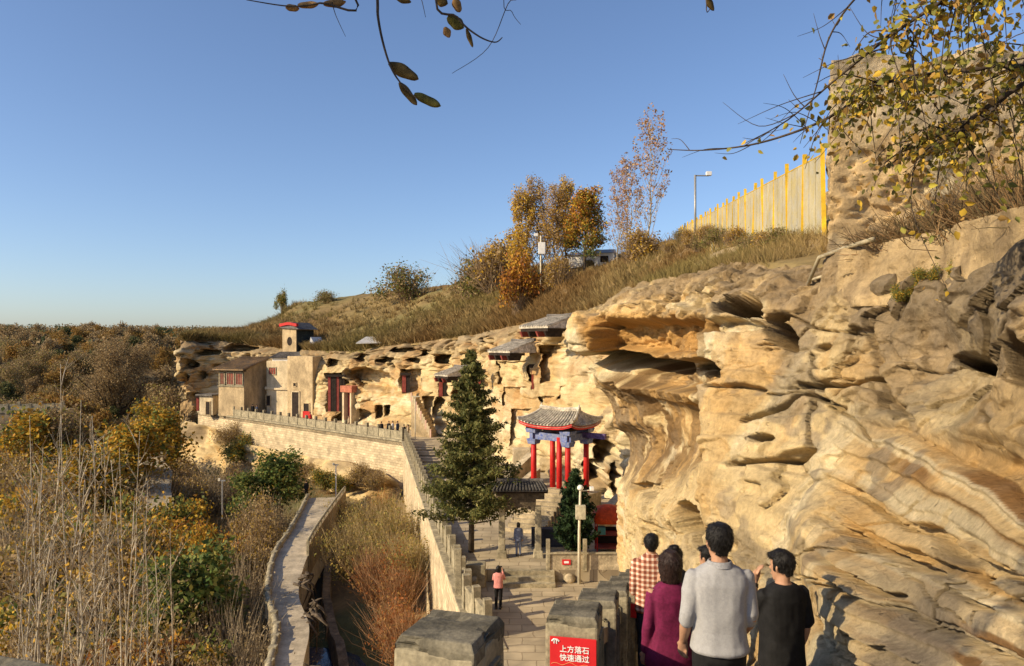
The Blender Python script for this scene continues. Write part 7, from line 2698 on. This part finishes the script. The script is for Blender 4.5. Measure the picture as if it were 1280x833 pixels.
    for i in range(2):
        if sleeve == 'long':
            pts, rd = [sh[i], el[i], wr[i] - (wr[i] - el[i]) * 0.06], [0.058, 0.052, 0.040]
        elif sleeve == 'pushed':
            pts, rd = [sh[i], el[i] - (el[i] - sh[i]) * 0.12, el[i] + (wr[i] - el[i]) * 0.18], [0.060, 0.058, 0.050]
        else:
            pts, rd = [sh[i], sh[i].lerp(el[i], 0.5), sh[i].lerp(el[i], 0.85)], [0.066, 0.066, 0.066]
        chain(sb, pts, [r * k * g * (0.85 + 0.15 * fit) for r in rd], 14)
    melt(sb, shirt_name, top, root, voxel, 5, 0.0065 if voxel < 0.015 else 0.0, 7.0, H * 7)
    # trousers and shoes
    tb2 = MB()
    tb2.loft([ering((0, 0, z * H), rx * k * g, ry * k * g, n=18) for z, rx, ry in ((0.47, 0.10, 0.10), (0.50, 0.168, 0.122), (0.54, 0.166, 0.120), (0.575, 0.156, 0.112), (0.585, 0.150, 0.108))])
    for i in range(2):
        chain(tb2, [hp[i], kn[i], an[i] + Vector((0, 0, -0.01 * H))], [(0.094 * k * g, 0.100 * k * g), (0.070 * k, 0.072 * k), (0.058 * k, 0.062 * k)])
    melt(tb2, 'trousers', legs, root, max(voxel, 0.012), 4, 0.003 if voxel < 0.015 else 0.0, 7.0, 3.0)
    for i in range(2):
        s = (-1, 1)[i]
        b2 = MB()
        a = an[i] * 1.0
        a.z = 0.0
        b2.loft([ering(a + Vector((s * 0.02 * max(0, y), y, zc)), rx, ry, (0, 1, 0), 10, 2.5, (0, 0, 1)) for y, zc, rx, ry in ((-0.09, 0.04, 0.03, 0.035), (-0.07, 0.045, 0.042, 0.045), (0.0, 0.05, 0.045, 0.05), (0.08, 0.036, 0.05, 0.036), (0.15, 0.028, 0.046, 0.028), (0.185, 0.022, 0.025, 0.018))])
        b2.build('shoe', M_SHOE, root, smooth=True)
    # hair
    if hair is not None:
        hb = MB()
        if hair_style == 'short':
            hb.loft(head_rings(0.012, -0.045, 0.2, 28, lambda a, z: (1.0 if math.sin(a) < (-0.25 if z < 0.0 else 0.35) or z > 0.06 else 0.78)))
            chain(hb, [hd_pt(-0.030, -0.070, -0.060), hd_pt(0.030, -0.070, -0.060)], [(0.012 * k, 0.022 * k)] * 2, 10)
            hb.loft([ering(hd_pt(0.006, -0.015, z), rx * k, ry * k, n=18) for z, rx, ry in ((0.05, 0.08, 0.098), (0.09, 0.076, 0.09), (0.118, 0.058, 0.066), (0.132, 0.03, 0.035))])
            chain(hb, [hd_pt(-0.04, 0.075, 0.085), hd_pt(0.045, 0.07, 0.09)], [(0.02 * k, 0.022 * k)] * 2, 10)
        elif hair_style == 'bob':
            hb.loft(head_rings(0.024, -0.09, 0.2, 24, lambda a, z: 1.02 if math.sin(a) < 0.3 or z > 0.05 else 0.80))
            hb.loft([ering(hd_pt(0, -0.035, z), rx * k, ry * k, n=18) for z, rx, ry in ((-0.13, 0.066, 0.050), (-0.115, 0.086, 0.066), (-0.07, 0.094, 0.074), (0.0, 0.098, 0.080))])
        else:
            hb.loft(head_rings(0.016, -0.06, 0.2, 24, lambda a, z: 1.0 if math.sin(a) < 0.35 or z > 0.06 else 0.80))
            chain(hb, [hd_pt(0, -0.06, 0.085), hd_pt(0, -0.085, 0.13)], [(0.045 * k, 0.045 * k), (0.04 * k, 0.04 * k)], 12)
        ho = melt(hb, 'hair', hair, root, min(voxel, 0.008) if voxel < 0.015 else voxel, 2, 0.003 if voxel < 0.015 else 0.0, 30.0, 1.0)
        if voxel < 0.0135:                 # loose strands over the cap
            me = ho.data
            rs = np.random.default_rng(int(H * 1000))
            n = len(me.vertices)
            co = np.empty(n * 3, dtype=np.float32)
            no = np.empty(n * 3, dtype=np.float32)
            me.vertices.foreach_get('co', co)
            me.vertex_normals.foreach_get('vector', no)
            co, no = co.reshape(-1, 3), no.reshape(-1, 3)
            top_ = np.array(hd_pt(0.02, -0.045, 0.118))
            j = rs.integers(0, n, 2800)
            loc_ = (co[j] - np.array(hc0)) @ np.array(Mh)
            j = j[~((loc_[:, 1] > 0.02 * k) & (loc_[:, 2] < 0.055 * k))]
            p0, nn0 = co[j], no[j]
            dr_ = p0 - top_
            dr_ = dr_ - nn0 * (dr_ * nn0).sum(1, keepdims=True)
            dr_ /= np.linalg.norm(dr_, axis=1, keepdims=True) + 1e-6
            dr_ = dr_ + np.array([0, 0, -0.25]) + rs.normal(size=dr_.shape) * 0.3
            low_ = np.clip((p0[:, 2:3] - (hc0.z - 0.06 * k)) / (0.12 * k), 0.25, 1)
            ln_ = rs.uniform(0.012, 0.034, (len(j), 1)) * k * low_
            tip_ = p0 + dr_ * ln_ + nn0 * rs.uniform(0.001, 0.008, (len(j), 1))
            sm_ = blade_mesh('strands', p0 - nn0 * 0.002, tip_, 0.0022, np.ones((len(j), 3)), rs, hair)
            link(bpy.data.objects.new('strands', sm_), ho)
    if voxel < 0.015:
        for s in (-1, 1):
            e_ = MB().loft([ering(hd_pt(s * 0.031, 0.078 + y_, 0.004), r * k, r * 0.6 * k, Mh @ Vector((0, 1, 0)), 8, 2, (0, 0, 1)) for y_, r in ((-0.006, 0.010), (0.0, 0.011), (0.004, 0.005))])
            e_.build('eye', M_HAIR, root, smooth=True)
    return root


def stand(px, d): return ((px - 640) / FPX * d, d, tread_z(d))


def h_for(py, d): return CZ + (HZ - py) / FPX * d - tread_z(d)


person('person', 'man in a light grey sweatshirt with pushed-up sleeves, seen from behind', stand(899, 5.0), R(-3), h_for(657, 5.0), M_GREYKNIT, M_BLACKCLOTH, M_HAIR, 'short',
       {'L': dict(elbow=(-0.05, -0.03, -0.28), wrist=(-0.05, 0.11, -0.48), dir=(0, 0.2, -0.95)), 'R': dict(elbow=(0.035, -0.02, -0.28), wrist=(0.03, 0.18, -0.45), dir=(0.0, 0.35, -0.9))}, 'pushed', 1.15, 0.525, 1.0, head_turn=R(4), shirt_name='sweatshirt', stride=0.06, voxel=0.008)
gm = [o for o in COL.objects if o.name.startswith('person') and 'grey sweatshirt' in str(o.get('label', '')) and 'light' in str(o.get('label', ''))][0]
Hg = h_for(657, 5.0)
kg = Hg / 1.74
MB().loft([ering((0, -0.013, z * Hg), r * kg * 1.05, (r - 0.004) * kg * 1.05, n=28) for z, r in ((0.850, 0.088), (0.857, 0.083), (0.868, 0.074), (0.871, 0.068), (0.866, 0.064))], cap=False).build('neckband', mat('rib_knit', (0.30, 0.30, 0.31), rough=0.95, scale=80, var=0.15), gm, smooth=True)
p_ = person('person', 'man in a black T-shirt holding his hand to his face beside the cliff', stand(978, 5.6), R(16), h_for(690, 5.6), M_BLACKCLOTH, M_BLACKCLOTH, M_HAIR, 'short',
            {'L': dict(elbow=(-0.01, 0.16, -0.20), wrist=(0.075, 0.25, 0.02), dir=(0.25, -0.1, 1.0), curl=(0.8, -0.3, 0.0)), 'R': dict(elbow=(0.035, -0.02, -0.29), wrist=(0.04, 0.08, -0.52))}, 'short', 1.1, 0.48, 1.0, head_turn=R(18), head_tilt=R(-6), shirt_name='t_shirt', voxel=0.008)
kk = h_for(690, 5.6) / 1.74
sL = Vector((-0.168 * kk, -0.005, 0.812 * h_for(690, 5.6)))
e_, w_ = sL + Vector((-0.01, 0.16, -0.20)) * kk, sL + Vector((0.075, 0.25, 0.02)) * kk
ax = (w_ - e_).normalized()
wc = e_.lerp(w_, 0.88)
MB().loft([ering(wc + ax * t, 0.036 * kk, 0.034 * kk, ax, 14) for t in (-0.014, 0.014)]).build('watch', mat('watch_steel', (0.10, 0.10, 0.10), rough=0.3, metal=0.7), p_)
person('person', 'woman in a plum cardigan with short dark brown hair beside the stone railing', stand(838, 6.0), R(6), h_for(692, 6.0), M_PURPLE, M_BLACKCLOTH, M_HAIRBR, 'bob',
       {'L': dict(elbow=(-0.04, -0.03, -0.28), wrist=(-0.055, 0.02, -0.52)), 'R': dict(elbow=(0.04, 0.0, -0.28), wrist=(0.03, 0.14, -0.45))}, 'long', 1.2, 0.44, 0.98, skirt=0.035, shirt_name='cardigan', voxel=0.008)
person('person', 'man in a brown and white checked shirt further down the steps', stand(814, 9.3), R(-8), h_for(669, 9.3), M_PLAID, M_DENIM, M_HAIR, 'short', {}, 'long', 1.3, 0.47, 1.08, collar=True, voxel=0.012, shirt_name='checked_shirt')
person('person', 'person with hair tied up in a bun, behind the plum cardigan', stand(843, 8.1), R(0), h_for(684, 8.1), M_BLACKCLOTH, M_BLACKCLOTH, M_HAIR, 'bun', {}, 'long', 1.0, 0.48, 0.92, voxel=0.012)
person('person', 'man in a pale shirt mostly hidden behind the grey sweatshirt', stand(885, 7.6), R(35), h_for(684, 7.6), M_WHITE, M_DENIM, M_HAIR, 'short', {}, 'long', 1.1, 0.48, 0.96, voxel=0.012, collar=True)

pk = on_level(623, 761, 0.0)
person('person', 'woman in a pink sweater and black trousers raising a phone on the plaza', pk, R(-6), 1.62, M_PINK, M_BLACKCLOTH, M_HAIR, 'bob',
       {'L': dict(elbow=(-0.06, 0.10, -0.24), wrist=(0.10, 0.30, -0.02), dir=(0.1, 0.3, 0.9), curl=(0.5, 0.3, 0)), 'R': dict(elbow=(0.08, 0.10, -0.22), wrist=(-0.04, 0.32, 0.05), dir=(-0.1, 0.2, 1), curl=(-0.5, 0.3, 0))}, 'long', 1.3, 0.50, 1.0, voxel=0.014)
ph_ = MB().box((0, 0, 0), (0.08, 0.012, 0.15)).build('phone', M_SHOE)
ph_.location = (pk[0] + 0.10, pk[1] + 0.36, 1.45)
tag(ph_, 'dark phone held up by the woman in pink', 'phone')
person('person', 'person with a long dark ponytail and blue-grey clothes standing inside the gate', on_level(648, 695, 0.5), R(0), 1.5, M_BLUEGREY, M_BLUEGREY, M_HAIR, 'bob', {}, 'long', 1.2, 0.46, 1.0, voxel=0.018)

# visitors far off on the promenade
M_TOPS = {'black': M_BLACKCLOTH, 'white': M_WHITE, 'red': M_RED, 'blue': M_DENIM, 'tan': mat('tan_cloth', (0.42, 0.32, 0.2), var=0.1)}
far_people = (
    (505, 551, 'black', 0.0, 'visitor in black at the corner of the promenade railing'), (510, 551.5, 'tan', 0.5, 'visitor in a tan jacket beside the one in black at the corner'),
    (477, 545, 'black', 0.0, 'visitor in black leaning near the promenade balustrade by the pole'), (486, 546, 'black', 1.0, 'second visitor in black standing behind the pole'),
    (491, 546, 'white', 0.4, 'visitor in white between two in black near the pole'), (497, 546, 'blue', 0.3, 'visitor in dark blue next to the landing'),
    (436, 538, 'tan', 0.6, 'visitor in tan in front of the low cave'), (388, 531, 'red', 0.0, 'visitor in red before the temple doorway'),
    (306, 519, 'white', 0.2, 'visitor in white at the corner of the mud house'), (316, 521, 'black', 0.0, 'visitor in black in the shade beside the mud house'),
    (291, 517.5, 'black', 0.0, 'visitor in black in front of the mud house'), (321, 521.5, 'blue', 0.9, 'visitor in dark blue in the shade of the mud house'))
for px, py, c, rz_, lb in far_people:
    x, y, _ = on_level(px, py, 0.0)
    person('person', lb, (x, y, 0), rz_ * 3, 1.62 + 0.1 * math.sin(px), M_TOPS[c], M_BLACKCLOTH, M_HAIR, 'short', {}, 'long', 1.2, 0.48, 1.0, voxel=0.035)
x, y, z = on_level(383, 622, -4.3)
person('person', 'small figure in dark clothes by the handrail of the lower walkway', (x, y, z), 0.4, 1.6, M_BLACKCLOTH, M_BLACKCLOTH, M_HAIR, 'short', {}, 'long', 1.2, 0.48, 1.0, voxel=0.035)
